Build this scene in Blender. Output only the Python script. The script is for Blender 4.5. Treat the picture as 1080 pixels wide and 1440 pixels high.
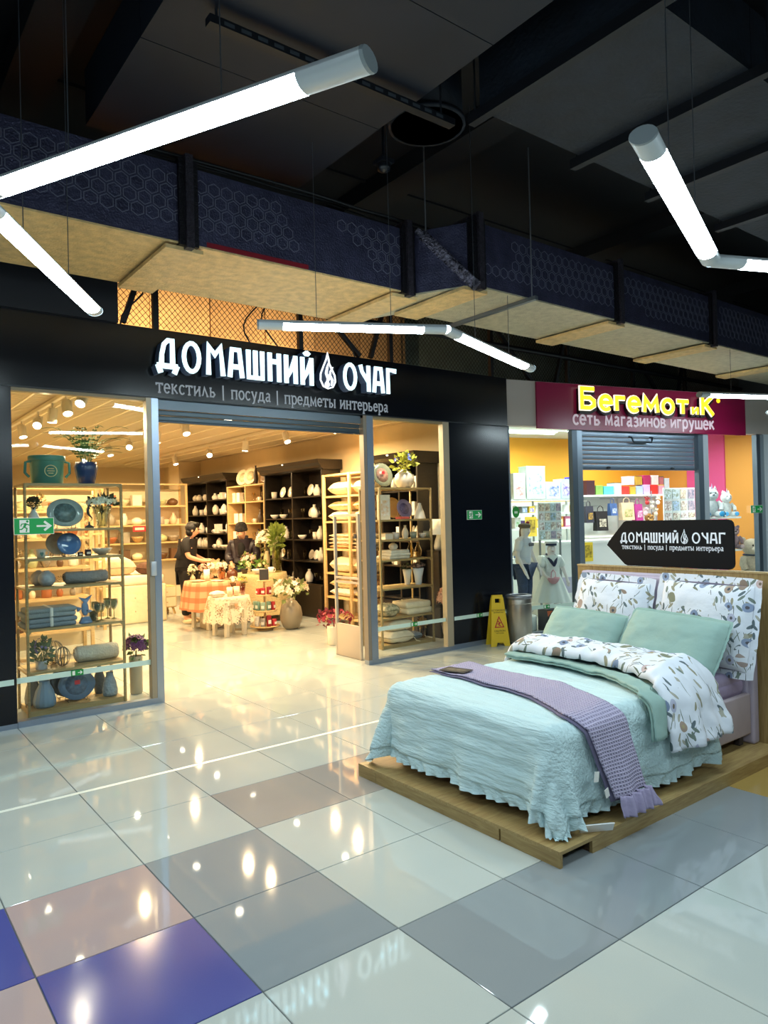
import bpy, bmesh, math, random
from math import sin, cos, pi, radians, hypot, atan2
from mathutils import Vector, Matrix, noise
random.seed(11)
for _o in list(bpy.data.objects): bpy.data.objects.remove(_o)
SC = bpy.context.scene
COL = SC.collection
V = Vector
# ---------------------------------------------------------------- camera
YAW, PITCH, ROLL, FPX = .6538, .0073, -.0251, 1009.8
CAM = V((-1.15344, -2.262, 1.6311))
_f = V((sin(YAW)*cos(PITCH), cos(YAW)*cos(PITCH), sin(PITCH)))
_r = V((cos(YAW), -sin(YAW), 0)); _u = _r.cross(_f)
CR = cos(ROLL)*_r + sin(ROLL)*_u
CU = -sin(ROLL)*_r + cos(ROLL)*_u
cd = bpy.data.cameras.new('camera'); cam = bpy.data.objects.new('camera', cd); COL.objects.link(cam)
cd.sensor_fit = 'HORIZONTAL'; cd.sensor_width = 36; cd.lens = 36*FPX/1080; cd.clip_start = .05; cd.clip_end = 100
cam.matrix_world = Matrix(((CR.x, CU.x, -_f.x, CAM.x), (CR.y, CU.y, -_f.y, CAM.y), (CR.z, CU.z, -_f.z, CAM.z), (0, 0, 0, 1)))
SC.camera = cam
def ray(px, py): return CR*((px-540)/FPX) - CU*((py-720)/FPX) + _f
def PZ(px, py, z=0.): d = ray(px, py); return CAM + d*((z-CAM.z)/d.z)       # photo pixel -> point on a level plane
def PY(px, py, y): d = ray(px, py); return CAM + d*((y-CAM.y)/d.y)          # ... on a plane parallel to the shop front
def PX(px, py, x): d = ray(px, py); return CAM + d*((x-CAM.x)/d.x)
def depth(p): return (V(p)-CAM).dot(_f)
def pxm(p): return depth(p)/FPX                                             # metres per photo pixel at p
def proj(p): d = V(p)-CAM; k = d.dot(_f); return (540+FPX*d.dot(CR)/k, 720-FPX*d.dot(CU)/k, k)
# ---------------------------------------------------------------- world, exposure
w = bpy.data.worlds.new('mall_air'); SC.world = w; w.use_nodes = True
w.node_tree.nodes['Background'].inputs[0].default_value = (.45, .66, 1.0, 1)
w.node_tree.nodes['Background'].inputs[1].default_value = .05
SC.view_settings.view_transform = 'Standard'; SC.view_settings.look = 'None'
SC.view_settings.exposure = 0.3; SC.view_settings.gamma = 1.0; SC.view_settings.use_curve_mapping = False
LAMP_E = 42.0        # emission of the cool corridor lamps
def area(name, loc, size, power, col, rot=(0, 0, 0), shape='DISK', spread=pi):
    l = bpy.data.lights.new(name, 'AREA'); l.shape = shape; l.size = size if not isinstance(size, tuple) else size[0]
    if isinstance(size, tuple): l.shape = 'RECTANGLE'; l.size_y = size[1]
    l.energy = power; l.color = col; l.spread = spread
    o = bpy.data.objects.new(name, l); COL.objects.link(o); o.location = loc; o.rotation_euler = rot; return o
WARM = (1.0, .71, .38); COOLC = (.86, .97, 1.0)
# light of the shop's own ceiling track fittings (their heads are built below)
for x, y in ((1.0, 6.0), (3.0, 6.2), (1.2, 8.2), (3.2, 8.4), (4.6, 6.6), (2.2, 10.6), (4.2, 10.6), (3.2, 13.2)):
    area('shop_ceiling_light', (x, y, 2.78), .07, 66, WARM)
for x, y in ((.55, 5.5), (1.6, 6.0), (4.4, 5.75), (3.0, 5.6)):        # spots that throw the shop light out over the threshold
    area('window_spot_light', (x, y, 2.72), .04, 26, WARM, rot=(radians(-38), 0, 0), spread=radians(120))
for x, y, e in ((4.55, 4.62, 13), (.55, 4.62, 5)):                       # fill lights added to brighten the two window displays, without fittings
    area('display_fill_light', (x, y, 2.76), .06, e, (1.0, .84, .62))
for u, v in ((1.6, 1.3), (3.4, 1.3), (2.4, 2.6), (4.3, 2.5), (4.9, .9)):  # the last one is added to brighten the teddy bear
    a = radians(-13); area('toy_shop_ceiling_and_fill_light', (5.87+u*cos(a)-v*sin(a), 4.23+u*sin(a)+v*cos(a), 2.95), .5, 34, (.93, 1.0, .97))
# ---------------------------------------------------------------- helpers
def lin(c):
    c = c.lstrip('#'); v = [int(c[i:i+2], 16)/255 for i in (0, 2, 4)]
    return tuple(((x/12.92) if x <= .04045 else ((x+.055)/1.055)**2.4) for x in v) + (1,)
MATS = {}
def m(col, rough=.5, metal=0., var=.0, vs=8., bump=0., bs=60., emit=0., spec=.5, aniso=None, alpha=1., trans=0., name=None, vcol=None):
    key = (col, rough, metal, var, vs, bump, bs, emit, spec, aniso, alpha, trans)
    if key in MATS: return MATS[key]
    M = bpy.data.materials.new(name or 'mat_'+col.lstrip('#')); M.use_nodes = True
    nt = M.node_tree; b = nt.nodes['Principled BSDF']; N = nt.nodes.new; L = nt.links.new
    c = lin(col)
    b.inputs['Base Color'].default_value = c; b.inputs['Roughness'].default_value = rough; b.inputs['Metallic'].default_value = metal
    b.inputs['Specular IOR Level'].default_value = spec; b.inputs['Alpha'].default_value = alpha
    b.inputs['Transmission Weight'].default_value = trans
    if emit: b.inputs['Emission Color'].default_value = c; b.inputs['Emission Strength'].default_value = emit
    if var or bump:
        tc = N('ShaderNodeTexCoord'); mp = N('ShaderNodeMapping'); L(tc.outputs['Object'], mp.inputs[0])
        if aniso: mp.inputs['Scale'].default_value = aniso
        if var:
            n = N('ShaderNodeTexNoise'); n.inputs['Scale'].default_value = vs; n.inputs['Detail'].default_value = 5; L(mp.outputs[0], n.inputs[0])
            r = N('ShaderNodeValToRGB'); L(n.outputs[0], r.inputs[0]); r.color_ramp.elements[0].position = .32; r.color_ramp.elements[1].position = .68
            k = lin(vcol) if vcol else tuple(x*(1-var) for x in c[:3])+(1,)
            r.color_ramp.elements[0].color = k; r.color_ramp.elements[1].color = tuple(min(1, x*(1+var*.4)) for x in c[:3])+(1,)
            L(r.outputs[0], b.inputs['Base Color'])
        if bump:
            n = N('ShaderNodeTexNoise'); n.inputs['Scale'].default_value = bs; n.inputs['Detail'].default_value = 4; L(mp.outputs[0], n.inputs[0])
            bp = N('ShaderNodeBump'); bp.inputs['Strength'].default_value = bump; bp.inputs['Distance'].default_value = .02
            L(n.outputs[0], bp.inputs['Height']); L(bp.outputs[0], b.inputs['Normal'])
    MATS[key] = M; return M
class MB:
    "collects shapes into one mesh"
    def __init__(s): s.v = []; s.f = []; s.sm = []; s.mi = []; s.cur = 0; s.M = None
    def add(s, vs, fs, smooth=False):
        o = len(s.v)
        s.v += [tuple(s.M @ V(p)) for p in vs] if s.M else [tuple(p) for p in vs]
        for f in fs: s.f.append(tuple(i+o for i in f)); s.sm.append(smooth); s.mi.append(s.cur)
        return s
    def box(s, c, d, rz=0., rx=0., ry=0.):
        R = Matrix.Rotation(rz, 3, 'Z') @ Matrix.Rotation(ry, 3, 'Y') @ Matrix.Rotation(rx, 3, 'X') if (rz or rx or ry) else None
        p = []
        for z in (-.5, .5):
            for x, y in ((-.5, -.5), (.5, -.5), (.5, .5), (-.5, .5)):
                q = V((x*d[0], y*d[1], z*d[2])); p.append((R @ q if R else q)+V(c))
        return s.add(p, [(3, 2, 1, 0), (4, 5, 6, 7), (0, 1, 5, 4), (1, 2, 6, 5), (2, 3, 7, 6), (3, 0, 4, 7)])
    def b2(s, x0, x1, y0, y1, z0, z1): return s.box(((x0+x1)/2, (y0+y1)/2, (z0+z1)/2), (x1-x0, y1-y0, z1-z0))
    def rbox(s, c, d, r=.01, rz=0., seg=2, smooth=True):
        "box with rounded vertical section and softened edges"
        bm = bmesh.new(); bmesh.ops.create_cube(bm, size=1)
        for v in bm.verts: v.co = V((v.co.x*d[0], v.co.y*d[1], v.co.z*d[2]))
        bmesh.ops.bevel(bm, geom=bm.edges[:]+bm.verts[:], offset=min(r, .49*min(d)), segments=seg, affect='EDGES', profile=.6)
        R = Matrix.Rotation(rz, 3, 'Z'); bm.verts.index_update()
        vs = [R @ v.co + V(c) for v in bm.verts]; fs = [[v.index for v in f.verts] for f in bm.faces]; bm.free()
        return s.add(vs, fs, smooth)
    def bar(s, a, b, w, h=None, up=(0, 0, 1)):
        a, b = V(a), V(b); h = h or w; d = (b-a).normalized(); upv = V(up)
        if abs(d.dot(upv)) > .95: upv = V((0, 1, 0))
        x = d.cross(upv).normalized()*w/2; y = x.cross(d).normalized()*h/2
        p = [a-x-y, a+x-y, a+x+y, a-x+y, b-x-y, b+x-y, b+x+y, b-x+y]
        return s.add(p, [(3, 2, 1, 0), (4, 5, 6, 7), (0, 1, 5, 4), (1, 2, 6, 5), (2, 3, 7, 6), (3, 0, 4, 7)])
    def tube(s, pts, r, seg=8, cap=True):
        pts = [V(p) for p in pts]; n = len(pts); rs = r if isinstance(r, (list, tuple)) else [r]*n
        vs = []; fs = []; px = None
        for i, p in enumerate(pts):
            d = (pts[min(i+1, n-1)]-pts[max(i-1, 0)]).normalized()
            if px is None: px = d.orthogonal().normalized()
            x = (px - d*px.dot(d)); x = x.normalized() if x.length > 1e-6 else d.orthogonal().normalized(); px = x; y = d.cross(x)
            for k in range(seg): a = 2*pi*k/seg; vs.append(p + (x*cos(a)+y*sin(a))*rs[i])
        for i in range(n-1):
            for k in range(seg): q = (k+1) % seg; fs.append((i*seg+k, i*seg+q, (i+1)*seg+q, (i+1)*seg+k))
        s.add(vs, fs, True)
        if cap: s.add(vs[:seg], [tuple(range(seg))[::-1]]); s.add(vs[-seg:], [tuple(range(seg))])
        return s
    def lathe(s, prof, c=(0, 0, 0), seg=20, ax=None, wob=None):
        "prof: (radius, height) from bottom to top; ax: optional rotation matrix"
        vs = []; fs = []; n = len(prof)
        for i, (r, z) in enumerate(prof):
            for k in range(seg):
                a = 2*pi*k/seg; rr = r*(1+(wob(a, z) if wob else 0)); p = V((rr*cos(a), rr*sin(a), z))
                vs.append((ax @ p if ax else p)+V(c))
        for i in range(n-1):
            for k in range(seg): q = (k+1) % seg; fs.append((i*seg+k, i*seg+q, (i+1)*seg+q, (i+1)*seg+k))
        if prof[0][0] > 1e-5: fs.append(tuple(range(seg))[::-1])
        if prof[-1][0] > 1e-5: fs.append(tuple((n-1)*seg+k for k in range(seg)))
        return s.add(vs, fs, True)
    def ell(s, c, r, seg=12, rings=8, rz=0.):
        prof = [(sin(pi*i/rings), -cos(pi*i/rings)) for i in range(rings+1)]
        vs = []; fs = []; R = Matrix.Rotation(rz, 3, 'Z')
        for i, (q, z) in enumerate(prof):
            for k in range(seg): a = 2*pi*k/seg; vs.append(R @ V((q*cos(a)*r[0], q*sin(a)*r[1], z*r[2]))+V(c))
        for i in range(rings):
            for k in range(seg): q = (k+1) % seg; fs.append((i*seg+k, i*seg+q, (i+1)*seg+q, (i+1)*seg+k))
        return s.add(vs, fs, True)
    def grid(s, nu, nv, fn, smooth=True, wrap=False):
        vs = [fn(i/(nu-1), j/(nv-1)) for i in range(nu) for j in range(nv)]
        fs = [(i*nv+j, (i+1)*nv+j, (i+1)*nv+j+1, i*nv+j+1) for i in range(nu-1) for j in range(nv-1)]
        return s.add(vs, fs, smooth)
    def prism(s, poly, y0, y1):
        "outline in x,z extruded between y0 (front) and y1"
        n = len(poly); vs = [(x, y0, z) for x, z in poly]+[(x, y1, z) for x, z in poly]
        fs = [tuple(range(n)), tuple(range(n, 2*n))[::-1]]+[(i, i+n, (i+1) % n+n, (i+1) % n) for i in range(n)]
        ar = sum(poly[i][0]*poly[(i+1) % n][1]-poly[(i+1) % n][0]*poly[i][1] for i in range(n))
        if ar < 0: fs = [f[::-1] for f in fs]
        return s.add(vs, fs)
    def hprism(s, poly, z0, z1):
        n = len(poly); vs = [(x, y, z0) for x, y in poly]+[(x, y, z1) for x, y in poly]
        return s.add(vs, [tuple(range(n))[::-1], tuple(range(n, 2*n))]+[(i, (i+1) % n, (i+1) % n+n, i+n) for i in range(n)])
    def stroke(s, pts, wd, y0, y1, closed=False):
        "flat pen stroke in x,z with mitred corners, extruded in y"
        P = [V((p[0], p[1])) for p in pts]; n = len(P); Lf = []; Rt = []
        ws = wd if isinstance(wd, (list, tuple)) else [wd]*n
        for i in range(n):
            a = P[(i-1) % n] if (i > 0 or closed) else None; b = P[(i+1) % n] if (i < n-1 or closed) else None
            d1 = (P[i]-a).normalized() if a is not None else None; d2 = (b-P[i]).normalized() if b is not None else None
            if d1 is None: d1 = d2
            if d2 is None: d2 = d1
            n1 = V((-d1.y, d1.x)); n2 = V((-d2.y, d2.x)); q = n1+n2; q = q.normalized() if q.length > 1e-6 else n1
            k = ws[i]/2/max(.45, q.dot(n1)); Lf.append(P[i]+q*k); Rt.append(P[i]-q*k)
        vs = []
        for i in range(n):
            vs += [(Lf[i].x, y0, Lf[i].y), (Rt[i].x, y0, Rt[i].y), (Rt[i].x, y1, Rt[i].y), (Lf[i].x, y1, Lf[i].y)]
        fs = []
        for i in range(n if closed else n-1):
            a = 4*i; b = 4*((i+1) % n)
            for k in range(4): q = (k+1) % 4; fs.append((a+k, a+q, b+q, b+k))
        if not closed: fs += [(3, 2, 1, 0), (4*n-4, 4*n-3, 4*n-2, 4*n-1)]
        return s.add(vs, fs)
    def mesh(s, name, *mats):
        me = bpy.data.meshes.new(name); me.from_pydata(s.v, [], s.f); me.validate()
        if len(me.polygons) == len(s.sm): me.polygons.foreach_set('use_smooth', s.sm); me.polygons.foreach_set('material_index', s.mi)
        for x in mats: me.materials.append(x)
        return me
LAB = {}
def put(o, parent=None, loc=None, rz=None):
    COL.objects.link(o)
    if parent: o.parent = parent
    if loc is not None: o.location = loc
    if rz: o.rotation_euler.z = rz
    return o
def tag(o, label, cat, group=None):
    o['label'] = label; o['category'] = cat
    if group: o['group'] = group
    LAB.setdefault(label, []).append(o); return o
def thing(name, label, cat, loc=(0, 0, 0), rz=0., group=None):
    o = put(bpy.data.objects.new(name, None), None, loc, rz); o.empty_display_size = .05; return tag(o, label, cat, group)
def part(name, mb, mat, parent=None, loc=None, rz=None):
    me = mb if isinstance(mb, bpy.types.Mesh) else mb.mesh(name, *(mat if isinstance(mat, (list, tuple)) else [mat]))
    return put(bpy.data.objects.new(name, me), parent, loc, rz)
def one(name, mb, mat, label, cat, loc=None, rz=None, group=None): return tag(part(name, mb, mat, None, loc, rz), label, cat, group)
def struct(name, mb, mat, parent=None, loc=None, rz=None):
    o = part(name, mb, mat, parent, loc, rz)
    if not parent: o['kind'] = 'structure'
    return o
def dup(root, loc, rz=None, label=None, group=None):
    r = root.copy(); COL.objects.link(r); r.location = loc
    if rz is not None: r.rotation_euler.z = rz
    if label: r['label'] = label
    if group: r['group'] = group
    LAB.setdefault(r['label'], []).append(r)
    for ch in root.children:
        c = ch.copy(); COL.objects.link(c); c.parent = r
        for g in ch.children: e = g.copy(); COL.objects.link(e); e.parent = c
    return r
def modify(o, *mods):
    "apply modifiers (type, settings) and keep the result as a plain mesh"
    for t, kw in mods:
        md = o.modifiers.new(t, t)
        for k, v in kw.items(): setattr(md, k, v)
    dg = bpy.context.evaluated_depsgraph_get(); me = bpy.data.meshes.new_from_object(o.evaluated_get(dg))
    o.modifiers.clear(); o.data = me; return o
def soft(o, lv=1): return modify(o, ('SUBSURF', dict(levels=lv, render_levels=lv)))
def solid(o, t, off=-1.): return modify(o, ('SOLIDIFY', dict(thickness=t, offset=off)))
# ---------------------------------------------------------------- special materials
def wood(col, dark, scale=(1.2, 14, 14), rough=.45, name='oak', ring=6.):
    M = bpy.data.materials.new(name); M.use_nodes = True; nt = M.node_tree; N = nt.nodes.new; L = nt.links.new; b = nt.nodes['Principled BSDF']
    tc = N('ShaderNodeTexCoord'); mp = N('ShaderNodeMapping'); mp.inputs['Scale'].default_value = scale; L(tc.outputs['Object'], mp.inputs[0])
    n = N('ShaderNodeTexNoise'); n.inputs['Scale'].default_value = ring; n.inputs['Detail'].default_value = 7; n.inputs['Distortion'].default_value = .6; L(mp.outputs[0], n.inputs[0])
    r = N('ShaderNodeValToRGB'); L(n.outputs[0], r.inputs[0]); r.color_ramp.elements[0].position = .3; r.color_ramp.elements[1].position = .7
    r.color_ramp.elements[0].color = lin(dark); r.color_ramp.elements[1].color = lin(col); L(r.outputs[0], b.inputs['Base Color'])
    b.inputs['Roughness'].default_value = rough
    bp = N('ShaderNodeBump'); bp.inputs['Strength'].default_value = .12; L(n.outputs[0], bp.inputs['Height']); L(bp.outputs[0], b.inputs['Normal'])
    return M
def glass_pane(name, tint=(.93, .98, .97), refl=1.0):
    M = bpy.data.materials.new(name); M.use_nodes = True; nt = M.node_tree; nt.nodes.clear(); N = nt.nodes.new; L = nt.links.new
    o = N('ShaderNodeOutputMaterial'); t = N('ShaderNodeBsdfTransparent'); t.inputs[0].default_value = tint+(1,)
    g = N('ShaderNodeBsdfGlossy'); g.inputs['Roughness'].default_value = .0; g.inputs[0].default_value = (refl, refl, refl, 1)
    fr = N('ShaderNodeFresnel'); fr.inputs[0].default_value = 1.5; mx = N('ShaderNodeMixShader')
    ge = N('ShaderNodeNewGeometry'); sb = N('ShaderNodeMath'); sb.operation = 'SUBTRACT'; sb.inputs[0].default_value = 1; L(ge.outputs['Backfacing'], sb.inputs[1]); mu = N('ShaderNodeMath'); mu.operation = 'MULTIPLY'; L(fr.outputs[0], mu.inputs[0]); L(sb.outputs[0], mu.inputs[1])
    L(mu.outputs[0], mx.inputs[0]); L(t.outputs[0], mx.inputs[1]); L(g.outputs[0], mx.inputs[2]); L(mx.outputs[0], o.inputs[0]); return M
def vessel_glass(name, tint):
    M = bpy.data.materials.new(name); M.use_nodes = True; nt = M.node_tree; nt.nodes.clear(); N = nt.nodes.new; L = nt.links.new
    o = N('ShaderNodeOutputMaterial'); t = N('ShaderNodeBsdfTransparent'); t.inputs[0].default_value = lin(tint)
    g = N('ShaderNodeBsdfGlossy'); g.inputs['Roughness'].default_value = .05
    lw = N('ShaderNodeLayerWeight'); lw.inputs[0].default_value = .45; mx = N('ShaderNodeMixShader')
    L(lw.outputs['Facing'], mx.inputs[0]); L(t.outputs[0], mx.inputs[1]); L(g.outputs[0], mx.inputs[2]); L(mx.outputs[0], o.inputs[0]); return M
def tile_mat(name, col, col2, rough=.032):
    M = bpy.data.materials.new(name); M.use_nodes = True; nt = M.node_tree; N = nt.nodes.new; L = nt.links.new; b = nt.nodes['Principled BSDF']
    g = N('ShaderNodeNewGeometry')
    n = N('ShaderNodeTexNoise'); n.inputs['Scale'].default_value = 1.1; n.inputs['Detail'].default_value = 3; L(g.outputs['Position'], n.inputs[0])
    n2 = N('ShaderNodeTexNoise'); n2.inputs['Scale'].default_value = 260; n2.inputs['Detail'].default_value = 1; L(g.outputs['Position'], n2.inputs[0])
    ad = N('ShaderNodeMath'); ad.operation = 'MULTIPLY_ADD'; ad.inputs[1].default_value = .35; L(n2.outputs[0], ad.inputs[0]); L(n.outputs[0], ad.inputs[2])
    r = N('ShaderNodeValToRGB'); r.color_ramp.elements[0].position = .42; r.color_ramp.elements[1].position = .92
    r.color_ramp.elements[0].color = lin(col2); r.color_ramp.elements[1].color = lin(col); L(ad.outputs[0], r.inputs[0]); L(r.outputs[0], b.inputs['Base Color'])
    n3 = N('ShaderNodeTexNoise'); n3.inputs['Scale'].default_value = 2.3; n3.inputs['Detail'].default_value = 4; L(g.outputs['Position'], n3.inputs[0])
    mr = N('ShaderNodeMapRange'); mr.inputs[3].default_value = rough*.75; mr.inputs[4].default_value = rough*1.7; L(n3.outputs[0], mr.inputs[0]); L(mr.outputs[0], b.inputs['Roughness'])
    b.inputs['Specular IOR Level'].default_value = .62; return M
T_LIGHT = tile_mat('tile_cream', '#bcc2bd', '#b0b7b3'); T_GREY = tile_mat('tile_grey', '#8f9699', '#858d92'); T_GREY2 = tile_mat('tile_warm_grey', '#a09d9a', '#96938f')
T_BLUE = tile_mat('tile_violet_blue', '#50559a', '#494e92', .10); T_PINK = tile_mat('tile_dusty_pink', '#b7a19f', '#ad9896'); T_OCHRE = tile_mat('tile_ochre', '#b09455', '#a68a4b')
OAK = wood('#b29a66', '#96794a'); OAK_PALE = wood('#dcbc86', '#c9a56c', name='pale_oak'); OAK_SHELF = wood('#a99467', '#917a4d', name='display_oak')
EBONY = wood('#2b231b', '#18120d', rough=.3, name='dark_stained_wood')
GLASS = glass_pane('shop_glass', (.95, .985, .975)); BLACKPANEL = m('#050811', .22, var=.15, vs=3)
NAVYPANEL = m('#060b16', .2, var=.1, vs=3); ALU = m('#9aa7ba', .32, .75); ALU_D = m('#4c5a66', .4, .6); STEEL = m('#b6b2a8', .28, .9, var=.1, vs=20, aniso=(1, 1, .05))
WHITE = m('#f1efe9', .35); BEIGEWALL = m('#e7d2aa', .8, var=.05, vs=2)
DARKCEIL = m('#060b14', .75, var=.35, vs=3); DUCTBLACK = m('#131d2b', .6, .1, var=.4, vs=5, bump=.25, bs=25)
# ---------------------------------------------------------------- floor
T = .6
fl = struct('floor', MB().b2(-7, 14, -8, 17, -.08, -.004), m('#5a5e60', .7))
def tile_col(i, j):
    if j > 3: return T_LIGHT
    c = {(-1, 0): T_BLUE, (-1, 1): T_PINK, (-2, 1): T_BLUE, (-2, 0): T_PINK, (-3, 0): T_BLUE, (-3, 1): T_PINK, (0, 1): T_GREY, (0, 0): T_GREY, (1, -1): T_GREY, (2, -1): T_GREY, (3, -1): T_GREY,
         (4, -1): T_GREY, (5, -1): T_OCHRE, (5, 0): T_OCHRE, (6, -1): T_OCHRE, (1, 2): T_GREY2, (2, 2): T_GREY2, (3, 2): T_GREY2}
    return c.get((i, j), T_LIGHT)
TM = {}
tb = MB().rbox((0, 0, -.006), (T-.004, T-.004, .012), .0018, seg=1, smooth=False)
rest = MB(); cand = []
for j in range(-13, 28):
    for i in range(-11, 23):
        c = V((T*(i+.5), T*(j+.5), 0)); x, y, k = proj(c); ins = k > .3 and -160 < x < 1240 and 700 < y < 1640
        # hidden behind the shop-front wall or under the bed: not picked out singly
        if ins and c.y > 4.3:
            q = CAM + (c-CAM)*((4.2-CAM.y)/(c.y-CAM.y)); ins = 0 < q.x < 4.8 and c.y < 12
        if ins and 2.1 < c.x < 3.6 and 0 < c.y < 1.5: ins = False
        if ins and c.x > 5.9 and c.y < 5.5: ins = False
        cand.append((k if ins else 99+k, i, j))
cand.sort(); n_t = 0
for k, i, j in cand:
    mt = tile_col(i, j)
    if k < 90 and n_t < 290:
        if mt.name not in TM: TM[mt.name] = tb.mesh('floor_tile', mt)
        part('floor_tile', TM[mt.name], None, fl, (T*(i+.5), T*(j+.5), 0)); n_t += 1
    else: rest.b2(T*i+.002, T*(i+1)-.002, T*j+.002, T*(j+1)-.002, -.012, 0)
fr_ = part('floor_tile_field', rest, T_LIGHT, fl); fr_['kind'] = 'stuff'
part('inlay_strip', MB().b2(-6, 5.9, 2.352, 2.386, 0, .0012), m('#eef2e6', .3), fl)
# ---------------------------------------------------------------- shell of the mall corridor
struct('wall_back', MB().b2(-7.2, 14.2, -8.3, -8, 0, 5), m('#7f8790', .6, var=.2, vs=1))
struct('wall_left', MB().b2(-7.3, -7, -8, 17, 0, 5), m('#3c434c', .6, var=.2, vs=1))
struct('wall_right', MB().b2(14, 14.3, -8, 17, 0, 5), m('#878d92', .6, var=.2, vs=1))
ceil = struct('ceiling', MB().b2(-7, 14, -8, 17, 4.95, 5.1), DARKCEIL)
for x in (-3.2, .0, 3.2, 6.4, 9.6): part('ceiling_beam', MB().b2(x-.15, x+.15, -8, 4.2, 4.78, 4.95), DARKCEIL, ceil)
for y in (-4, -.9, 3.4): part('ceiling_seam', MB().b2(-7, 14, y-.02, y+.02, 4.93, 4.95), m('#0c0f15', .8), ceil)
# ---------------------------------------------------------------- shop front of the home-goods shop (wall_front)
FB, FT, FY = 2.767, 3.405, 4.2
wf = struct('wall_front', MB().b2(-7, 5.85, FY-.02, FY+.16, FB, FT), BLACKPANEL)
part('pier', MB().b2(-7, 0.0, FY-.02, FY+.16, 0, FB-.001), NAVYPANEL, wf)
part('pier', MB().b2(4.80, 5.85, FY-.02, FY+.16, .06, FB-.001), NAVYPANEL, wf)
part('plinth', MB().b2(4.80, 5.85, FY-.025, FY+.14, 0, .06), ALU, wf)
part('plinth', MB().b2(-7, 0.0, FY-.025, FY+.14, 0, .04), ALU, wf)
part('fascia_trim', MB().b2(-7, 5.85, FY-.035, FY-.021, FB, FB+.012), m('#1b2027', .4), wf)
part('bulkhead', MB().b2(-7, .86, FY-.06, FY+.2, FT, 3.86), m('#0b0f1a', .6), wf)
def window(name, x0, x1, post_l, post_r):
    wn = struct(name, MB().b2(x0, x1, FY-.03, FY+.05, 0, .05), ALU)
    part('window_frame', MB().b2(x0, x1, FY-.02, FY+.05, FB-.03, FB-.001), m('#8a7a5c', .4), wn)
    for a, b, mt in post_l+post_r: part('mullion', MB().b2(a, b, FY-.03, FY+.05, .05, FB-.001), mt, wn)
    part('glass_pane', MB().b2(post_l[-1][1] if post_l else x0, post_r[0][0], FY+.005, FY+.013, .05, FB-.03), GLASS, wn); return wn
window('window_1', 0.002, 1.21, [], [(1.10, 1.145, m('#9a8f7c', .4, .3)), (1.147, 1.21, ALU)])
window('window_2', 3.515, 4.798, [(3.515, 3.56, m('#8a8175', .4, .3)), (3.562, 3.65, ALU)], [(4.70, 4.798, m('#b3a58c', .4, .3))])
lk = part('door_lock', MB().rbox((1.13, FY-.045, 1.22), (.05, .03, .13), .008), m('#c3c9cf', .35, .4), bpy.data.objects['window_1'])
rs = struct('door_1', MB().b2(1.21, 3.515, FY+.02, FY+.05, FB-.09, FB-.001), m('#66727c', .4, .5))
for k in range(3): part('shutter_slat', MB().rbox((2.3625, FY+.05, 2.598+k*.052), (2.30, .022, .05), .008), m('#4f5d66', .4, .5), rs)
part('bottom_rail', MB().b2(1.213, 3.512, FY+.03, FY+.07, 2.56, 2.573), m('#3c474f', .4, .5), rs)
# glow-in-the-dark guide tape with small exit marks
TAPE = m('#cfe6da', .5)
def exit_mark(parent, cx, cz, wd, y):
    "small green pictogram"
    g = part('pictogram_plate', MB().b2(cx-wd/2, cx+wd/2, y-.002, y, cz-wd*.24, cz+wd*.24), m('#15893e', .4, emit=.08), parent)
    part('arrow', MB().stroke([(cx+.05*wd, cz), (cx+.36*wd, cz)], wd*.07, y-.003, y-.002).stroke([(cx+.24*wd, cz+.13*wd), (cx+.38*wd, cz), (cx+.24*wd, cz-.13*wd)], wd*.07, y-.0032, y-.002), WHITE, g)
    part('door_mark', MB().b2(cx-.4*wd, cx-.18*wd, y-.003, y-.002, cz-.18*wd, cz+.18*wd), WHITE, g); return g
for a, b, marks, lab in ((-2, -.02, [], 'pale luminous guide tape on the black pier beside the vase window'), (.002, 1.145, [.47], 'pale luminous guide tape across the window with the blue dishes'),
                         (3.652, 4.70, [4.2], 'pale luminous guide tape across the window with the folded linens'), (4.82, 5.84, [5.25], 'pale luminous guide tape on the black pier behind the wet floor sign')):
    t = thing('guide_tape', lab, 'tape', ((a+b)/2, FY-.022, .35))
    o = MB().b2(a, b, FY-.0215 if a < 0 or a > 4.8 else FY+.0035, FY-.0195 if a < 0 or a > 4.8 else FY+.005, .352, .398); o.v = [(x-(a+b)/2, y-FY+.022, z-.35) for x, y, z in o.v]
    part('tape', o, TAPE, t)
    for q in marks: exit_mark(t, q-(a+b)/2, .025, .1, 0.0 if a > 4.8 else .0245)
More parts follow.
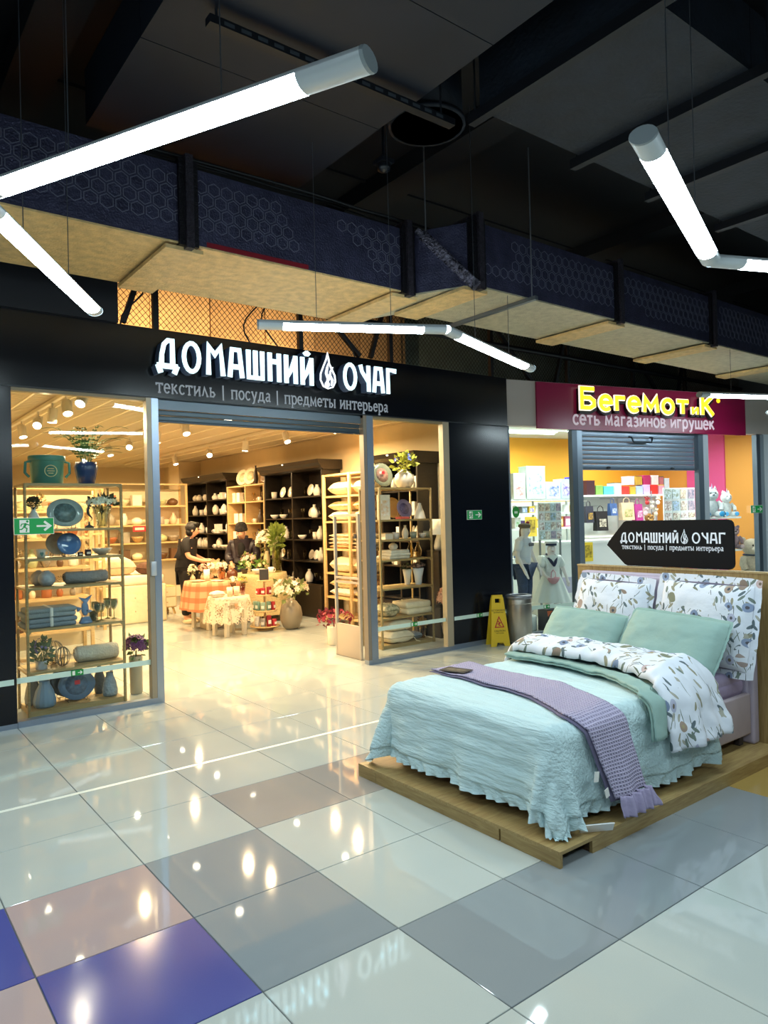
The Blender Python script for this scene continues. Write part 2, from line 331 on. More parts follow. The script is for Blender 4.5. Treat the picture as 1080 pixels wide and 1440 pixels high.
def exit_sign(label, c, wd, rz, hgt=.0):
    "running man and arrow on a green plate; local x to the right, front at -y"
    t = thing('exit_sign', label, 'exit sign', c, rz); h = wd*.45; G = m('#17924a', .4, emit=.12)
    part('plate', MB().b2(-wd/2, wd/2, -.004, 0, -h/2, h/2), WHITE, t); y = -.0045
    part('green_field', MB().b2(-wd*.487, wd*.487, y, -.004, -h*.47, h*.47), G, t); y2 = y-.0008
    part('door_mark', MB().b2(-wd*.36, -wd*.12, y2, y, -h*.38, h*.38), WHITE, t)
    s = wd; q = MB().stroke([(-.20*s, .08*s), (-.25*s, -.02*s)], .06*s, y2-.001, y2).stroke([(-.25*s, -.02*s), (-.18*s, -.06*s), (-.20*s, -.15*s)], .03*s, y2-.001, y2)
    q.stroke([(-.25*s, -.02*s), (-.31*s, -.08*s), (-.39*s, -.08*s)], .03*s, y2-.001, y2).stroke([(-.21*s, .07*s), (-.12*s, .03*s), (-.09*s, .06*s)], .025*s, y2-.001, y2).stroke([(-.21*s, .07*s), (-.31*s, .06*s), (-.33*s, .0)], .025*s, y2-.001, y2)
    q.prism([(-.17*s+.032*s*cos(a*pi/5), .13*s+.032*s*sin(a*pi/5)) for a in range(10)], y2-.001, y2)
    part('running_figure', q, G, t)
    part('arrow', MB().stroke([(.06*s, 0), (.37*s, 0)], .05*s, y2, y).stroke([(.25*s, .12*s), (.4*s, 0), (.25*s, -.12*s)], .06*s, y2-.0004, y), WHITE, t); return t
# ---------------------------------------------------------------- lettering drawn with a pen
def ellipse(cx, cz, rx, rz, n=18, a0=0., a1=2*pi): return [(cx+rx*cos(a0+(a1-a0)*k/n), cz+rz*sin(a0+(a1-a0)*k/n)) for k in range(n+(0 if a1-a0 > 6.28 else 1))]
CAPS = {  # width, strokes in a box of height 1 (closed strokes marked with 'o')
 'Д': (.86, [[(.17, .13), (.2, .5), (.3, .82), (.46, .95), (.66, .95), (.66, .13)], [(-.02, .13), (.88, .13)], [(.02, .16), (.14, -.1)], [(.86, .16), (.72, -.1)]]),
 'О': (.84, ['o', ellipse(.42, .5, .34, .46)]), 'М': (.86, [[(.12, 0), (.14, .95), (.43, .68), (.7, .95), (.8, 0)]]),
 'А': (.66, [[(.04, 0), (.16, .94), (.52, .94), (.64, 0)], [(.1, .36), (.58, .36)]]), 'Ш': (.86, [[(.08, 1), (.08, .06), (.78, .06), (.78, 1)], [(.43, 1), (.43, .06)]]),
 'Н': (.64, [[(.08, 0), (.08, 1)], [(.56, 0), (.56, 1)], [(.08, .7), (.56, .7)]]), 'И': (.66, [[(.08, 0), (.08, 1)], [(.58, 0), (.58, 1)], [(.1, .22), (.3, .42), (.56, .9)]]),
 'Й': (.66, [[(.08, 0), (.08, 1)], [(.58, 0), (.58, 1)], [(.1, .22), (.3, .42), (.56, .9)], [(.2, 1.2), (.28, 1.12), (.38, 1.12), (.46, 1.2)]]),
 'Ч': (.62, [[(.02, 1), (.12, .74), (.5, .4)], [(.54, 1), (.54, 0)]]), 'Г': (.56, [[(.1, 0), (.1, .94), (.56, .94), (.54, .84)]])}
LOW = {
 'т': (.52, [[(.26, 0), (.26, .5)], [(.04, .4), (.04, .5), (.48, .5), (.48, .4)], [(.16, .0), (.36, 0)]]), 'е': (.46, [[(.06, .27), (.42, .27)]+ellipse(.23, .25, .19, .25, 12, .1, 5.6)]),
 'к': (.52, [[(.1, 0), (.1, .5)], [(.1, .25), (.2, .27), (.42, .5)], [(.2, .27), (.46, 0)], [(.02, 0), (.18, 0)], [(.02, .5), (.18, .5)]]), 'с': (.44, [ellipse(.24, .25, .19, .25, 12, .7, 5.6)]),
 'и': (.56, [[(.1, 0), (.1, .5)], [(.46, 0), (.46, .5)], [(.1, .05), (.46, .45)], [(.02, .5), (.18, .5)], [(.38, .5), (.54, .5)], [(.02, 0), (.16, 0)], [(.4, 0), (.54, 0)]]),
 'л': (.54, [[(.02, .02), (.1, .06), (.22, .5), (.44, .0)], [(.36, 0), (.52, 0)]]), 'ь': (.5, [[(.1, 0), (.1, .5)], [(.1, .27), (.32, .27), (.42, .14), (.32, .01), (.02, .01)], [(.02, .5), (.18, .5)]]),
 'п': (.56, [[(.1, 0), (.1, .5)], [(.46, 0), (.46, .5)], [(.02, .48), (.54, .48)], [(.02, 0), (.18, 0)], [(.38, 0), (.54, 0)]]), 'о': (.5, ['o', ellipse(.25, .25, .2, .25, 14)]),
 'у': (.5, [[(.08, .5), (.26, .04)], [(.44, .5), (.2, -.16), (.08, -.2)], [(.0, .5), (.16, .5)], [(.36, .5), (.5, .5)]]), 'д': (.56, [[(.12, .04), (.22, .5), (.42, .5), (.42, .04)], [(.02, -.12), (.04, .03), (.52, .03), (.54, -.12)]]),
 'а': (.48, [[(.1, .44), (.24, .5), (.36, .44), (.36, .04), (.46, .0)], [(.36, .3), (.14, .24), (.08, .12), (.16, .01), (.36, .08)]]), 'р': (.52, [[(.1, -.22), (.1, .5)], ellipse(.27, .25, .2, .25, 12, -2.4, 2.4), [(.0, .5), (.12, .5)], [(.0, -.22), (.2, -.22)]]),
 'м': (.66, [[(.1, 0), (.12, .5), (.33, .06), (.54, .5), (.56, 0)], [(.02, 0), (.18, 0)], [(.48, 0), (.64, 0)]]), 'ы': (.7, [[(.1, 0), (.1, .5)], [(.1, .27), (.28, .27), (.38, .14), (.28, .01), (.02, .01)], [(.58, 0), (.58, .5)], [(.02, .5), (.18, .5)], [(.5, .5), (.66, .5)], [(.5, 0), (.66, 0)]]),
 'н': (.56, [[(.1, 0), (.1, .5)], [(.46, 0), (.46, .5)], [(.1, .26), (.46, .26)], [(.02, .5), (.18, .5)], [(.38, .5), (.54, .5)], [(.02, 0), (.18, 0)], [(.38, 0), (.54, 0)]]), '|': (.44, [[(.2, -.16), (.2, .72)]]), ' ': (.26, [])}
def glyph(mb, g, ox, oz, s, pen, y0, y1, flare=False, kx=1.):
    it = iter(g[1])
    for st in it:
        cl = st == 'o'
        if cl: st = next(it)
        pts = [(ox+x*s*kx, oz+z*s) for x, z in st]
        wd = [pen*(1.22 if flare and not cl and k in (0, len(pts)-1) else 1) for k in range(len(pts))]
        mb.stroke(pts, wd, y0, y1, cl)
def line_width(t, F, sp): return sum(F[c][0]+sp for c in t)-sp
def pen_line(parent, text, F, x0, z0, s, pen, y0, y1, mat, sp=.06, name=None, fit=None):
    "one mesh per capital letter, one per line of small print"
    W_ = sum(F[c][0] for c in text); kx = 1.
    if fit: sp = .17 if F is CAPS else .05; kx = (fit/s-sp*(len(text)-1))/W_
    x = x0; mb = MB()
    for c in text:
        g = F[c]
        if name and g[1]:
            b = MB(); glyph(b, g, x, z0, s, pen, y0, y1, True, kx); part(name, b, mat, parent)
        elif g[1]: glyph(mb, g, x, z0, s, pen, y0, y1, False, kx)
        x += (g[0]*kx+sp)*s
    if not name: part('small_lettering', mb, mat, parent)['kind'] = 'stuff'
    return x
def flame(parent, cx, z0, s, y0, y1, mat, backing=None):
    drop = [(0, 1.12), (-.05, .93), (-.16, .7), (-.27, .45), (-.28, .25), (-.18, .06), (0, 0), (.18, .06), (.28, .24), (.26, .44), (.17, .6), (.06, .8), (.04, .95)]
    P = lambda L: [(cx+x*s, z0+z*s) for x, z in L]
    if backing: part('flame_backing', MB().prism(P([(x*1.12, z) for x, z in drop]), y1, y1+backing), m('#33405c', .5), parent)
    b = MB(); pen = .045*s
    b.stroke(P(drop), pen, y0, y1, True)
    b.stroke(P([(-.06, .16), (.02, .3), (-.06, .48), (-.02, .66), (.02, .8)]), [pen*1.2, pen*2.2, pen*1.8, pen*1.6, pen*.6], y0, y1)
    b.stroke(P([(.12, .1), (.17, .26), (.08, .42), (.1, .56), (.2, .7)]), [pen*.8, pen*1.8, pen*1.6, pen, pen*.5], y0, y1)
    b.prism(P(ellipse(-.03, .13, .09, .09, 10)), y0, y1)
    part('flame_emblem', b, mat, parent)
# main sign of the home-goods shop: box letters standing off the black fascia
SIGN_ON = m('#d3f3fb', .4, emit=1.15)
def text_mesh(s, size, extr, offs=0., bevel=0., space=1.):
    c = bpy.data.curves.new('t', 'FONT'); c.body = s; c.size = size; c.extrude = extr; c.offset = offs; c.bevel_depth = bevel; c.space_character = space; c.resolution_u = 3
    o = bpy.data.objects.new('t', c); COL.objects.link(o); dg = bpy.context.evaluated_depsgraph_get()
    me = bpy.data.meshes.new_from_object(o.evaluated_get(dg)); bpy.data.objects.remove(o); bpy.data.curves.remove(c)
    me.transform(Matrix.Rotation(pi/2, 4, 'X')); return me
def main_sign():
    YL = 4.06; a = PY(222, 530, YL); b = PY(441, 545, YL); c = PY(484, 551, YL); d = PY(556, 556, YL); f0 = PY(462, 548, YL)
    t = thing('shop_sign', 'glowing white box letters and flame emblem on the black fascia', 'sign', (a.x, YL, 3.0))
    cap = .285; pen = .040; z = .012; side = m('#5d6f92', .5)
    for txt, x0, x1 in (('ДОМАШНИЙ', 0, b.x-a.x), ('ОЧАГ', c.x-a.x, d.x-a.x)):
        n0 = len(t.children); pen_line(t, txt, CAPS, x0, z, cap, pen, 0, .012, SIGN_ON, name='letter_face', fit=x1-x0)
        for ch in list(t.children)[n0:]:
            me = ch.data.copy(); me.materials.clear(); me.materials.append(side)
            for v in me.vertices: v.co.y = .0125 if v.co.y < .006 else .12
            put(bpy.data.objects.new('letter_return', me), ch)
    flame(t, f0.x-a.x, .0, .33, 0, .012, m('#f3f8ff', .4, emit=.9), .1)
    e = PY(546, 578, 4.17)
    q = thing('shop_subtitle', 'grey serif lettering naming textiles, dishes and interior goods below the glowing sign', 'lettering', (a.x+.02, 4.172, 2.825))
    pen_line(q, 'текстиль | посуда | предметы интерьера', LOW, 0, 0, .165, .0135, 0, .006, m('#8f959e', .5, emit=.28), fit=e.x-a.x-.02)  # faint glow added to the grey letters so they read brighter
main_sign()
exit_sign('large green running man exit sign on the glass beside the stacked blue vases', V((.158, FY+.004, PY(42.5, 740, FY).z)), .305, 0)
exit_sign('green running man exit sign on the bare black pier', PY(667, 724, FY-.02), .26, 0)
# ---------------------------------------------------------------- linear lamps hung in zigzags
LZ = 3.0
def lamp_mat():
    M = bpy.data.materials.new('lit_diffuser'); M.use_nodes = True; nt = M.node_tree; nt.nodes.clear()
    o = nt.nodes.new('ShaderNodeOutputMaterial'); e = nt.nodes.new('ShaderNodeEmission'); e.inputs[0].default_value = (.77, .945, 1.0, 1); e.inputs[1].default_value = LAMP_E
    nt.links.new(e.outputs[0], o.inputs[0]); return M
LIT = lamp_mat(); HOUSING = m('#c9d2d8', .35, .1); CAPM = m('#8f9aa0', .4, .2)
def lamp_chain(label, pts, lits, caps=(True, True), cables=True):
    "pts: joints (x,y); lits: lit stretch of each tube in metres from its start"
    t = thing('linear_lamp', label, 'lamp', (pts[0][0], pts[0][1], LZ)); o = V((pts[0][0], pts[0][1], 0))
    P = [V((x, y, 0))-o for x, y in pts]; Wd = .052; H = .06
    for k in range(len(P)-1):
        a, b = P[k], P[k+1]; d = (b-a).normalized(); n = V((-d.y, d.x, 0)); Ln = (b-a).length
        up = [(Wd*cos(q), .02+H*.55*sin(q)) for q in [pi*i/8 for i in range(9)]]           # upper shell
        lo = [(-Wd*cos(q), .02-H*.6*sin(q)) for q in [pi*i/10 for i in range(11)]]         # lower half round
        def sweep(prof, s0, s1, name, mat, par=t):
            mb = MB(); N_ = len(prof); vs = [a+d*s+n*x+V((0, 0, z)) for s in (s0, s1) for x, z in prof]
            mb.add(vs, [(i, i+1, N_+i+1, N_+i) for i in range(N_-1)], True); return part(name, mb, mat, par)
        l0, l1 = lits[k]; h = sweep(up, 0, Ln, 'housing', HOUSING)
        for s0, s1 in ((0, l0), (l1, Ln)):
            if s1-s0 > .01: sweep(lo, s0, s1, 'end_sleeve', HOUSING, h)
        sweep(lo, l0, l1, 'diffuser', LIT)
        for s, use in ((0, k == 0 and caps[0]), (Ln, k == len(P)-2 and caps[1])):
            if use:
                mb = MB(); ring = up+lo[1:-1]; vs = [a+d*s+n*x*1.03+V((0, 0, .02+(z-.02)*1.03)) for x, z in ring]+[a+d*(s+(.012 if s else -.012))+n*x*.98+V((0, 0, z)) for x, z in ring]; N_ = len(ring)
                mb.add(vs, [(i, (i+1) % N_, N_+(i+1) % N_, N_+i) for i in range(N_)]+[tuple(range(N_, 2*N_))]); part('end_cap', mb, CAPM, t)
        if cables:
            for s in (.3*Ln, .7*Ln):
                g_ = a+d*s+o; gx_, gy_ = g_.x, g_.y     # each wire ends at what hangs above it: duct, soffit, beam or slab
                if (gx_ < 2.95 and 2.56 < gy_ < 3.62) or (gx_ > 3.22 and 2.09 < gy_ < 3.05): hi_ = .588
                elif .25 < gx_ < 1.92 and -1.6 < gy_ < 2.8: hi_ = 1.352
                elif 2.27 < gx_ < 9.0 and -.2 < gy_ < 1.06: hi_ = 1.302
                elif min(abs(gx_-q_) for q_ in (-3.2, 0., 3.2, 6.4, 9.6)) < .15: hi_ = 1.782
                else: hi_ = 1.952
                part('suspension_wire', MB().tube([a+d*s+V((0, 0, .05)), a+d*s+V((0, 0, hi_))], .0025, 5), m('#5a6068', .4, .7), t)
    return t
def zz(px, py): p = PZ(px, py, LZ+.0); return (p.x, p.y)
J = (-.66, 1.13)
lamp_chain('white linear lamp with an open end cap, over the coloured floor tiles', [zz(133, 441), J, zz(516, 93)], [(.06, 1.5), (.16, 1.62)])
a_, b_, c_ = zz(364, 460), zz(626, 467), zz(746, 521)
lamp_chain('white linear lamp bent once, hanging before the glowing home shop sign', [a_, b_, c_], [(.17, 1.2), (.2, 1.62)])
a_, b_ = zz(905, 198), zz(1000, 371)
lamp_chain('white linear lamp bent once, hanging above the bed headboard', [a_, b_, (4.25, -.83)], [(.15, 1.46), (.2, 1.5)])
a_ = zz(984, 557)
lamp_chain('white linear lamp hanging before the yellow toy shop letters', [a_, (8.62, 1.72), (9.7, 2.6)], [(.12, 1.4), (.1, 1.3)])
# the same run of lamps goes on along the corridor
lamp_chain('white linear lamp over the corridor side away from the shops', [(-3.2, -.6), (-2.6, -2.2), (-1.2, -3.2)], [(.1, 1.55), (.1, 1.6)])
lamp_chain('white linear lamp over the corridor facing the foot of the bed', [(.2, -3.4), (1.6, -2.6), (3.0, -3.4)], [(.1, 1.5), (.1, 1.5)])
lamp_chain('white linear lamp over the corridor beside the bed platform', [(4.6, -2.4), (6.0, -3.0), (7.4, -2.2)], [(.1, 1.4), (.1, 1.5)])
lamp_chain('white linear lamp over the corridor before the left black pier', [(-3.8, 1.4), (-2.6, 2.4), (-1.4, 2.9)], [(.1, 1.45), (.1, 1.25)])
# ---------------------------------------------------------------- big insulated air duct
DZ0, DZ1 = 3.6, 4.14
FOIL_F = m('#43445f', .3, .55, var=.35, vs=9, bump=.5, bs=70); FOIL_B = m('#e3c48a', .45, .12, var=.22, vs=14, bump=.45, bs=60)  # blue sheen put into the front colour, warm reflected light into the underside
FOIL_B2 = m('#c2bca2', .42, .2, var=.2, vs=14, bump=.45, bs=60); FLANGE = m('#17161d', .3, .55, var=.5, vs=30, bump=.6, bs=90); HEXL = m('#84889e', .3, .6)
dk = thing('air_duct', 'large foil wrapped air duct with hexagon print running above the shop front', 'air duct', (-3, 2.55, DZ0))
def DL(x0, x1, y0, y1, z0, z1): return MB().b2(x0+3, x1+3, y0-2.55, y1-2.55, z0-DZ0, z1-DZ0)
def duct_run(x0, x1, y0, y1, mb_, joints):
    b = part('duct_section', DL(x0, x1, y0, y1, DZ0, DZ1), FOIL_F, dk)
    part('underside_panel', DL(x0, x1, y0+.004, y1, DZ0-.014, DZ0-.001), mb_, b)
    hx = MB(); R = .052; nx = int((x1-x0)/(R*1.95))
    for i in range(nx):
        for j in range(6):
            cx = x0+.06+i*R*1.95; cz = DZ0+.16+j*R*1.69; cx += R*.975*(j % 2)
            if cz > DZ1-.05 or cx > x1-.06 or noise.noise(V((cx*1.3, cz*2, 3))) < -.22: continue
            c = [(cx+3+R*.93*cos(pi/6+q*pi/3), cz-DZ0+R*.93*sin(pi/6+q*pi/3)) for q in range(6)]
            hx.stroke(c, .0055, y0-2.55-.0022, y0-2.55-.0004, True)
    h = part('hexagon_embossing', hx, HEXL, b); h['kind'] = 'stuff'
    for x in joints:
        fg = part('flange_band', DL(x-.07, x+.07, y0-.03, y1+.02, DZ0-.03, DZ1+.035), FLANGE, dk)
        part('flange_rib', DL(x-.028, x+.028, y0-.055, y1+.03, DZ0-.05, DZ1+.07), m('#3a3641', .3, .6, var=.5, vs=40, bump=.8, bs=120), fg)
        part('seam_tape', DL(x-.16, x+.12, y0+.01, y1, DZ0-.058, DZ0-.03), FOIL_B, fg)
duct_run(-3, 2.95, 2.56, 3.62, FOIL_B, (.86, 2.86))
duct_run(3.22, 12.5, 2.09, 3.05, FOIL_B2, (3.26, 5.28, 7.15, 9.2))
jog = MB()
q0 = [(2.95, 2.56), (3.22, 2.09), (3.22, 3.05), (2.95, 3.62)]
jog.hprism([(x+3, y-2.55) for x, y in q0], 0, DZ1-DZ0); part('duct_offset', jog, FOIL_F, dk)
jb = MB().hprism([(x+3, y-2.55) for x, y in q0], -.016, -.001); part('offset_underside', jb, FOIL_B2, dk)
part('tape_patch', DL(1.0, 1.85, 2.556, 2.559, DZ0, DZ0+.035), m('#8b1f2c', .35, .2), dk)
part('torn_foil', MB().bar((5.99, -.02, .54), (6.21, -.49, .0), .13, .05).bar((6.0, -.06, .5), (6.2, -.5, -.03), .05, .09), m('#8d8ba0', .25, .7, var=.6, vs=18, bump=.9, bs=50, vcol='#1c1a26'), dk)
part('trapeze_bar', DL(3.86, 3.90, 1.98, 3.2, DZ0-.05, DZ0-.016), m('#6d747c', .4, .6), dk)
for p in ((3.88, 2.03), (2.95, 2.40)): part('threaded_rod', MB().tube([(p[0]+3, p[1]-2.55, -.05 if p[0] > 3 else .5), (p[0]+3, p[1]-2.55, 1.34)], .007, 6), m('#8f949b', .35, .8), dk)
# flat black ducts and their channels under the slab
SOF = 4.3
d1 = thing('ceiling_duct', 'broad flat black duct hung on slotted channels above the bed', 'air duct', (2.27, .4, SOF))
for k, x in enumerate((0, 1.07, 2.05, 3.2, 4.4, 5.6)):
    part('duct_panel', MB().b2(x+.004, x+(1.07, .98, 1.15, 1.2, 1.2, 1.2)[k]-.004, -.6, .66, 0, .4), DUCTBLACK, d1)
    ch = part('slotted_channel', MB().b2(x-.03, x+.03, -.75, .74, -.07, -.03), m('#11151d', .5, .3), d1)
    part('channel_lip', MB().b2(x-.03, x-.02, -.75, .74, -.03, 0).b2(x+.02, x+.03, -.75, .74, -.03, 0), m('#11151d', .5, .3), ch)
    for y in (-.7, .7): part('hanger_rod', MB().tube([(x, y, -.03), (x, y, .65)], .008, 6), m('#3c4148', .4, .7), d1)
d2 = thing('ceiling_duct', 'plain flat black duct crossing towards the shop front', 'air duct', (.25, 0, SOF+.05))
for k in range(4): part('duct_panel', MB().b2(0, 1.67, -1.6+k*1.1+.003, -.5+k*1.1-.003, 0, .38), m('#0c1626', .6, .1, var=.25, vs=2), d2)
for y in (1.25, -.4):
    part('slotted_channel', MB().b2(.2, 1.95, y-.03, y+.03, -.1, -.055), m('#10141c', .5, .3), d2)
    sl = MB()
    for k in range(16): sl.b2(.28+k*.1, .34+k*.1, y-.0315, y-.0301, -.088, -.068)
    s_ = part('slots', sl, m('#3a4149', .5), d2); s_['kind'] = 'stuff'
    for x in (.25, 1.85): part('hanger_rod', MB().tube([(x, y, -.05), (x, y, .55)], .008, 6), m('#3c4148', .4, .7), d2)
one('round_duct_stub', MB().lathe([(.26, 0), (.26, .5)], seg=28).lathe([(.28, 0), (.28, .03)], seg=28), DUCTBLACK, 'round black duct stub between the flat ceiling ducts', 'air duct', (2.3, 1.62, 4.45))
for k, (dy, r, lb) in enumerate(((0, .012, 'thick'), (.05, .009, 'medium'), (.09, .007, 'thin'))):
    pts = [(x, 2.62+dy+.03*sin(x*2+k), 4.22+.03*abs(sin(x*1.3+k))) for x in [.4+i*.25 for i in range(20)]]
    c = MB().tube([(p[0]-1, p[1]-2.7, p[2]-4.16) for p in pts], r, 5); one('ceiling_cable', c, m('#0b0d12', .5), lb+' black cable lying along the top of the foil duct', 'cable', (1, 2.7, 4.16))
one('ceiling_camera', MB().lathe([(.001, -.07), (.05, -.05), (.055, 0)], seg=14).b2(-.06, .06, -.06, .06, 0, .03).tube([(0, 0, .03), (0, 0, .5)], .012), m('#171b22', .3), 'small black dome camera hanging from the slab', 'camera', (2.35, 2.2, 4.43))
# ---------------------------------------------------------------- wire mesh and struts above the fascia
ms = MB(); z0, z1 = FT+.03, 4.3; pit = .056
n = int((12.2-.86)/pit)
for i in range(-16, n):
    for sg in (1, -1):
        x0 = .86+i*pit; a = V((x0, 0, z0)); b = V((x0+(z1-z0)*.92, 0, z1))
        if sg < 0: a, b = V((b.x, 0, z0)), V((a.x, 0, z1))
        for lo, hi, ax in ((.872, 12.2, 0),):
            d = b-a
            t0 = max(0, (lo-a.x)/d.x if d.x > 0 else (hi-a.x)/d.x); t1 = min(1, (hi-a.x)/d.x if d.x > 0 else (lo-a.x)/d.x)
            if t1 > t0:
                A = a+d*t0; B = a+d*t1
                # the screen bends with the toy-shop front
                for P0, P1 in ((A, B),): ms.bar(P0-V((.86, 0, FT)), P1-V((.86, 0, FT)), .005, .003, up=(0, 1, 0))
me_ = one('wire_mesh_screen', ms, m('#1c1813', .6, .3), 'black diamond wire mesh screen above the shop signs', 'mesh screen', (.86, 4.26, FT)); me_['kind'] = 'stuff'
st = thing('steel_frame', 'black steel struts and pipe carrying the mesh above the signs', 'steel frame', (.86, 4.2, FT)); BLK = m('#0d0f13', .5, .2)
part('top_pipe', MB().tube([(-.5, .0, .42), (11.3, 0, .42)], .035, 8), BLK, st)
for k, x in enumerate((.36, 1.9, 3.1, 4.75, 6.3, 7.9, 9.4)):
    part('strut', MB().bar((x, .02, 0), (x, .02, .9), .05, .05), BLK, st)
    part('diagonal_brace', MB().bar((x-.05, .0, .75), (x+(-.3 if k % 2 == 0 else .7), .0, .02) if k % 2 == 0 else (x+.75, 0, .02), .045, .045), BLK, st)
for k, x in enumerate((.15, 1.35, 1.55, 2.45)):
    part('hanging_cable', MB().tube([(x+.12*sin(q*.6+k), -.02, .6-q*.075) for q in range(9)], .008, 5), BLK, st)
struct('wall_light_blocker', MB().b2(-7, 14, 4.24, 4.44, 4.302, 4.95), m('#080b12', .8))  # added board above the mesh, keeps plenum light off the corridor ceiling
# space behind the mesh, above the shop ceiling
pw = struct('wall_plenum', MB().b2(.3, 5.9, 6.3, 6.4, 3.12, 4.95), m('#b89567', .8, var=.25, vs=2))
for k in range(7): part('board', MB().b2(.35+k*.78, 1.11+k*.78, 6.27, 6.30, 3.14, 4.9), m('#b08d60' if k % 2 else '#bd9a6b', .8, var=.2, vs=3), pw)
struct('wall_plenum', MB().b2(5.9, 14, 6.5, 6.6, 3.2, 4.95), m('#7d8c82', .8, var=.3, vs=2))
for x, e in ((1.6, 62), (3.4, 40)):  # invented lamps, added to light the boards behind the mesh
    t = thing('plenum_fill_lamp', 'bare warm work lamp behind the mesh near the '+('tan boards' if x < 2 else 'orange board'), 'lamp', (x, 5.2, 3.2))
    part('lamp_base', MB().lathe([(.05, -.07), (.05, 0), (.02, .02)], seg=12), BLK, t); part('bulb', MB().ell((0, 0, .06), (.03, .03, .045)), m('#ffd9a0', .4, emit=6), t)
    area('plenum_fill_light', (x, 5.2, 3.42), .3, e, (1, .72, .4), rot=(radians(100), 0, 0))
# ---------------------------------------------------------------- bed on its platform
X0, PY0, PY1, PH = 1.46, -.11, 1.48, .077
pf = thing('bed_platform', 'low oak platform with a tall oak back panel carrying the display bed', 'platform', (2.6, .75, 0))
def PL(x0, x1, y0, y1, z0, z1): return MB().b2(x0-2.6, x1-2.6, y0-.75, y1-.75, z0, z1)
part('deck_board', PL(X0, 3.70, PY0, .75, PH-.016, PH), OAK, pf); part('deck_board', PL(X0, 3.70, .752, PY1, PH-.016, PH), OAK, pf)
for a, b in ((-.11, .26), (.272, 1.30), (1.303, 1.48)): part('front_board', PL(X0, X0+.018, a, b, 0, PH-.0165), wood('#ab935f', '#8d7243', scale=(14, 1.2, 14), name='oak_front'), pf)
part('front_board_end', PL(X0+.02, X0+.036, .255, .275, .0, PH-.0165), m('#6b5234', .7, var=.5, vs=60), pf)
part('side_board', PL(1.70, 5.4, PY0, PY0+.018, 0, PH-.0165), OAK, pf); part('side_board_end', PL(1.702, 1.716, PY0+.018, PY0+.06, 0, PH-.0165), m('#5c4630', .7, var=.5, vs=60), pf)
part('side_board', PL(X0+.018, 3.7, PY1-.018, PY1, 0, PH-.0165), OAK, pf)
part('deck_extension', PL(3.74, 5.4, PY0, PY1, PH-.016, PH), OAK, pf)
part('back_panel', PL(3.70, 3.74, -1.1, 1.47, PH, 1.195), wood('#a8905e', '#8b7040', scale=(14, 14, 1.2), name='oak_panel'), pf)
part('panel_cap', PL(3.695, 3.745, -1.1, 1.472, 1.195, 1.207), wood('#c2ab7b', '#a98f5d', name='oak_cap'), pf)
LIL = m('#b9afc4', .6, var=.08, vs=6, bump=.08, bs=300); LIL2 = m('#b3a5ad', .65, var=.08, vs=6, bump=.1, bs=300)
bed = thing('bed', 'double bed with a padded lilac headboard and lilac side rails', 'bed', (2.6, .7, PH))
def BL(x0, x1, y0, y1, z0, z1, r=.02): return MB().rbox(((x0+x1)/2-2.6, (y0+y1)/2-.7, (z0+z1)/2-PH), (x1-x0, y1-y0, z1-z0), r, seg=3)
part('headboard', BL(3.615, 3.695, .03, 1.375, PH, 1.165, .022), LIL, bed)
part('headboard_pad', BL(3.60, 3.64, .06, 1.345, .35, 1.145, .018), LIL, bed)
for a, b in ((.045, .085), (1.32, 1.36)): part('side_rail', BL(1.66, 3.61, a, b, .15, .415, .012), LIL2, bed)
part('foot_rail', BL(1.62, 1.66, .045, 1.36, .15, .415, .012), LIL2, bed)
for x in (1.68, 3.52):
    for y in (.10, 1.30): part('leg', BL(x, x+.05, y-.02, y+.02, PH, .15, .006), m('#3a3436', .5), bed)
mt_ = part('mattress', BL(1.665, 3.598, .088, 1.317, .36, .56, .05), m('#a89ab8', .7, var=.08, vs=5, bump=.15, bs=40), bed)
part('fitted_sheet_tuck', BL(3.05, 3.595, .078, 1.325, .415, .50, .03), m('#a596b6', .7, var=.1, vs=6, bump=.3, bs=14), bed)
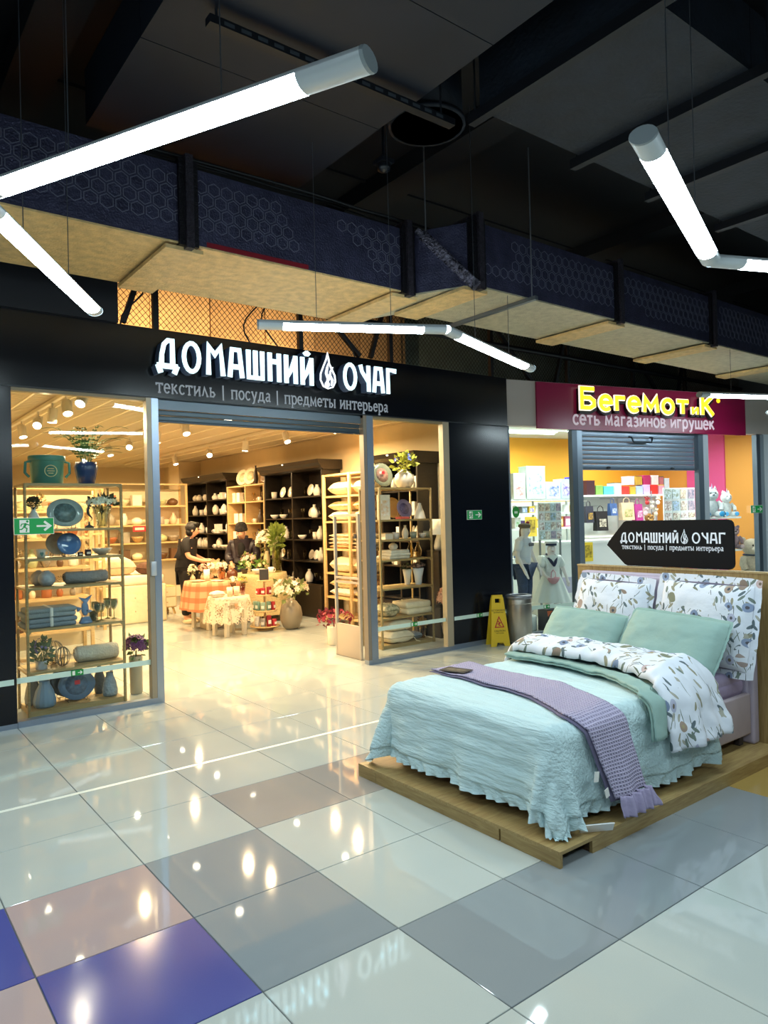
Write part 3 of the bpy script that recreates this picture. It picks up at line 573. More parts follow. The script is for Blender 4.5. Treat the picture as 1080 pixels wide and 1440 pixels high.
# cloth: how a sheet leaves the flat top of the bed
def hang(d, r, flare):
    "d: cloth length past the rounding start -> (out, drop)"
    q = r*pi/2
    if d <= 0: return 0., 0.
    if d < q: a = d/r; return r*sin(a), r*(1-cos(a))
    e = d-q; return r+flare*e, r+e*(1-.5*flare*flare)
def nz(x, y, z=0., o=2): return noise.fractal(V((x, y, z)), 1.0, 2.0, o)
TOPZ = .575; FX, NY, FARY = 1.59, .02, 1.385       # edges of the mattress under the cloth
R_ = .09
def cover_pt(a, b, lift=0., ruf=0.):
    "a: metres along the bed from the foot edge (negative = past it), b: across from the near edge (negative = past it)"
    da = max(0., R_-a); db = max(0., R_-b); dc = max(0., b-(FARY-NY-R_)); ds = db if db > 0 else dc
    p = 2.15; d = (da**p+ds**p)**(1/p) if (da > 0 and ds > 0) else max(da, ds)
    fl = .11+.9*min(1, 4*min(da, ds))*.22
    out, drop = hang(d, R_, fl)
    bx = FX+max(a, R_); by = NY+min(max(b, R_), FARY-NY-R_)
    if da+ds > 1e-6: vx, vy = -da, (-db if db > 0 else dc); k = hypot(vx, vy); vx /= k; vy /= k
    else: vx = vy = 0.
    t = b*1.0 if da >= ds else a*1.0
    hangf = min(1., max(0., (drop-.1)/.35))
    wv = hangf*(.020*sin(t*13.+1.2)+.014*sin(t*23+.4))*(1 if ds <= 0 or da <= 0 else 1.9)
    out += wv + ruf*(.010*sin((a-b)*74+2*sin((a-b)*9))+.008*sin((a-b)*41+2))
    cr = .0055*nz(a*22, b*3.2, 1)*(1-.5*hangf)+.004*nz(a*60, b*9, 4)
    if da > 0 and ds <= 0: cr = .011*nz(d*24+.6*sin(b*3), b*2.2, 2)+.004*nz(d*60, b*7, 5)
    elif ds > 0: cr = .008*nz(a*6, d*9, 3)+.003*nz(a*30, d*22, 6)
    z = TOPZ-drop+lift+(cr if drop < .03 else cr*.2)+.012*nz(a*2.3, b*2.3, 9)*(1 if drop < .05 else 0)
    out += cr*(drop > .03)
    qx, qy = bx+vx*out, by+vy*out       # the hem may hang past the platform edge but not through its deck
    return V((qx, qy, max(z, PH+.010+.006*ruf if (qx > 1.452 and -.118 < qy < 1.488) else .03)))
COVER = m('#c6dfe3', .85, var=.06, vs=3, bump=.8, bs=9, aniso=(7, 1.0, 7), spec=.2)
LF, LN = .335, .36
def cover_fn(u, v):
    a = -LF + u*(1.46+LF); b = -LN+v*(LN+1.365+LN); return cover_pt(a, b)
cv = part('fabric_body', MB().grid(150, 150, cover_fn), COVER)
cvt = thing('coverlet', 'crinkled mint coverlet with ruffled hem hanging over the foot of the bed', 'coverlet', (2.4, .7, .1)); cv.parent = cvt; cv.location = (-2.4, -.7, -.1)
solid(cv, .006, 1)
rf = MB(); RH = .062
def ruffle(path, n):
    def fn(u, v): a, b, na, nb = path(u); return cover_pt(a+na*RH*v, b+nb*RH*v, .002+.004*(1-v), .25+v)
    rf.grid(n, 4, fn)
ruffle(lambda u: (-LF, -LN+u*(1.365+2*LN), -1, 0), 460); ruffle(lambda u: (-LF+u*(1.46+LF), -LN, 0, -1), 380)
ro = part('ruffle', rf, COVER, cvt, (-2.4, -.7, -.1))
# lilac waffle throw lying across
def waffle():
    M = bpy.data.materials.new('lilac_waffle'); M.use_nodes = True; nt = M.node_tree; N = nt.nodes.new; L = nt.links.new; b = nt.nodes['Principled BSDF']
    uv = N('ShaderNodeUVMap'); mp = N('ShaderNodeMapping'); mp.inputs['Scale'].default_value = (1, 1, 1); L(uv.outputs[0], mp.inputs[0])
    sp = N('ShaderNodeSeparateXYZ'); L(mp.outputs[0], sp.inputs[0]); hs = []
    for k, fr in ((0, 2*pi/.019), (1, 2*pi/.017)):
        mu = N('ShaderNodeMath'); mu.operation = 'MULTIPLY'; mu.inputs[1].default_value = fr; L(sp.outputs[k], mu.inputs[0])
        s = N('ShaderNodeMath'); s.operation = 'SINE'; L(mu.outputs[0], s.inputs[0]); hs.append(s)
    mx = N('ShaderNodeMath'); mx.operation = 'MAXIMUM'; L(hs[0].outputs[0], mx.inputs[0]); L(hs[1].outputs[0], mx.inputs[1])
    r = N('ShaderNodeMapRange'); r.inputs[1].default_value = -1; L(mx.outputs[0], r.inputs[0])
    cr = N('ShaderNodeValToRGB'); cr.color_ramp.elements[0].color = lin('#857d9b'); cr.color_ramp.elements[1].color = lin('#b9b1cc'); cr.color_ramp.elements[1].position = .7; L(r.outputs[0], cr.inputs[0]); L(cr.outputs[0], b.inputs['Base Color'])
    bp = N('ShaderNodeBump'); bp.inputs['Strength'].default_value = .9; bp.inputs['Distance'].default_value = .008; L(r.outputs[0], bp.inputs['Height']); L(bp.outputs[0], b.inputs['Normal'])
    b.inputs['Roughness'].default_value = .9; b.inputs['Specular IOR Level'].default_value = .15; return M
def uv_from(me, uvs):
    lay = me.uv_layers.new(name='UVMap')
    for lp in me.loops: lay.data[lp.index].uv = uvs[lp.vertex_index]
def strip_cloth(name, x_of, s0, s1, lift, mat, parent, nu, nv, amp=.004, flare=.07, r=.1, top=TOPZ, zmin=PH+.02, thick=.008, fold=.015, near=NY, fq=1.):
    "band across the bed: s runs from the far side (s=far) to past the near edge (negative s = hanging)"
    uvs = []
    def fn(u, v):
        s = s1+(s0-s1)*u; d = max(0., r-s); out, drop = hang(d, r, flare); xa, xb = x_of(s, drop); x = xa+(xb-xa)*v
        h = min(1., max(0., (drop-.06)/.3)); out += h*(fold*sin(x*19*fq+1)+fold*.6*sin(x*37*fq+2))
        y = near+max(s, r)-out-(lift+.012)*min(1, drop*20); c = amp*nz(x*7, s*7, 5)+amp*.6*nz(x*25, s*25, 2)
        uvs.append((x, s)); z = top-drop+lift*(1-h*.5)+(c if drop < .05 else 0)+.012*nz((x-FX)*2.3, s*2.3, 9)*(1 if drop < .05 else 0)
        return V((x, y-(c if drop >= .05 else 0), max(z, zmin)))
    o = part(name, MB().grid(nu, nv, fn), mat, parent); uv_from(o.data, uvs); return solid(o, thick, 1)
tw = thing('throw_blanket', 'lilac waffle throw with a frilled end laid across the mint coverlet', 'blanket', (2.1, .4, .1))
def thr(s, drop):
    if drop > .02: k = min(1, drop/.5); return 1.80+.16*k, 2.13+.07*k
    e = max(0., min(1., (s-.1)/1.2)); bow = sin(min(1, e*1.6)*pi*.62)
    return 1.80+.20*bow-.02*e+.04*e*e, 2.13+.17*bow+.07*e
WAF = waffle()
o = strip_cloth('waffle_body', thr, -.36, 1.365, .026, WAF, tw, 120, 22, flare=.24, fold=.008, zmin=.05); o.location = (-2.1, -.4, -.1)
o = strip_cloth('under_layer', lambda s, d: (thr(s, d)[0]-.016, thr(s, d)[0]+.2), -.37, 1.365, .015, m('#6f6a86', .9, var=.1, vs=30), tw, 80, 6, flare=.2, fold=.008, thick=.006); o.location = (-2.1, -.4, -.1)
def thr2(s, drop): a, b = thr(-.36, .47); k = (s+.36)/-.09; return a-.015*k, b+.03*k
o = strip_cloth('frilled_end', thr2, -.455, -.355, .028, m('#a79dbd', .85, bump=.2, bs=60), tw, 10, 70, flare=.30, fold=.016, thick=.004, amp=.006, fq=4.5, zmin=.03); o.location = (-2.1, -.4, -.1)
part('care_label', MB().box((0, 0, 0), (.035, .003, .05), ry=.2), WHITE, tw, (1.80-2.1, -.07-.4, .33-.1)); part('care_label', MB().box((0, 0, 0), (.03, .003, .045), ry=-.3), WHITE, tw, (1.86-2.1, -.085-.4, .24-.1))
cd_ = thing('price_card', 'dark printed card lying on the lilac throw', 'card', (2.06, 1.20, TOPZ+.046), .25)
part('card', MB().box((0, 0, 0), (.12, .19, .004)), m('#3d332c', .4, var=.5, vs=14), cd_)
part('print', MB().box((0, .0, .0024), (.06, .14, .0006)), m('#75664f', .5, var=.6, vs=30), cd_)
bk = thing('leaflet', 'white folded leaflet sticking out from under the throw end', 'leaflet', (1.76, -.095, PH-.005), -.5)
part('page', MB().box((0, 0, .028), (.17, .004, .05), rx=.5), WHITE, bk); part('cover_page', MB().box((.0, .012, .03), (.16, .004, .05), rx=.75), m('#6f8fa0', .4), bk)
# green flat layer and floral duvet folded down
GREEN = m('#93b0a9', .75, var=.08, vs=4, bump=.3, bs=12, spec=.25)
def floral(name='floral_print', sc=1.):
    M = bpy.data.materials.new(name); M.use_nodes = True; nt = M.node_tree; N = nt.nodes.new; L = nt.links.new; b = nt.nodes['Principled BSDF']
    uv = N('ShaderNodeUVMap'); base = N('ShaderNodeRGB'); base.outputs[0].default_value = lin('#dfe4ef'); cur = base.outputs[0]
    def layer(cur, scale, rot, stretch, thr, cols, seed, msk):
        mp = N('ShaderNodeMapping'); mp.vector_type = 'TEXTURE'; mp.inputs['Scale'].default_value = (1/(scale*sc*stretch), 1/(scale*sc), 1); mp.inputs['Rotation'].default_value = (0, 0, rot); mp.inputs['Location'].default_value = (seed, seed*.7, 0)
        L(uv.outputs[0], mp.inputs[0])
        nzn = N('ShaderNodeTexNoise'); nzn.inputs['Scale'].default_value = 9*sc; L(uv.outputs[0], nzn.inputs[0])
        mixv = N('ShaderNodeMix'); mixv.data_type = 'VECTOR'; mixv.inputs[0].default_value = .16; L(mp.outputs[0], mixv.inputs[4]); L(nzn.outputs[1], mixv.inputs[5])
        vo = N('ShaderNodeTexVoronoi'); vo.inputs['Scale'].default_value = 1.0; vo.voronoi_dimensions = '2D'; L(mixv.outputs[1], vo.inputs[0])
        lt = N('ShaderNodeMath'); lt.operation = 'LESS_THAN'; lt.inputs[1].default_value = thr; L(vo.outputs['Distance'], lt.inputs[0])
        s = N('ShaderNodeSeparateColor'); L(vo.outputs['Color'], s.inputs[0]); gt = N('ShaderNodeMath'); gt.operation = 'GREATER_THAN'; gt.inputs[1].default_value = msk; L(s.outputs[1], gt.inputs[0])
        mk = N('ShaderNodeTexNoise'); mk.inputs['Scale'].default_value = 4.2*sc; mm = N('ShaderNodeMapping'); mm.inputs['Location'].default_value = (3.1, 1.7, 0); L(uv.outputs[0], mm.inputs[0]); L(mm.outputs[0], mk.inputs[0])
        g2 = N('ShaderNodeMath'); g2.operation = 'GREATER_THAN'; g2.inputs[1].default_value = .42; L(mk.outputs[0], g2.inputs[0])
        mu = N('ShaderNodeMath'); mu.operation = 'MULTIPLY'; L(lt.outputs[0], mu.inputs[0]); L(gt.outputs[0], mu.inputs[1])
        mu2 = N('ShaderNodeMath'); mu2.operation = 'MULTIPLY'; L(mu.outputs[0], mu2.inputs[0]); L(g2.outputs[0], mu2.inputs[1])
        r = N('ShaderNodeValToRGB'); r.color_ramp.interpolation = 'CONSTANT'
        for k, c in enumerate(cols):
            e = r.color_ramp.elements[k] if k < 2 else r.color_ramp.elements.new(k/len(cols)); e.position = k/len(cols); e.color = lin(c)
        L(s.outputs[0], r.inputs[0]); mx = N('ShaderNodeMix'); mx.data_type = 'RGBA'; L(mu2.outputs[0], mx.inputs[0]); L(cur, mx.inputs[6]); L(r.outputs[0], mx.inputs[7]); return mx.outputs[2]
    for sd, rt in ((0, .35), (5, -.5), (9, .05)): cur = layer(cur, 2.6, rt, 16., .075, ('#5d6a5a', '#6d7a6c', '#4b5a5e'), sd, .35)      # stems: long thin strokes
    for sd, rt in ((1, .8), (4, -.7), (7, .15)): cur = layer(cur, 9.5, rt, 2.8, .2, ('#75827a', '#96937e', '#616f76', '#a9a89c'), sd, .52)   # leaves
    cur = layer(cur, 10, 0, 1.15, .25, ('#8e9dba', '#b4b8cf', '#c0acac', '#a08e80', '#7d8dab'), 2, .55)                                    # blossoms
    cur = layer(cur, 10, 0, 1.15, .09, ('#5b5a62', '#75685a', '#a89c76', '#4c525c'), 2, .55)
    cur = layer(cur, 5, .3, 1.4, .17, ('#8a7a6e', '#80846f', '#a5958f', '#8595ad'), 6, .62)
    L(cur, b.inputs['Base Color']); b.inputs['Roughness'].default_value = .75; b.inputs['Specular IOR Level'].default_value = .2
    n = N('ShaderNodeTexNoise'); n.inputs['Scale'].default_value = 11; n.inputs['Detail'].default_value = 4; L(uv.outputs[0], n.inputs[0]); bp = N('ShaderNodeBump'); bp.inputs['Strength'].default_value = .35; bp.inputs['Distance'].default_value = .02
    L(n.outputs[0], bp.inputs['Height']); L(bp.outputs[0], b.inputs['Normal']); return M
FLORAL = floral(); 
gd = thing('flat_sheet', 'sage green sheet turned down under the floral duvet', 'sheet', (2.8, .5, .3))
def gx(s, drop):
    e = max(0., min(1., s/1.2)); a = 2.36+.30*sin(min(1, e*1.7)*pi/2)
    if drop > .01: a = 2.36-.05*min(1, drop*4)
    return a, 3.02
o = strip_cloth('sheet_body', gx, -.17, 1.30, .032, GREEN, gd, 90, 40, amp=.006, flare=.13, fold=.016, thick=.012); o.location = (-2.8, -.5, -.3)
o = strip_cloth('turned_edge', lambda s, d: (gx(s, d)[0]-.004, gx(s, d)[0]+.12), -.175, 1.31, .048, GREEN, gd, 80, 10, amp=.010, flare=.2, fold=.02, thick=.014); o.location = (-2.8, -.5, -.3)
dv = thing('duvet', 'white floral duvet with wildflower print folded down before the pillows', 'duvet', (2.9, .5, .4))
def duvet_fn(uvs):
    def fn(u, v):
        s = 1.50+(-.30-1.50)*u; r = .13; d = max(0., r-s); out, drop = hang(d, r, .12)
        e = max(0., min(1., s/1.1)); xa = 2.52+.22*sin(min(1, e*1.7)*pi/2) if drop < .02 else 2.52-.05*min(1, drop*5); xb = 3.088-(.0 if drop < .1 else .02)
        x = xa+(xb-xa)*v; puff = .10*(sin(pi*min(1, max(0, v)))**.42)*(1-.45*min(1, drop/.2)); lump = .02*nz(x*5, s*4, 2)+.012*nz(x*13, s*13, 7)
        h = min(1, drop/.25); out += h*(.018*sin(x*17)+.014*sin(x*33+1))+(puff*.75+lump)*min(1, drop/.12)
        z = TOPZ+.078+puff*(1-.75*min(1, drop/.15))+lump*(1-h)-drop; y = NY+max(s, r)-out-.075*h
        if s > 1.24: fo, fd = hang(s-1.24, .13, .15); y = NY+1.24+fo+.03*min(1, fd*8); z -= fd
        uvs.append((x*1.0, s)); return V((x, y, z))
    return fn
uvs = []; o = part('duvet_body', MB().grid(110, 44, duvet_fn(uvs)), FLORAL, dv, (-2.9, -.5, -.4)); uv_from(o.data, uvs); solid(o, .022, -1)
# pillows
def pillow_mesh(w, h, t, flange=.0, seed=0, n=26, crush=.0):
    vs = {}
    def sup(x): return (max(0., 1-abs(x)**2.6))**.5
    def mk(side):
        def fn(u, v):
            x = -1+2*u; y = -1+2*v; k = sup(x)*sup(y); pin = 1-.07*(x*x)*(y*y*0+1)*(1-abs(y))*0
            wx = x*w/2*(1-.05*(1-y*y)*0); ed = .06*(1-abs(x))*abs(y)**3
            z = side*(t/2*k**.8+.004)+.012*nz(x*2.2+seed, y*2.2, side)*k+.006*nz(x*8, y*8+seed, side)
            s = 1-.05*(x*x+y*y)/2
            return V((wx*(1-.045*(1-x*x)*0)*s+.0, z, y*h/2*s*(1-.06*(1-abs(x)**2)*abs(y)**4)))
        return fn
    mb = MB(); mb.grid(n, n, mk(-1)); mb.grid(n, n, mk(1))
    if flange:
        def ring(u, v):
            a = 2*pi*u; c, s_ = cos(a), sin(a); q = max(abs(c), abs(s_)); x, y = c/q, s_/q
            s = 1-.05*(x*x+y*y)/2; k = flange*v
            return V((x*(w/2*s*.985+k), .004*sin(a*23+seed)*v, y*(h/2*s*.985+k)))
        mb.grid(90, 3, ring)
    return mb
def pillow(name, label, c, w, h, t, rz, lean, roll, mat, flange=0., seed=0, trim=None, cat='pillow', sc=1.):
    mb = pillow_mesh(w, h, t, flange, seed); me = mb.mesh('pillow_body', mat); uv_from(me, [(p[0]*sc+seed*1.7, p[2]*sc+seed) for p in mb.v])
    me.transform(Matrix.Rotation(roll, 4, 'Y')); me.transform(Matrix.Rotation(lean, 4, 'X')); me.transform(Matrix.Rotation(rz, 4, 'Z'))
    zmin = min(v.co.z for v in me.vertices)
    t_ = thing(name, label, cat, (c[0], c[1], c[2]+zmin)); o = part('pillow_body', me, None, t_, (0, 0, -zmin)); return t_
# leaning against the headboard (front towards the foot of the bed)
pillow('bed_pillow', 'white floral pillow leaning upright on the headboard beside the oak panel edge', (3.485, 1.02, .856), .62, .545, .15, -pi/2, -.28, .03, FLORAL, .045, 3)
pillow('bed_pillow', 'white floral pillow with a pointed raised corner and ruffled lower edge', (3.485, .285, .862), .66, .58, .16, -pi/2, -.22, .02, FLORAL, .05, 8)
pillow('bed_pillow', 'sage green pillow with a faded edge, beside the steel bin', (3.243, 1.10, .733), .66, .38, .17, -pi/2+.04, -.62, .05, GREEN, .018, 1)
pillow('bed_pillow', 'sage green pillow with a gathered corner, next to the side rail', (3.243, .385, .752), .72, .42, .18, -pi/2, -.62, .06, GREEN, .022, 5)
# arrow sign standing on the panel
def arrow_sign():
    a = PX(853, 765, 3.70); yR = PX(1031, 760, 3.70).y; z0, z1 = 1.212, 1.557; W = a.y-yR
    t = thing('arrow_sign', 'black arrow board with white shop lettering standing on the oak panel', 'sign', (3.715, a.y, z0), -pi/2)
    H = z1-z0; poly = [(0, H*.45), (.02, H*.40), (W*.155, .01), (W*.18, 0)]+[(W-.04+.04*cos(q), .04+.04*sin(q)) for q in (-pi/2, -pi/3, -pi/6, 0)]+[(W-.04+.04*cos(q), H-.04+.04*sin(q)) for q in (0, pi/6, pi/3, pi/2)]+[(W*.18, H), (W*.155, H-.01), (.02, H*.54)]
    part('board', MB().prism(poly, -.01, .01), m('#03060c', .5, spec=.25), t); Wm = m('#eef3fb', .5, emit=.06)
    pen_line(t, 'ДОМАШНИЙ', CAPS, W*.125, H*.515, .076, .0105, -.0125, -.010, Wm, name='letter', fit=W*.475); pen_line(t, 'ОЧАГ', CAPS, W*.705, H*.515, .076, .0105, -.0125, -.010, Wm, name='letter', fit=W*.235)
    flame(t, W*.648, H*.505, .09, -.0125, -.010, Wm)
    pen_line(t, 'текстиль | посуда | предметы интерьера', LOW, W*.135, H*.37, .05, .0038, -.012, -.010, Wm, fit=W*.795)
arrow_sign()
# ---------------------------------------------------------------- goods: one builder per kind, copies share meshes
PROTO = {}
RND = random.Random(5)
def leaves(mb, c, R, n, size, flat=.0, up=.3, seed=0):
    r = random.Random(seed)
    for _ in range(n):
        d = V((r.gauss(0, 1), r.gauss(0, 1), r.gauss(0, 1)+up)).normalized(); p = V(c)+V((d.x*R[0], d.y*R[1], d.z*R[2]))*(r.random()**.4)
        a = d.cross(V((r.random()-.5, r.random()-.5, r.random()-.5))).normalized(); b = (d+V((0, 0, .4))).normalized(); s = size*(.6+.8*r.random())
        mb.add([p, p+a*s*.4+b*s*.5, p+b*s*1.1, p-a*s*.4+b*s*.5], [(0, 1, 2, 3)])
    return mb
def blooms(mb, c, R, n, size, seed=0, petals=6):
    r = random.Random(seed)
    for _ in range(n):
        d = V((r.gauss(0, 1), r.gauss(0, 1), abs(r.gauss(0, .8)))).normalized(); p = V(c)+V((d.x*R[0], d.y*R[1], d.z*R[2])); s = size*(.7+.6*r.random())
        x = d.orthogonal().normalized(); y = d.cross(x)
        for k in range(petals):
            a = 2*pi*k/petals; q = x*cos(a)+y*sin(a); w_ = d.cross(q)
            mb.add([p, p+q*s*.5+w_*s*.3+d*s*.15, p+q*s+d*s*.3, p+q*s*.5-w_*s*.3+d*s*.15], [(0, 1, 2, 3)])
        mb.ell(p+d*s*.12, (s*.25,)*3, 6, 4)
    return mb
def stems(mb, c, top, n, spread, seed=0, r_=.0022):
    r = random.Random(seed)
    for _ in range(n):
        a = r.random()*2*pi; e = spread*r.random(); mb.tube([c, V(c)+V((cos(a)*e*.3, sin(a)*e*.3, (top-c[2])*.55)), V((c[0]+cos(a)*e, c[1]+sin(a)*e, top*(.85+.15*r.random())))], r_, 4, False)
    return mb
def prof(style, r, h):
    S = {'cyl': [(.86, 0), (.92, .03), (.94, .5), (1, .97), (.97, 1), (.86, .98), (.84, .1)], 'cone': [(.62, 0), (.66, .03), (.85, .6), (1, .98), (.95, 1), (.8, .6), (.6, .08)],
         'globe': [(.45, 0), (.72, .08), (.96, .3), (1, .48), (.88, .72), (.5, .9), (.3, .95), (.34, 1), (.26, .99), (.25, .9)],
         'bottle': [(.7, 0), (.78, .03), (1, .3), (.95, .5), (.6, .72), (.36, .84), (.34, .95), (.42, 1), (.3, .99), (.28, .85)],
         'urn': [(.55, 0), (.6, .04), (.85, .3), (1, .58), (.85, .8), (.6, .9), (.68, 1), (.58, .99), (.5, .9)], 'jar': [(.85, 0), (.95, .04), (1, .2), (1, .75), (.9, .86), (.9, .9), (.0, .9)],
         'bowl': [(.35, 0), (.4, .06), (.7, .3), (.92, .7), (1, 1), (.95, .99), (.65, .38), (.3, .14), (0, .12)], 'bell': [(1, 0), (.98, .04), (.7, .45), (.42, .7), (.4, .78), (.28, .86), (.3, .94), (0, 1)],
         'goblet': [(.75, 0), (.7, .02), (.12, .06), (.1, .45), (.5, .52), (.92, .68), (1, .86), (.95, 1), (.9, .99), (.9, .86), (.45, .56)], 'tumbler': [(.82, 0), (1, 1), (.95, .99), (.78, .06)],
         'taper': [(.5, 0), (.55, .02), (.72, .5), (1, 1), (.94, .99), (.66, .5), (.45, .06)], 'pear': [(.8, 0), (.95, .06), (1, .25), (.8, .6), (.5, .85), (.46, .96), (.5, 1), (.4, .99), (.4, .85)]}[style]
    return [(a*r, b*h) for a, b in S]
def rib(n, k): return lambda a, z: k*cos(a*n)
def pot(style, r, h, col, ribs=0, rough=.35, seg=20, glass=False, var=0., bump=0.):
    mt = vessel(col) if glass else m(col, rough, var=var, vs=20, bump=bump, bs=40)
    return MB().lathe(prof(style, r, h), seg=max(seg, ribs*4 if ribs else 0), wob=rib(ribs, .035) if ribs else None), mt
VG = {}
def vessel(c):
    if c not in VG: VG[c] = vessel_glass('vessel_glass', c)
    return VG[c]
def build(kind, p):
    r = p.get('r', .05); h = p.get('h', .12); col = p.get('col', '#eeeae2'); c2 = p.get('col2', '#6b7d4c'); sd = p.get('seed', 1); g = p.get('glass', False)
    if kind == 'vase':
        b, mt = pot(p.get('style', 'globe'), r, h, col, p.get('ribs', 0), p.get('rough', .35), glass=g, var=p.get('var', 0.), bump=p.get('bump', 0.)); out = [('vessel', b, mt, [])]
        if p.get('rim'): out[0][3].append(('rim_band', MB().lathe([(r*.99, h*.93), (r*1.02, h*.96), (r*.99, h*1.0)]), m(p['rim'], .3, .5)))
        return out
    if kind == 'mug':
        b = MB().lathe(prof('tumbler', r, h)); hd = MB().tube([(r*.9, 0, h*.8), (r*1.5, 0, h*.75), (r*1.6, 0, h*.45), (r*1.25, 0, h*.2), (r*.85, 0, h*.2)], r*.14, 6)
        out = [('cup_body', b, m(col, .3), []), ('handle', hd, m(col, .3), [])]
        if p.get('motif'): out.append(('motif', MB().prism([(-r*.4, h*.5), (0, h*.15), (r*.4, h*.5), (r*.2, h*.72), (0, h*.58), (-r*.2, h*.72)], -r*1.03, -r*.9), m(p['motif'], .4), []))
        return out
    if kind == 'plate':      # standing on a wire easel, face towards -y
        R = Matrix.Rotation(pi/2-.24, 3, 'X') if not p.get('flat') else None; k = p.get('oval', 1.)
        b = MB().lathe([(.0, 0), (r*.55, 0), (r*.62, .004), (r, r*.12), (r*.99, r*.15), (r*.6, r*.05), (0, r*.035)], seg=36, wob=rib(p['ribs'], .015) if p.get('ribs') else None)
        b.v = [(x, y*k, z) for x, y, z in b.v]
        if R: zc = r*k*cos(.24)*1.0+.012; b.v = [tuple(R @ V((x, y, z))+V((0, 0, zc))) for x, y, z in b.v]
        out = [('dish', b, m(col, p.get('rough', .22), var=p.get('var', .1), vs=25), [])]
        if p.get('tag_') : out.append(('price_sticker', MB().box((0, -.035, r*k*1.25), (r*.3, .002, r*.24), rz=.1), m('#c72c3c', .5), []))
        if p.get('inner'):
            q = MB().lathe([(0, 0), (r*.6, 0), (r*.6, .002), (0, .002)], seg=28); 
            q.v = [tuple(R @ V((x, y, z+r*.056))+V((0, 0, zc))) for x, y, z in q.v] if R else [(x, y, z+r*.056) for x, y, z in q.v]; out[0][3].append(('centre_print', q, m(p['inner'], .3, var=.4, vs=40)))
        if R:
            e = MB()
            for s in (-1, 1): e.tube([(s*r*.5, -.03-r*.1, .03), (s*r*.5, -.03-r*.1, .004), (s*r*.5, r*.5, .004), (s*r*.25, r*.36, r*1.1)], .003, 5)
            e.tube([(-r*.5, r*.2, .004), (r*.5, r*.2, .004)], .003, 5); out.append(('easel', e, m('#3b332c', .4, .5), []))
        return out
    if kind == 'box':
        d = p.get('d', .1); w_ = p.get('w', .1); out = [('carton', MB().box((0, 0, h/2), (w_, d, h)), m(col, .5, var=p.get('var', .1), vs=20), [])]
        out.append(('lid', MB().box((0, 0, h+.004), (w_*1.03, d*1.03, .012)), m(c2 if 'col2' in p else col, .5), []))
        if p.get('art'): out.append(('front_print', MB().b2(-w_*.38, w_*.38, -d/2-.0015, -d/2-.0002, h*.15, h*.8), m(p['art'], .5, var=.7, vs=p.get('as_', 22), vcol=p.get('art2', '#f0f0f0')), []))
        return out
    if kind == 'candle':
        return [('wax', MB().lathe([(r*.94, 0), (r, .01), (r, h-.008), (r*.93, h), (0, h-.004)]), m(col, .5, spec=.4), []), ('wick', MB().tube([(0, 0, h-.004), (.002, 0, h+.012)], .0015, 4), m('#2a241e', .8), []), ('paper_label', MB().b2(-r*.6, r*.6, -r*1.03, -r*.7, h*.25, h*.6), m('#e9e2d2', .6), [])]
    if kind == 'folded':     # folded textile, layers
        w_ = p.get('w', .4); d = p.get('d', .25); n = p.get('n', 3); out = []; fm = m(col, .9, var=.12, vs=9, bump=.6, bs=p.get('bs', 30), spec=.1)
        for k in range(n):
            b = MB(); hh = h/n; q = random.Random(sd*7+k)
            b.rbox((q.uniform(-.008, .008), q.uniform(-.006, .006), hh*(k+.5)), (w_*(1-.03*k), d*(1-.03*k), hh*1.04), hh*.46, q.uniform(-.03, .03), 3)
            b.v = [(x+.006*nz(x*9, z*9, sd), y+.008*nz(x*11, z*20, sd+3), max(.0005, z+.006*nz(x*7, y*7, sd+k)*min(1, z/.03))) for x, y, z in b.v]
            out.append(('folded_layer', b, fm, []))
        if p.get('band'): out.append(('band', MB().rbox((0, 0, h*.53+.001), (w_*.07, d*1.03, h*1.04), .01), m(p['band'], .7), []))
        return out
    if kind == 'roll':
        w_ = p.get('w', .4); b = MB(); ax = Matrix.Rotation(pi/2, 3, 'Y')
        b.lathe([(r*.3, 0), (r*.75, .004), (r*.98, .02), (r, w_*.5), (r*.96, w_-.02), (r*.7, w_-.003), (r*.2, w_)], (-w_/2, 0, r), 20, ax, lambda a, z: .06*sin(a*3+z*11)+.05*nz(a*2, z*14, sd))
        sp = MB().tube([(-w_/2-.004, r*.75*(1-k/22)*cos(k*.7), r+r*.75*(1-k/22)*sin(k*.7)) for k in range(20)], .004, 4)
        return [('rolled_cloth', b, m(col, .95, var=.15, vs=12, bump=.7, bs=60, spec=.1), []), ('rolled_edge', sp, m(c2 if 'col2' in p else col, .9), [])]
    if kind == 'cushion':    # lying flat
        w_ = p.get('w', .45); b = pillow_mesh(w_, p.get('d', w_*.8), h, .012 if p.get('flange') else 0., sd, 14); b.v = [(x, z, max(y+h*.5, .001)) for x, y, z in b.v]
        return [('cushion_body', b, m(col, .9, var=p.get('var', .06), vs=p.get('vs', 14), bump=.35, bs=24, vcol=p.get('vcol')), [])]+([('tie_cord', MB().tube([(w_*.4, -w_*.2, h*.5), (w_*.46, -w_*.36, h*.3), (w_*.5, -w_*.4, .01), (w_*.55, -w_*.52, .006)], .005, 5), m('#e0cfae', .8), [])] if p.get('cord') else [])
    if kind == 'plant':
        b, mt = pot(p.get('style', 'cone'), r, h, col, p.get('ribs', 0), glass=g); fr = p.get('fr', r*1.6); fh = p.get('fh', r*1.6); zc = h+fh*.7
        fo = leaves(MB(), (0, 0, zc), (fr, fr, fh), p.get('n', 90), p.get('ls', .03), seed=sd); stems(fo, (0, 0, h*.3), zc, 10, fr*.6, sd)
        out = [('pot', b, mt, []), ('foliage', fo, m(c2, .6, var=.35, vs=30), [])]
        if p.get('bl'): out.append(('blossoms', blooms(MB(), (0, 0, zc), (fr, fr, fh*1.05), p.get('nb', 14), p.get('bsz', .03), sd+1), m(p['bl'], .6, var=.25, vs=30), []))
        return out
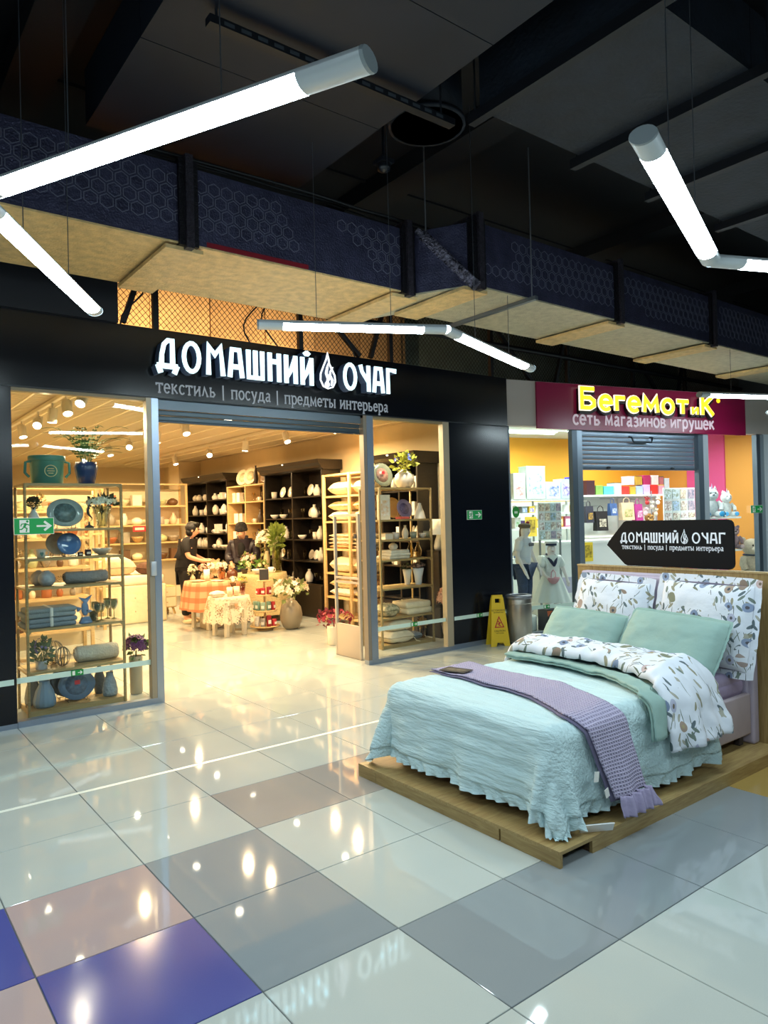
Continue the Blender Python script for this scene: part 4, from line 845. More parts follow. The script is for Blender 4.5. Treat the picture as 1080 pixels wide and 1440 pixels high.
    if kind == 'lantern':
        e = MB()
        for k in range(6):
            a = pi*k/6; e.tube([(r*sin(t)*cos(a), r*sin(t)*sin(a), .003+h*.5-h*.5*cos(t)) for t in [2*pi*i/20 for i in range(21)]], .003, 4)
        return [('wire_cage', e, m('#8d8878', .35, .6), []), ('candle_glass', MB().lathe(prof('tumbler', r*.35, h*.4), (0, 0, .01)), vessel('#f0eee6'), [])]
    if kind == 'table_lamp':
        return [('lamp_base', MB().lathe(prof('pear', r*.5, h*.5)), m('#d9d2c2', .4), []), ('lamp_shade', MB().lathe([(r, h*.5), (r*.62, h), (r*.6, h*.995), (r*.97, h*.5)]), m('#f4e5c2', .7, emit=.35), []), ('lamp_stem', MB().tube([(0, 0, h*.45), (0, 0, h*.8)], .006), m('#8a7d66', .4, .6), [])]
    if kind == 'figurine':
        b = MB(); s = h
        b.lathe([(s*.2, 0), (s*.22, .01), (s*.05, .03), (s*.04, .06)], seg=14)
        if p.get('form') == 'seahorse':
            pts = [(.10*sin(k*.9)*(k < 4)+.05*cos(k*.55), 0, .06/s+k*.085) for k in range(11)]; b.tube([(x*s, 0, z*s) for x, _, z in pts], [s*q for q in (.012, .02, .03, .045, .06, .07, .065, .05, .045, .06, .03)], 8)
            b.tube([(.03*s, 0, .93*s), (-.06*s, 0, .9*s), (-.12*s, 0, .87*s)], [s*.045, s*.025, s*.014], 6); b.tube([(.04*s, 0, .12*s), (.1*s, 0, .06*s), (.04*s, 0, .02*s), (0, 0, .08*s)], s*.014, 5)
        elif p.get('form') == 'fish':
            b.ell((0, 0, s*.52), (s*.13, s*.08, s*.26), 14, 10); b.prism([(-.02*s, .72*s), (-.22*s, .95*s), (.02*s, .88*s), (.24*s, 1.0*s), (.06*s, .72*s)], -.012, .012); b.prism([(-.1*s, .55*s), (-.3*s, .62*s), (-.26*s, .42*s)], -.008, .008); b.prism([(.1*s, .5*s), (.26*s, .42*s), (.1*s, .36*s)], -.008, .008)
            b.prism([(-.2*s, .02*s), (.22*s, .02*s), (.12*s, .24*s), (-.1*s, .22*s)], -.03, .03)
        else:      # rabbit
            b.ell((0, 0, s*.34), (s*.2, s*.18, s*.3)); b.ell((0, -.03*s, s*.7), (s*.14, s*.14, s*.14))
            for q in (-1, 1): b.ell((q*s*.07, 0, s*.9), (s*.035, s*.03, s*.14), 8, 6); b.ell((q*s*.14, -.1*s, s*.3), (s*.05, s*.05, s*.12), 8, 6)
        return [('body', b, m(col, .35), []), ('eye', MB().ell((.05*h if p.get('form') == 'fish' else .0, -.09*h, (.45 if p.get('form') == 'fish' else .88)*h), (.012*h*2,)*3, 6, 4), m('#1b1b20', .2), [])]
    raise KeyError(kind)
def make(kind, name, label, cat, loc, rz=0., **p):
    key = (kind, tuple(sorted(p.items())))
    if key not in PROTO: PROTO[key] = [(n, b.mesh(n, mt), [(sn, sb.mesh(sn, sm)) for sn, sb, sm in subs]) for n, b, mt, subs in build(kind, p)]
    t = thing(name, label, cat, loc, rz)
    for n, me, subs in PROTO[key]:
        o = part(n, me, None, t)
        for sn, sme in subs: part(sn, sme, None, o)
    return t
# ---------------------------------------------------------------- display shelves in the two windows
SHZ = (2.0, 1.60, 1.35, 1.10, .745, .38)
def display_shelf(label, x0, x1, y0, y1):
    t = thing('display_shelf', label, 'shelf', ((x0+x1)/2, (y0+y1)/2, 0)); w_ = (x1-x0)/2; d = (y1-y0)/2; q = .022
    for sx in (-1, 1):
        for sy in (-1, 1): part('post', MB().rbox((sx*(w_-q/2), sy*(d-q/2), 1.0), (q, q*1.3, 2.0), .004, seg=1), OAK_SHELF, t)
    for z in SHZ:
        s = part('shelf_board', MB().b2(-w_+q, w_-q, -d, d, z-.022, z), OAK_SHELF, t)
        for sx in (-1, 1): part('side_rail', MB().b2(sx*(w_-q/2)-q/2, sx*(w_-q/2)+q/2, -d+q*1.4, d-q*1.4, z-.022, z-.002), OAK_SHELF, t)
    part('base_box', MB().b2(-w_+q, w_-q, -d+.02, d-.02, .0, .045), OAK_SHELF, t)
    for sx in (-1, 1):
        for sz in SHZ[:-1]: part('corner_fillet', MB().prism([(sx*(w_-q), sz-.022), (sx*(w_-q-.02), sz-.022), (sx*(w_-q), sz-.045)], -d, -d+q), OAK_SHELF, t)
    return t
LY0, LY1 = 4.45, 4.88
display_shelf('oak display shelf with blue dishes and vases behind the left glass', .13, .96, LY0, LY1)
RY0, RY1 = 4.77, 5.20
display_shelf('oak display shelf with folded linens behind the right glass', 4.16, 5.02, RY0, RY1)
def on(kind, name, label, cat, px0, px1, yy, z, rz=0., **p):
    "place by photo columns on a shelf at depth yy; returns loc and width"
    a = PY(px0, 760, yy); b = PY(px1, 760, yy); return make(kind, name, label, cat, ((a.x+b.x)/2, yy, z+.0005), rz, **p)
def wid(px0, px1, yy): return abs(PY(px1, 760, yy).x-PY(px0, 760, yy).x)
Lm = 4.64; z = SHZ
# top of the left shelf: teal bucket with emblem, blue planter with fern
bx_ = PY(66, 660, Lm); t = thing('bucket', 'teal metal bucket with side handles and a pale round emblem', 'bucket', (bx_.x, Lm, z[0]+.0005)); TEAL = m('#3f7f74', .4, var=.12, vs=5)
part('bucket_body', MB().lathe([(.125, 0), (.13, .005), (.142, .235), (.15, .245), (.142, .248), (.135, .235), (.12, .01)], seg=30), TEAL, t)
part('rim', MB().lathe([(.149, .2), (.154, .205), (.154, .245), (.148, .25)], seg=30), TEAL, t)
for s in (-1, 1): part('handle', MB().tube([(s*.14, -.03, .2), (s*.18, -.03, .19), (s*.185, -.02, .1), (s*.15, -.02, .06)], .012, 8), TEAL, t)
part('emblem', MB().stroke(ellipse(0, 0, .05, .05, 24), .005, -.148, -.142, True).stroke([(-.025, .02), (.025, .02)], .006, -.147, -.142).stroke([(-.03, 0), (.03, 0)], .006, -.147, -.142).stroke([(-.02, -.02), (.02, -.02)], .006, -.147, -.142), m('#cbbf8b', .4), t, (0, 0, .11))
bx_ = PY(121, 660, Lm); t = thing('fern_planter', 'tall dark blue faceted planter holding a green fern', 'plant', (bx_.x, Lm, z[0]+.0005))
part('planter', MB().lathe([(.07, 0), (.075, .005), (.1, .16), (.088, .205), (.08, .204), (.07, .01)], seg=32, wob=lambda a, q: .03*sin(a*8+q*60)), m('#1d3563', .25), t)
r = random.Random(3)
for k in range(26):
    a = r.random()*2*pi; ln = .24+.14*r.random(); up = .15+.3*r.random(); mb = MB(); P0 = V((cos(a)*.03, sin(a)*.03*.6, .19))
    pts = [P0+V((cos(a)*ln*s*(.55+.45*s), sin(a)*ln*.6*s, up*s*(1.25-.75*s)*1.5)) for s in [i/9 for i in range(10)]]; mb.tube(pts, .0022, 4, False)
    for i in range(2, 10):
        d = (pts[i]-pts[i-1]).normalized(); q = d.cross(V((0, 0, 1))).normalized(); L_ = .05*(1.1-i/10)
        for s in (-1, 1): mb.add([pts[i], pts[i]+q*s*L_*.6+d*.014, pts[i]+q*s*L_+d*.004, pts[i]+q*s*L_*.6-d*.008], [(0, 1, 2, 3)])
    part('frond', mb, m('#4c6b34' if k % 2 else '#3d5a2b', .6), t)
on('plant', 'potted_plant', 'pale blue bottle vase holding a dark round boxwood ball', 'plant', 39, 57, Lm, z[1], style='bottle', r=.052, h=.2, col='#b9cbd0', col2='#2e3a22', fr=.055, fh=.05, n=420, ls=.017)
on('plate', 'platter', 'large oval blue-grey glass platter on a wire easel', 'plate', 66, 117, Lm+.05, z[1], r=.158, oval=.84, col='#8fa9ad', rough=.1, inner='#5f7f88')
on('figurine', 'seahorse_figurine', 'black seahorse figurine beside the crystal vase', 'figurine', 121, 131, Lm, z[1], h=.2, col='#2d3436', form='seahorse')
on('plant', 'crystal_vase', 'cut crystal vase with white blossoms and dark leaves', 'vase', 131, 157, Lm, z[1], style='taper', r=.088, h=.2, glass=True, col='#e8efe9', col2='#34452f', fr=.13, fh=.045, n=60, ls=.05, bl='#d3dccb', nb=80, bsz=.026, seed=4)
on('mug', 'mug', 'white mug with a green heart motif', 'mug', 49, 65, Lm-.05, z[2], r=.04, h=.075, col='#d7ddd6', motif='#5e8c86')
on('plate', 'plate', 'pale grey plate standing behind the blue plate', 'plate', 66, 96, Lm+.1, z[2], r=.105, col='#b6b4a4')
on('plate', 'plate', 'glossy cornflower blue plate on an easel', 'plate', 80, 113, Lm-.02, z[2], r=.102, col='#4f78ae', rough=.08)
for k, (a, b) in enumerate(((109, 116), (119, 128))): on('candle', 'candle', 'dark plum candle in glass '+('with a taller rim' if k else 'with a low rim'), 'candle', a, b, Lm-.04, z[2], r=.024+.004*k, h=.035+.02*k, col='#3a2530')
on('vase', 'bowl', 'white oblong bowl painted with dark flowers', 'bowl', 128, 158, Lm, z[2], style='bowl', r=.09, h=.06, col='#cfcdc2', var=.3)
on('vase', 'globe_vase', 'round pale stone vase with narrow neck, standing behind its twin', 'vase', 42, 64, Lm+.08, z[3], style='globe', r=.068, h=.135, col='#b6b0a6', var=.2, bump=.3)
on('vase', 'globe_vase', 'round bluish stone vase with narrow neck, standing in front', 'vase', 52, 77, Lm-.06, z[3], style='globe', r=.072, h=.135, col='#9aa4ae', var=.25, bump=.3)
on('roll', 'rolled_blanket', 'rolled grey plush blanket on the shelf with the round vases', 'blanket', 84, 155, Lm, z[3], r=.055, w=.38, col='#8f9294', col2='#6b5c4c')
for k in (0, 1): on('folded', 'folded_throw', ('upper' if k else 'lower')+' folded blue-grey fringed throw tied with white ribbon', 'throw', 26, 102, Lm, z[4]+k*.086, w=.42, d=.3, h=.08, n=2, col='#8b969b' if k else '#7c8994', band='#cfd2cf', seed=k+2, bs=90)
on('figurine', 'fish_figurine', 'blue ceramic fish figurine standing on its fins', 'figurine', 108, 127, Lm-.11, z[4], h=.25, col='#5f7a9e', form='fish')
for k, (a, hh, dy) in enumerate(((135, .17, -.1), (140, .155, -.02), (149, .19, .06), (158, .185, .0), (131, .16, .13))):
    on('vase', 'goblet', 'smoky green glass goblet beside the fish figurine', 'goblet', a-6, a+6, Lm+dy, z[4], style='goblet', r=.036, h=hh, glass=True, col='#b7c2a4')
on('vase', 'tumbler', 'squat green glass tumbler beside the fish figurine', 'glass', 124, 133, Lm+.0, z[4], style='tumbler', r=.04, h=.09, glass=True, col='#a9b59a')
on('plant', 'lavender_pot', 'lavender in a pale blue printed pot', 'plant', 47, 62, Lm-.08, z[5], style='cyl', r=.05, h=.075, col='#b5bec9', col2='#6d7d56', fr=.075, fh=.11, n=120, ls=.045, bl='#7a6f96', nb=26, bsz=.016, seed=6)
on('lantern', 'wire_lantern', 'large round wire lantern beside the lavender', 'lantern', 60, 84, Lm+.08, z[5], r=.085, h=.21)
on('lantern', 'wire_lantern', 'small round wire lantern before the cream throw', 'lantern', 76, 93, Lm-.07, z[5], r=.062, h=.17)
on('roll', 'rolled_blanket', 'loosely rolled cream cotton throw', 'throw', 96, 168, Lm, z[5], r=.075, w=.38, col='#cdc8ba', col2='#d8d2c2', seed=4)
zb = .046
on('vase', 'ribbed_vase', 'blue ribbed vase with flat top on the shelf base', 'vase', 45, 71, Lm-.06, zb, style='pear', r=.092, h=.225, col='#6f8ca8', ribs=14)
on('vase', 'ribbed_vase', 'grey ribbed vase behind the blue one on the shelf base', 'vase', 34, 50, Lm+.1, zb, style='pear', r=.07, h=.25, col='#7e8280', ribs=12)
on('plate', 'charger_plate', 'dark slate charger plate standing at the back of the shelf base', 'plate', 64, 118, Lm+.15, zb, r=.165, oval=.86, col='#2f3a44')
on('plate', 'charger_plate', 'large blue scalloped charger plate with a red sticker', 'plate', 74, 131, Lm-.03, zb, r=.158, oval=.86, col='#4d6b8b', ribs=40, tag_=1, inner='#5c7797')
on('vase', 'floor_vase', 'dark grey textured vase behind the hammered one', 'vase', 128, 143, Lm+.12, zb, style='bottle', r=.055, h=.27, col='#4b5357', bump=.5)
on('vase', 'floor_vase', 'grey-blue hammered vase on the shelf base', 'vase', 139, 161, Lm-.05, zb, style='pear', r=.068, h=.215, col='#8497a6', bump=.7, var=.2)
a = PZ(186, 983, .0); make('plant', 'flower_planter', 'tall carved beige planter with deep purple flowers', 'plant', (1.13, 4.70, 0.001), style='cyl', r=.063, h=.36, col='#a3977d', col2='#4f6b33', fr=.105, fh=.11, n=60, ls=.045, bl='#5a2c66', nb=64, bsz=.034, seed=9)
# right window
Rm = 4.96
on('plate', 'round_tray', 'round sage tray with pink lettering mark and red label', 'tray', 525, 553, Rm, z[0], r=.155, col='#8f927c', ribs=18, inner='#b98f80', tag_=1)
on('plant', 'globe_planter', 'white flat-sided round vase with yellow-green foliage', 'plant', 559, 582, Rm, z[0], style='globe', r=.13, h=.24, col='#d9cfc2', col2='#a9ab3c', fr=.135, fh=.13, n=130, ls=.06, bl='#5161b4', nb=5, bsz=.04, seed=12)
on('box', 'picture_box', 'pale boxed picture on the upper shelf of the linen display', 'box', 533, 548, Rm-.1, z[1], w=.16, d=.06, h=.30, col='#e9e0cf', art='#c9a06b')
on('plate', 'plate', 'round amber tray leaning at the back of the linen display', 'plate', 545, 560, Rm+.15, z[1], r=.14, col='#c79b56')
on('plate', 'plate', 'mauve patterned plate on the linen display', 'plate', 561, 577, Rm, z[1], r=.125, col='#8a7fa0', inner='#6f668f')
on('vase', 'bell_figure', 'white bell shaped figure on the linen display', 'figurine', 584, 598, Rm-.08, z[1], style='bell', r=.08, h=.21, col='#eee7da')
on('folded', 'napkins', 'small stack of red and cream napkins', 'napkins', 560, 574, Rm-.125, z[1], w=.15, d=.12, h=.03, n=2, col='#b85a50')
for k, (a, b, col, st) in enumerate(((538, 550, '#f0ead9', 'box'), (551, 563, '#d9d4cc', 'cup'), (566, 574, '#efe6cf', 'tall'), (577, 586, '#9fa895', 'cup'), (586, 595, '#c9c4bd', 'bowl'), (596, 605, '#a9ae98', 'cup'))):
    if st == 'box': on('box', 'gift_box', 'cream gift box with a darker lid, among the cups', 'box', a, b, Rm, z[2], w=.12, d=.1, h=.07, col=col, col2='#c9b48c')
    elif st == 'tall': on('vase', 'jug', 'tall cream jug among the cups', 'jug', a, b, Rm, z[2], style='bottle', r=.045, h=.17, col=col)
    elif st == 'bowl': on('vase', 'bowl', 'grey-white bowl among the cups', 'bowl', a+4, b+4, Rm-.13, z[2], style='bowl', r=.049, h=.065, col=col)
    else: on('mug', 'mug', {'#d9d4cc': 'warm white', '#9fa895': 'sage', '#a9ae98': 'olive grey'}[col]+' cup in the middle of the linen display', 'mug', a, b, Rm-.03, z[2], 1.25, r=.048, h=.085, col=col)
on('folded', 'folded_linen', 'stack of white folded linens on the display', 'linen', 538, 568, Rm, z[3], w=.33, d=.28, h=.11, n=3, col='#e6dfce', seed=3)
on('vase', 'shell_dish', 'white scalloped shell dish resting on the linens', 'dish', 545, 560, Rm, z[3]+.113, style='globe', r=.06, h=.09, col='#f2ebdb', ribs=9)
for k, (a, b) in enumerate(((572, 581), (583, 592))): on('vase', 'glass_carafe', 'clear amber glass carafe beside the folded linens', 'carafe', a, b, Rm+.02, z[3], style='bottle', r=.05, h=.19, glass=True, col='#e2d3a4')
on('plant', 'leafy_vase', 'cream tapered vase with dark green leaves', 'plant', 565, 578, Rm+.06, z[4], style='taper', r=.062, h=.2, col='#efe6d4', col2='#3a4a2c', fr=.075, fh=.04, n=60, ls=.03, seed=14)
on('plant', 'hydrangea_vase', 'white tapered vase with brown dried hydrangeas', 'plant', 579, 595, Rm-.06, z[4], style='taper', r=.075, h=.215, col='#dfe2e6', col2='#6a5a48', fr=.085, fh=.04, n=40, ls=.025, bl='#8a6d62', nb=40, bsz=.02, seed=15)
on('cushion', 'floral_cushion', 'beige flowered cushion lying beside the cream duvet', 'cushion', 528, 553, Rm, z[5], w=.27, d=.3, h=.16, col='#cdbd9c', var=.5, vs=30, vcol='#8a8a6a')
on('folded', 'folded_duvet', 'thick cream folded duvet on the display', 'duvet', 551, 602, Rm+.0, z[5], w=.42, d=.34, h=.16, n=2, col='#ece0c2', seed=8, bs=9)
on('cushion', 'floor_cushion', 'lower cream pillow with tie cord on the display base', 'cushion', 528, 576, Rm-.03, zb, w=.42, d=.34, h=.15, col='#e4dac2', cord=1)
on('cushion', 'floor_cushion', 'upper cream pillow on the display base', 'cushion', 528, 577, Rm-.02, zb+.152, w=.42, d=.34, h=.14, col='#ded2b8', flange=1, seed=3)
on('cushion', 'floor_cushion', 'small blue-grey round chair pad on the display base', 'cushion', 569, 585, Rm+.03, zb, w=.165, d=.24, h=.08, col='#8d97a1', seed=5)
# ---------------------------------------------------------------- inside the home-goods shop
CZ = 3.02; WX = 5.52; BY = 15.6
struct('wall_shop_right', MB().b2(WX, WX+.12, FY+.16, BY, 0, CZ+.1), BEIGEWALL)
struct('wall_shop_back', MB().b2(-1.2, WX, BY, BY+.12, 0, CZ+.1), BEIGEWALL)
struct('wall_shop_left', MB().b2(-1.32, -1.2, FY+.16, BY, 0, CZ+.1), BEIGEWALL)
sc = struct('ceiling', MB().b2(-1.2, WX, FY+.17, BY, CZ+.04, CZ+.1), m('#6f5c3e', .8))
fins = MB(); y = FY+.22
while y < BY: fins.b2(-1.1, WX-.02, y, y+.028, CZ-.012, CZ+.028); y += .075
f_ = part('ceiling_fins', fins, m('#efdcb4', .6), sc); f_['kind'] = 'stuff'
for k in range(17): part('ceiling_runner', MB().b2(-1.1+k*.4, -1.078+k*.4, FY+.2, BY, CZ-.02, CZ+.03), m('#fff0cc', .5), sc)
struct('pillar', MB().b2(5.0, WX, 13.3, 13.9, 0, CZ-.022), BEIGEWALL); bpy.data.objects['pillar'].name = 'wall_pillar'
# ceiling tracks with spot heads
def spot_head(loc, yaw, tilt, label, kind=0):
    t = thing('track_spotlight', label, 'spotlight', loc, yaw); W2 = m('#eadfc8', .45)
    part('stem', MB().tube([(0, 0, 0), (0, 0, -.06)], .012, 8), W2, t)
    R = Matrix.Rotation(tilt, 3, 'X'); 
    b = MB().lathe([(.045, .07), (.05, .06), (.05, -.085), (.047, -.09), (.044, -.088)], (0, 0, -.12), 16, R); h = part('lamp_head', b, W2, t)
    part('lens', MB().lathe([(0, -.096), (.03, -.0955), (.043, -.0925), (.044, -.09)], (0, 0, -.12), 16, R), m('#fff3d8', .4, emit=14), h)
    part('bracket', MB().b2(-.055, .055, -.008, .008, -.125, -.06), W2, t)
for tx, lb, ys in ((.75, 'over the window with blue dishes', (4.9, 5.5, 6.1, 6.8, 7.7, 8.8, 10.2)), (2.45, 'over the doorway aisle', (5.3, 6.6, 7.6, 8.8, 9.8, 11.2)), (4.1, 'beside the dark cabinets', (5.6, 6.9, 8.2, 9.6, 11.2))):
    tr = one('lighting_track', MB().b2(-.018, .018, -3.4, 6.0, -.04, 0), m('#e9dcc0', .4), 'long cream ceiling track carrying spotlights '+lb, 'lighting track', (tx, 8.2, CZ-.02))
    for k, y in enumerate(ys):
        q = (k*37 % 5-2)*.35; spot_head((tx, y, CZ-.06), q, (-.75, -.5, .1, -.95, -.3)[k % 5], ('spotlight tilted forward ', 'spotlight slightly tilted ', 'straight hanging spotlight ', 'steeply tilted spotlight ', 'spotlight turned aside ')[k % 5]+lb+(' at its front half' if k < 3 else ' at its rear half'))
# ---------------------------------------------------------------- furniture along the right wall
CX = 5.14
def wy(px): return PX(px, 760, CX).y
def wz(px, py): return PX(px, py, CX).z
def cabinet(label, ys, shelves, top, mat, bot=.1, depth=.34, cornice=True, thick=.03, name='display_cabinet', back=None, bdoor=True):
    y0, y1 = min(ys), max(ys); c = (y0+y1)/2; t = thing(name, label, 'cabinet', (CX, c, 0)); d = depth
    for y in ys: part('upright', MB().b2(0, d, y-c-thick/2, y-c+thick/2, 0, top), mat, t)
    part('back_panel', MB().b2(d-.012, d, y0-c, y1-c, 0, top), back or mat, t)
    part('base', MB().b2(-.02, d, y0-c, y1-c, 0, bot), mat, t)
    for k in range(len(ys)-1):
        a, b = sorted((ys[k], ys[k+1]))
        for z_ in shelves: part('shelf', MB().b2(.005, d-.012, a-c+thick/2, b-c-thick/2, z_-.022, z_), mat, t)
        if bdoor and bot > .3:
            dr = part('door', MB().b2(-.035, -.02, a-c+.02, b-c-.02, .06, bot-.03), mat, t); part('knob', MB().ell((-.045, b-c-.08, bot*.55), (.014,)*3, 8, 6), m('#8d7a4d', .3, .8), dr)
    if cornice:
        prof_ = [(0, .0), (-.05, .03), (-.06, .06), (-.1, .1), (-.12, .16), (d, .16), (d, 0)]
        mb = MB(); n = len(prof_); yy = (y0-c-.08, y1-c+.08)
        mb.add([(x, y, top+z_) for y in yy for x, z_ in prof_], [tuple(range(n)), tuple(range(2*n-1, n-1, -1))]+[(i, i+n, (i+1) % n+n, (i+1) % n) for i in range(n)]); part('cornice', mb, mat, t)
        part('light_spot', MB().ell((-.11, .1, top+.14), (.012, .03, .012), 8, 5), m('#fff2d0', .3, emit=3), t)
    return t
zA = [wz(453, p) for p in (696, 727.5, 759, 790, 822)]; yA = [wy(454), wy(412), wy(374)]
cabinet('tall dark stained cabinet with deep cornice nearest the shop entrance', yA, zA[:-1]+[zA[-1]], wz(448, 660), EBONY, bot=zA[-1]-.0, depth=.36)
yB = [wy(320), wy(292), wy(265)]; zB = [wz(320, p) for p in (701, 723, 750, 772)]
cabinet('tall dark stained cabinet with cornice behind the two people', yB, zB, wz(319, 676), EBONY, bot=.6, depth=.36)
yC = [wy(372), wy(346), wy(321)]; zC = [wz(372, p) for p in (679, 703.5, 735, 762)]
cabinet('pale wooden cube shelf between the dark cabinets', yC, zC, wz(372, 679), OAK_PALE, bot=.08, depth=.33, cornice=False, name='cube_shelf', back=EBONY)
cabinet('dark cabinet with cornice in the corner beside the right window', [5.2, 5.6, 6.0], [.5, .95, 1.3, 1.65, 2.0], 2.36, EBONY, bot=.45, depth=.36)
# goods on them
WHT = ('#f4ecdc', '#efe4cf', '#f7f2e6', '#e6dcc8')
def fill(lb, ys, shelves, tops, kinds, n, x=CX+.15, seed=0, back=False):
    q = random.Random(seed); names = ('top', 'second', 'third', 'fourth', 'fifth', 'lowest'); bays = ('near bay', 'far bay', 'end bay')
    for bi in range(len(ys)-1):
        a, b = sorted((ys[bi], ys[bi+1])); a += .06; b -= .06
        for si, z_ in enumerate(shelves):
            k = n if isinstance(n, int) else n[si % len(n)]
            for i in range(k):
                kd = q.choice(kinds); gap = tops[si]-.03; col = q.choice(WHT); y = a+(b-a)*(i+.5)/k; xx = x+q.uniform(-.05, .03); rm = min(.09, (b-a)/k*.45); cn = {'#f4ecdc': 'ivory', '#efe4cf': 'cream', '#f7f2e6': 'white', '#e6dcc8': 'beige'}[col]
                where = ', %s shelf, %s of the %s' % (names[si], bays[bi], lb); kw = dict(col=col)
                if kd == 'plate': make('plate', 'plate', cn+' plate'+where, 'plate', (xx+.04, y, z_+.0005), -pi/2, r=min(rm*1.1, gap*.42), **kw)
                elif kd == 'mug': make('mug', 'mug', cn+' mug'+where, 'mug', (xx, y, z_+.0005), q.choice((pi-.4, pi, pi+.4)), r=.04, h=.08, **kw)
                elif kd == 'glass': make('vase', 'wine_glass', 'clear glass'+where, 'glass', (xx, y, z_+.0005), style=q.choice(('goblet', 'tumbler')), r=.035, h=min(.17, gap*.7), glass=True, col='#f6efdc')
                elif kd == 'teapot': make('mug', 'teapot', cn+' teapot'+where, 'teapot', (xx, y, z_+.0005), 1.6, r=min(.06, rm*.6), h=min(.12, gap*.6), **kw)
                elif kd == 'bowl': make('vase', 'bowl', cn+' bowl'+where, 'bowl', (xx, y, z_+.0005), style='bowl', r=rm, h=.07, **kw)
                elif kd == 'box': make('box', 'gift_box', cn+' box'+where, 'box', (xx, y, z_+.0005), w=.12, d=min(.13, rm*1.7), h=min(.18, gap*.7), **kw)
                elif kd == 'dark': make('vase', 'vase', 'dark brown vase'+where, 'vase', (xx, y, z_+.0005), style='bottle', r=min(.06, rm), h=min(.24, gap*.8), col='#4a3b2e')
                else: make('vase', 'vase', cn+' '+kd+' vase'+where, 'vase', (xx, y, z_+.0005), style={'round': 'globe', 'tall': 'bottle', 'ribbed': 'urn'}[kd], r=min(.07, rm), h=min(.22, gap*.75), ribs=8 if kd == 'ribbed' else 0, **kw)
def gaps(zs, top): return [top-zs[0]]+[zs[k]-zs[k+1] for k in range(len(zs)-1)]
fill('dark entrance cabinet', yA, zA, gaps(zA, 2.3), ('plate', 'glass', 'bowl', 'teapot', 'glass', 'tall', 'plate'), (4, 5, 5, 5, 5), seed=3)
fill('dark cabinet behind the people', yB, zB, gaps(zB, 2.3), ('teapot', 'round', 'tall', 'box', 'bowl', 'ribbed', 'mug'), (4, 4, 5, 5), seed=4)
fill('pale cube shelf', yC, zC[1:], gaps(zC[1:], zC[0]), ('glass', 'dark', 'mug', 'glass', 'box'), (4, 4, 4), seed=9)
for k, (px, rr) in enumerate(((334, .19), (345, .2))): make('plate', 'round_platter', ('smaller' if k == 0 else 'larger')+' cream round platter standing on top of the pale cube shelf', 'plate', (CX+.15, wy(px), zC[0]+.001), -pi/2+.3, r=rr*.85, col='#eee0be', inner='#e2d2a8')
make('vase', 'bottle', 'dark wooden bottle on top of the pale cube shelf', 'bottle', (CX+.12, wy(354), zC[0]+.001), style='bottle', r=.045, h=.36, col='#3b2a1c')
make('plate', 'round_platter', 'small wooden platter on top of the pale cube shelf', 'plate', (CX+.15, wy(364), zC[0]+.001), -pi/2+.2, r=.12, col='#8a6a44')
fill('corner cabinet', [5.2, 5.6, 6.0], [2.0, 1.65, 1.3, .95], [.3, .3, .3, .3], ('round', 'mug', 'bowl', 'box'), (2, 3, 3, 3), seed=12)
for y_ in (5.31, 5.47): make('figurine', 'rabbit_figurine', 'white rabbit figurine on the corner cabinet shelf', 'figurine', (CX+.02, y_, 2.001), -pi/2, h=.2, col='#f0e9da')
# pillow rack (open natural wood) between the cabinets
RX = 4.98; ry_ = [PX(457, 760, RX).y, PX(493, 760, RX).y, PX(512, 760, RX).y]; rz_ = [PX(456, p, RX).z for p in (698, 733, 771, 804, 837)]; rtop = PX(456, 668, RX).z
t = thing('pillow_rack', 'open pale wooden rack stacked with cream pillows beside the doorway', 'rack', (RX, (ry_[0]+ry_[2])/2, 0)); c = (ry_[0]+ry_[2])/2
for y_ in ry_:
    for x_ in (0, .46): part('post', MB().rbox((x_, y_-c, rtop/2), (.045, .045, rtop), .004, seg=1), OAK_PALE, t)
for z_ in rz_+[.12, rtop]:
    for a, b in ((ry_[1], ry_[0]), (ry_[2], ry_[1])): part('shelf', MB().b2(.0, .46, a-c+.0225, b-c-.0225, z_-.03, z_), OAK_PALE, t)
PCOL = ('#f3e4c0', '#ead7a8', '#f6efdc', '#e8cf98', '#e3b67f', '#efe2c6')
for bi, (a, b) in enumerate(((ry_[1], ry_[0]), (ry_[2], ry_[1]))):
    for si, z_ in enumerate(rz_):
        k2 = (1, 2, 4, 1, 2)[si]; hh = (.22, .15, .055, .24, .13)[si]; q = z_+.001
        for k in range(k2):
            col = PCOL[(si*2+k+bi) % 6]; make('cushion', 'shelf_pillow', '%s pillow, %s on the %s shelf, %s bay of the pillow rack' % (('cream', 'straw', 'ivory', 'golden', 'peach', 'pale')[(si*2+k+bi) % 6], ('lowest', 'second up', 'third up', 'topmost')[k], ('top', 'second', 'third', 'fourth', 'fifth')[si], ('far', 'near')[bi]), 'pillow', (RX+.22, (a+b)/2, q), pi/2, w=min(.66, (b-a)*.84), d=.4, h=hh, col=col, seed=si+k, flange=1); q += hh*1.02
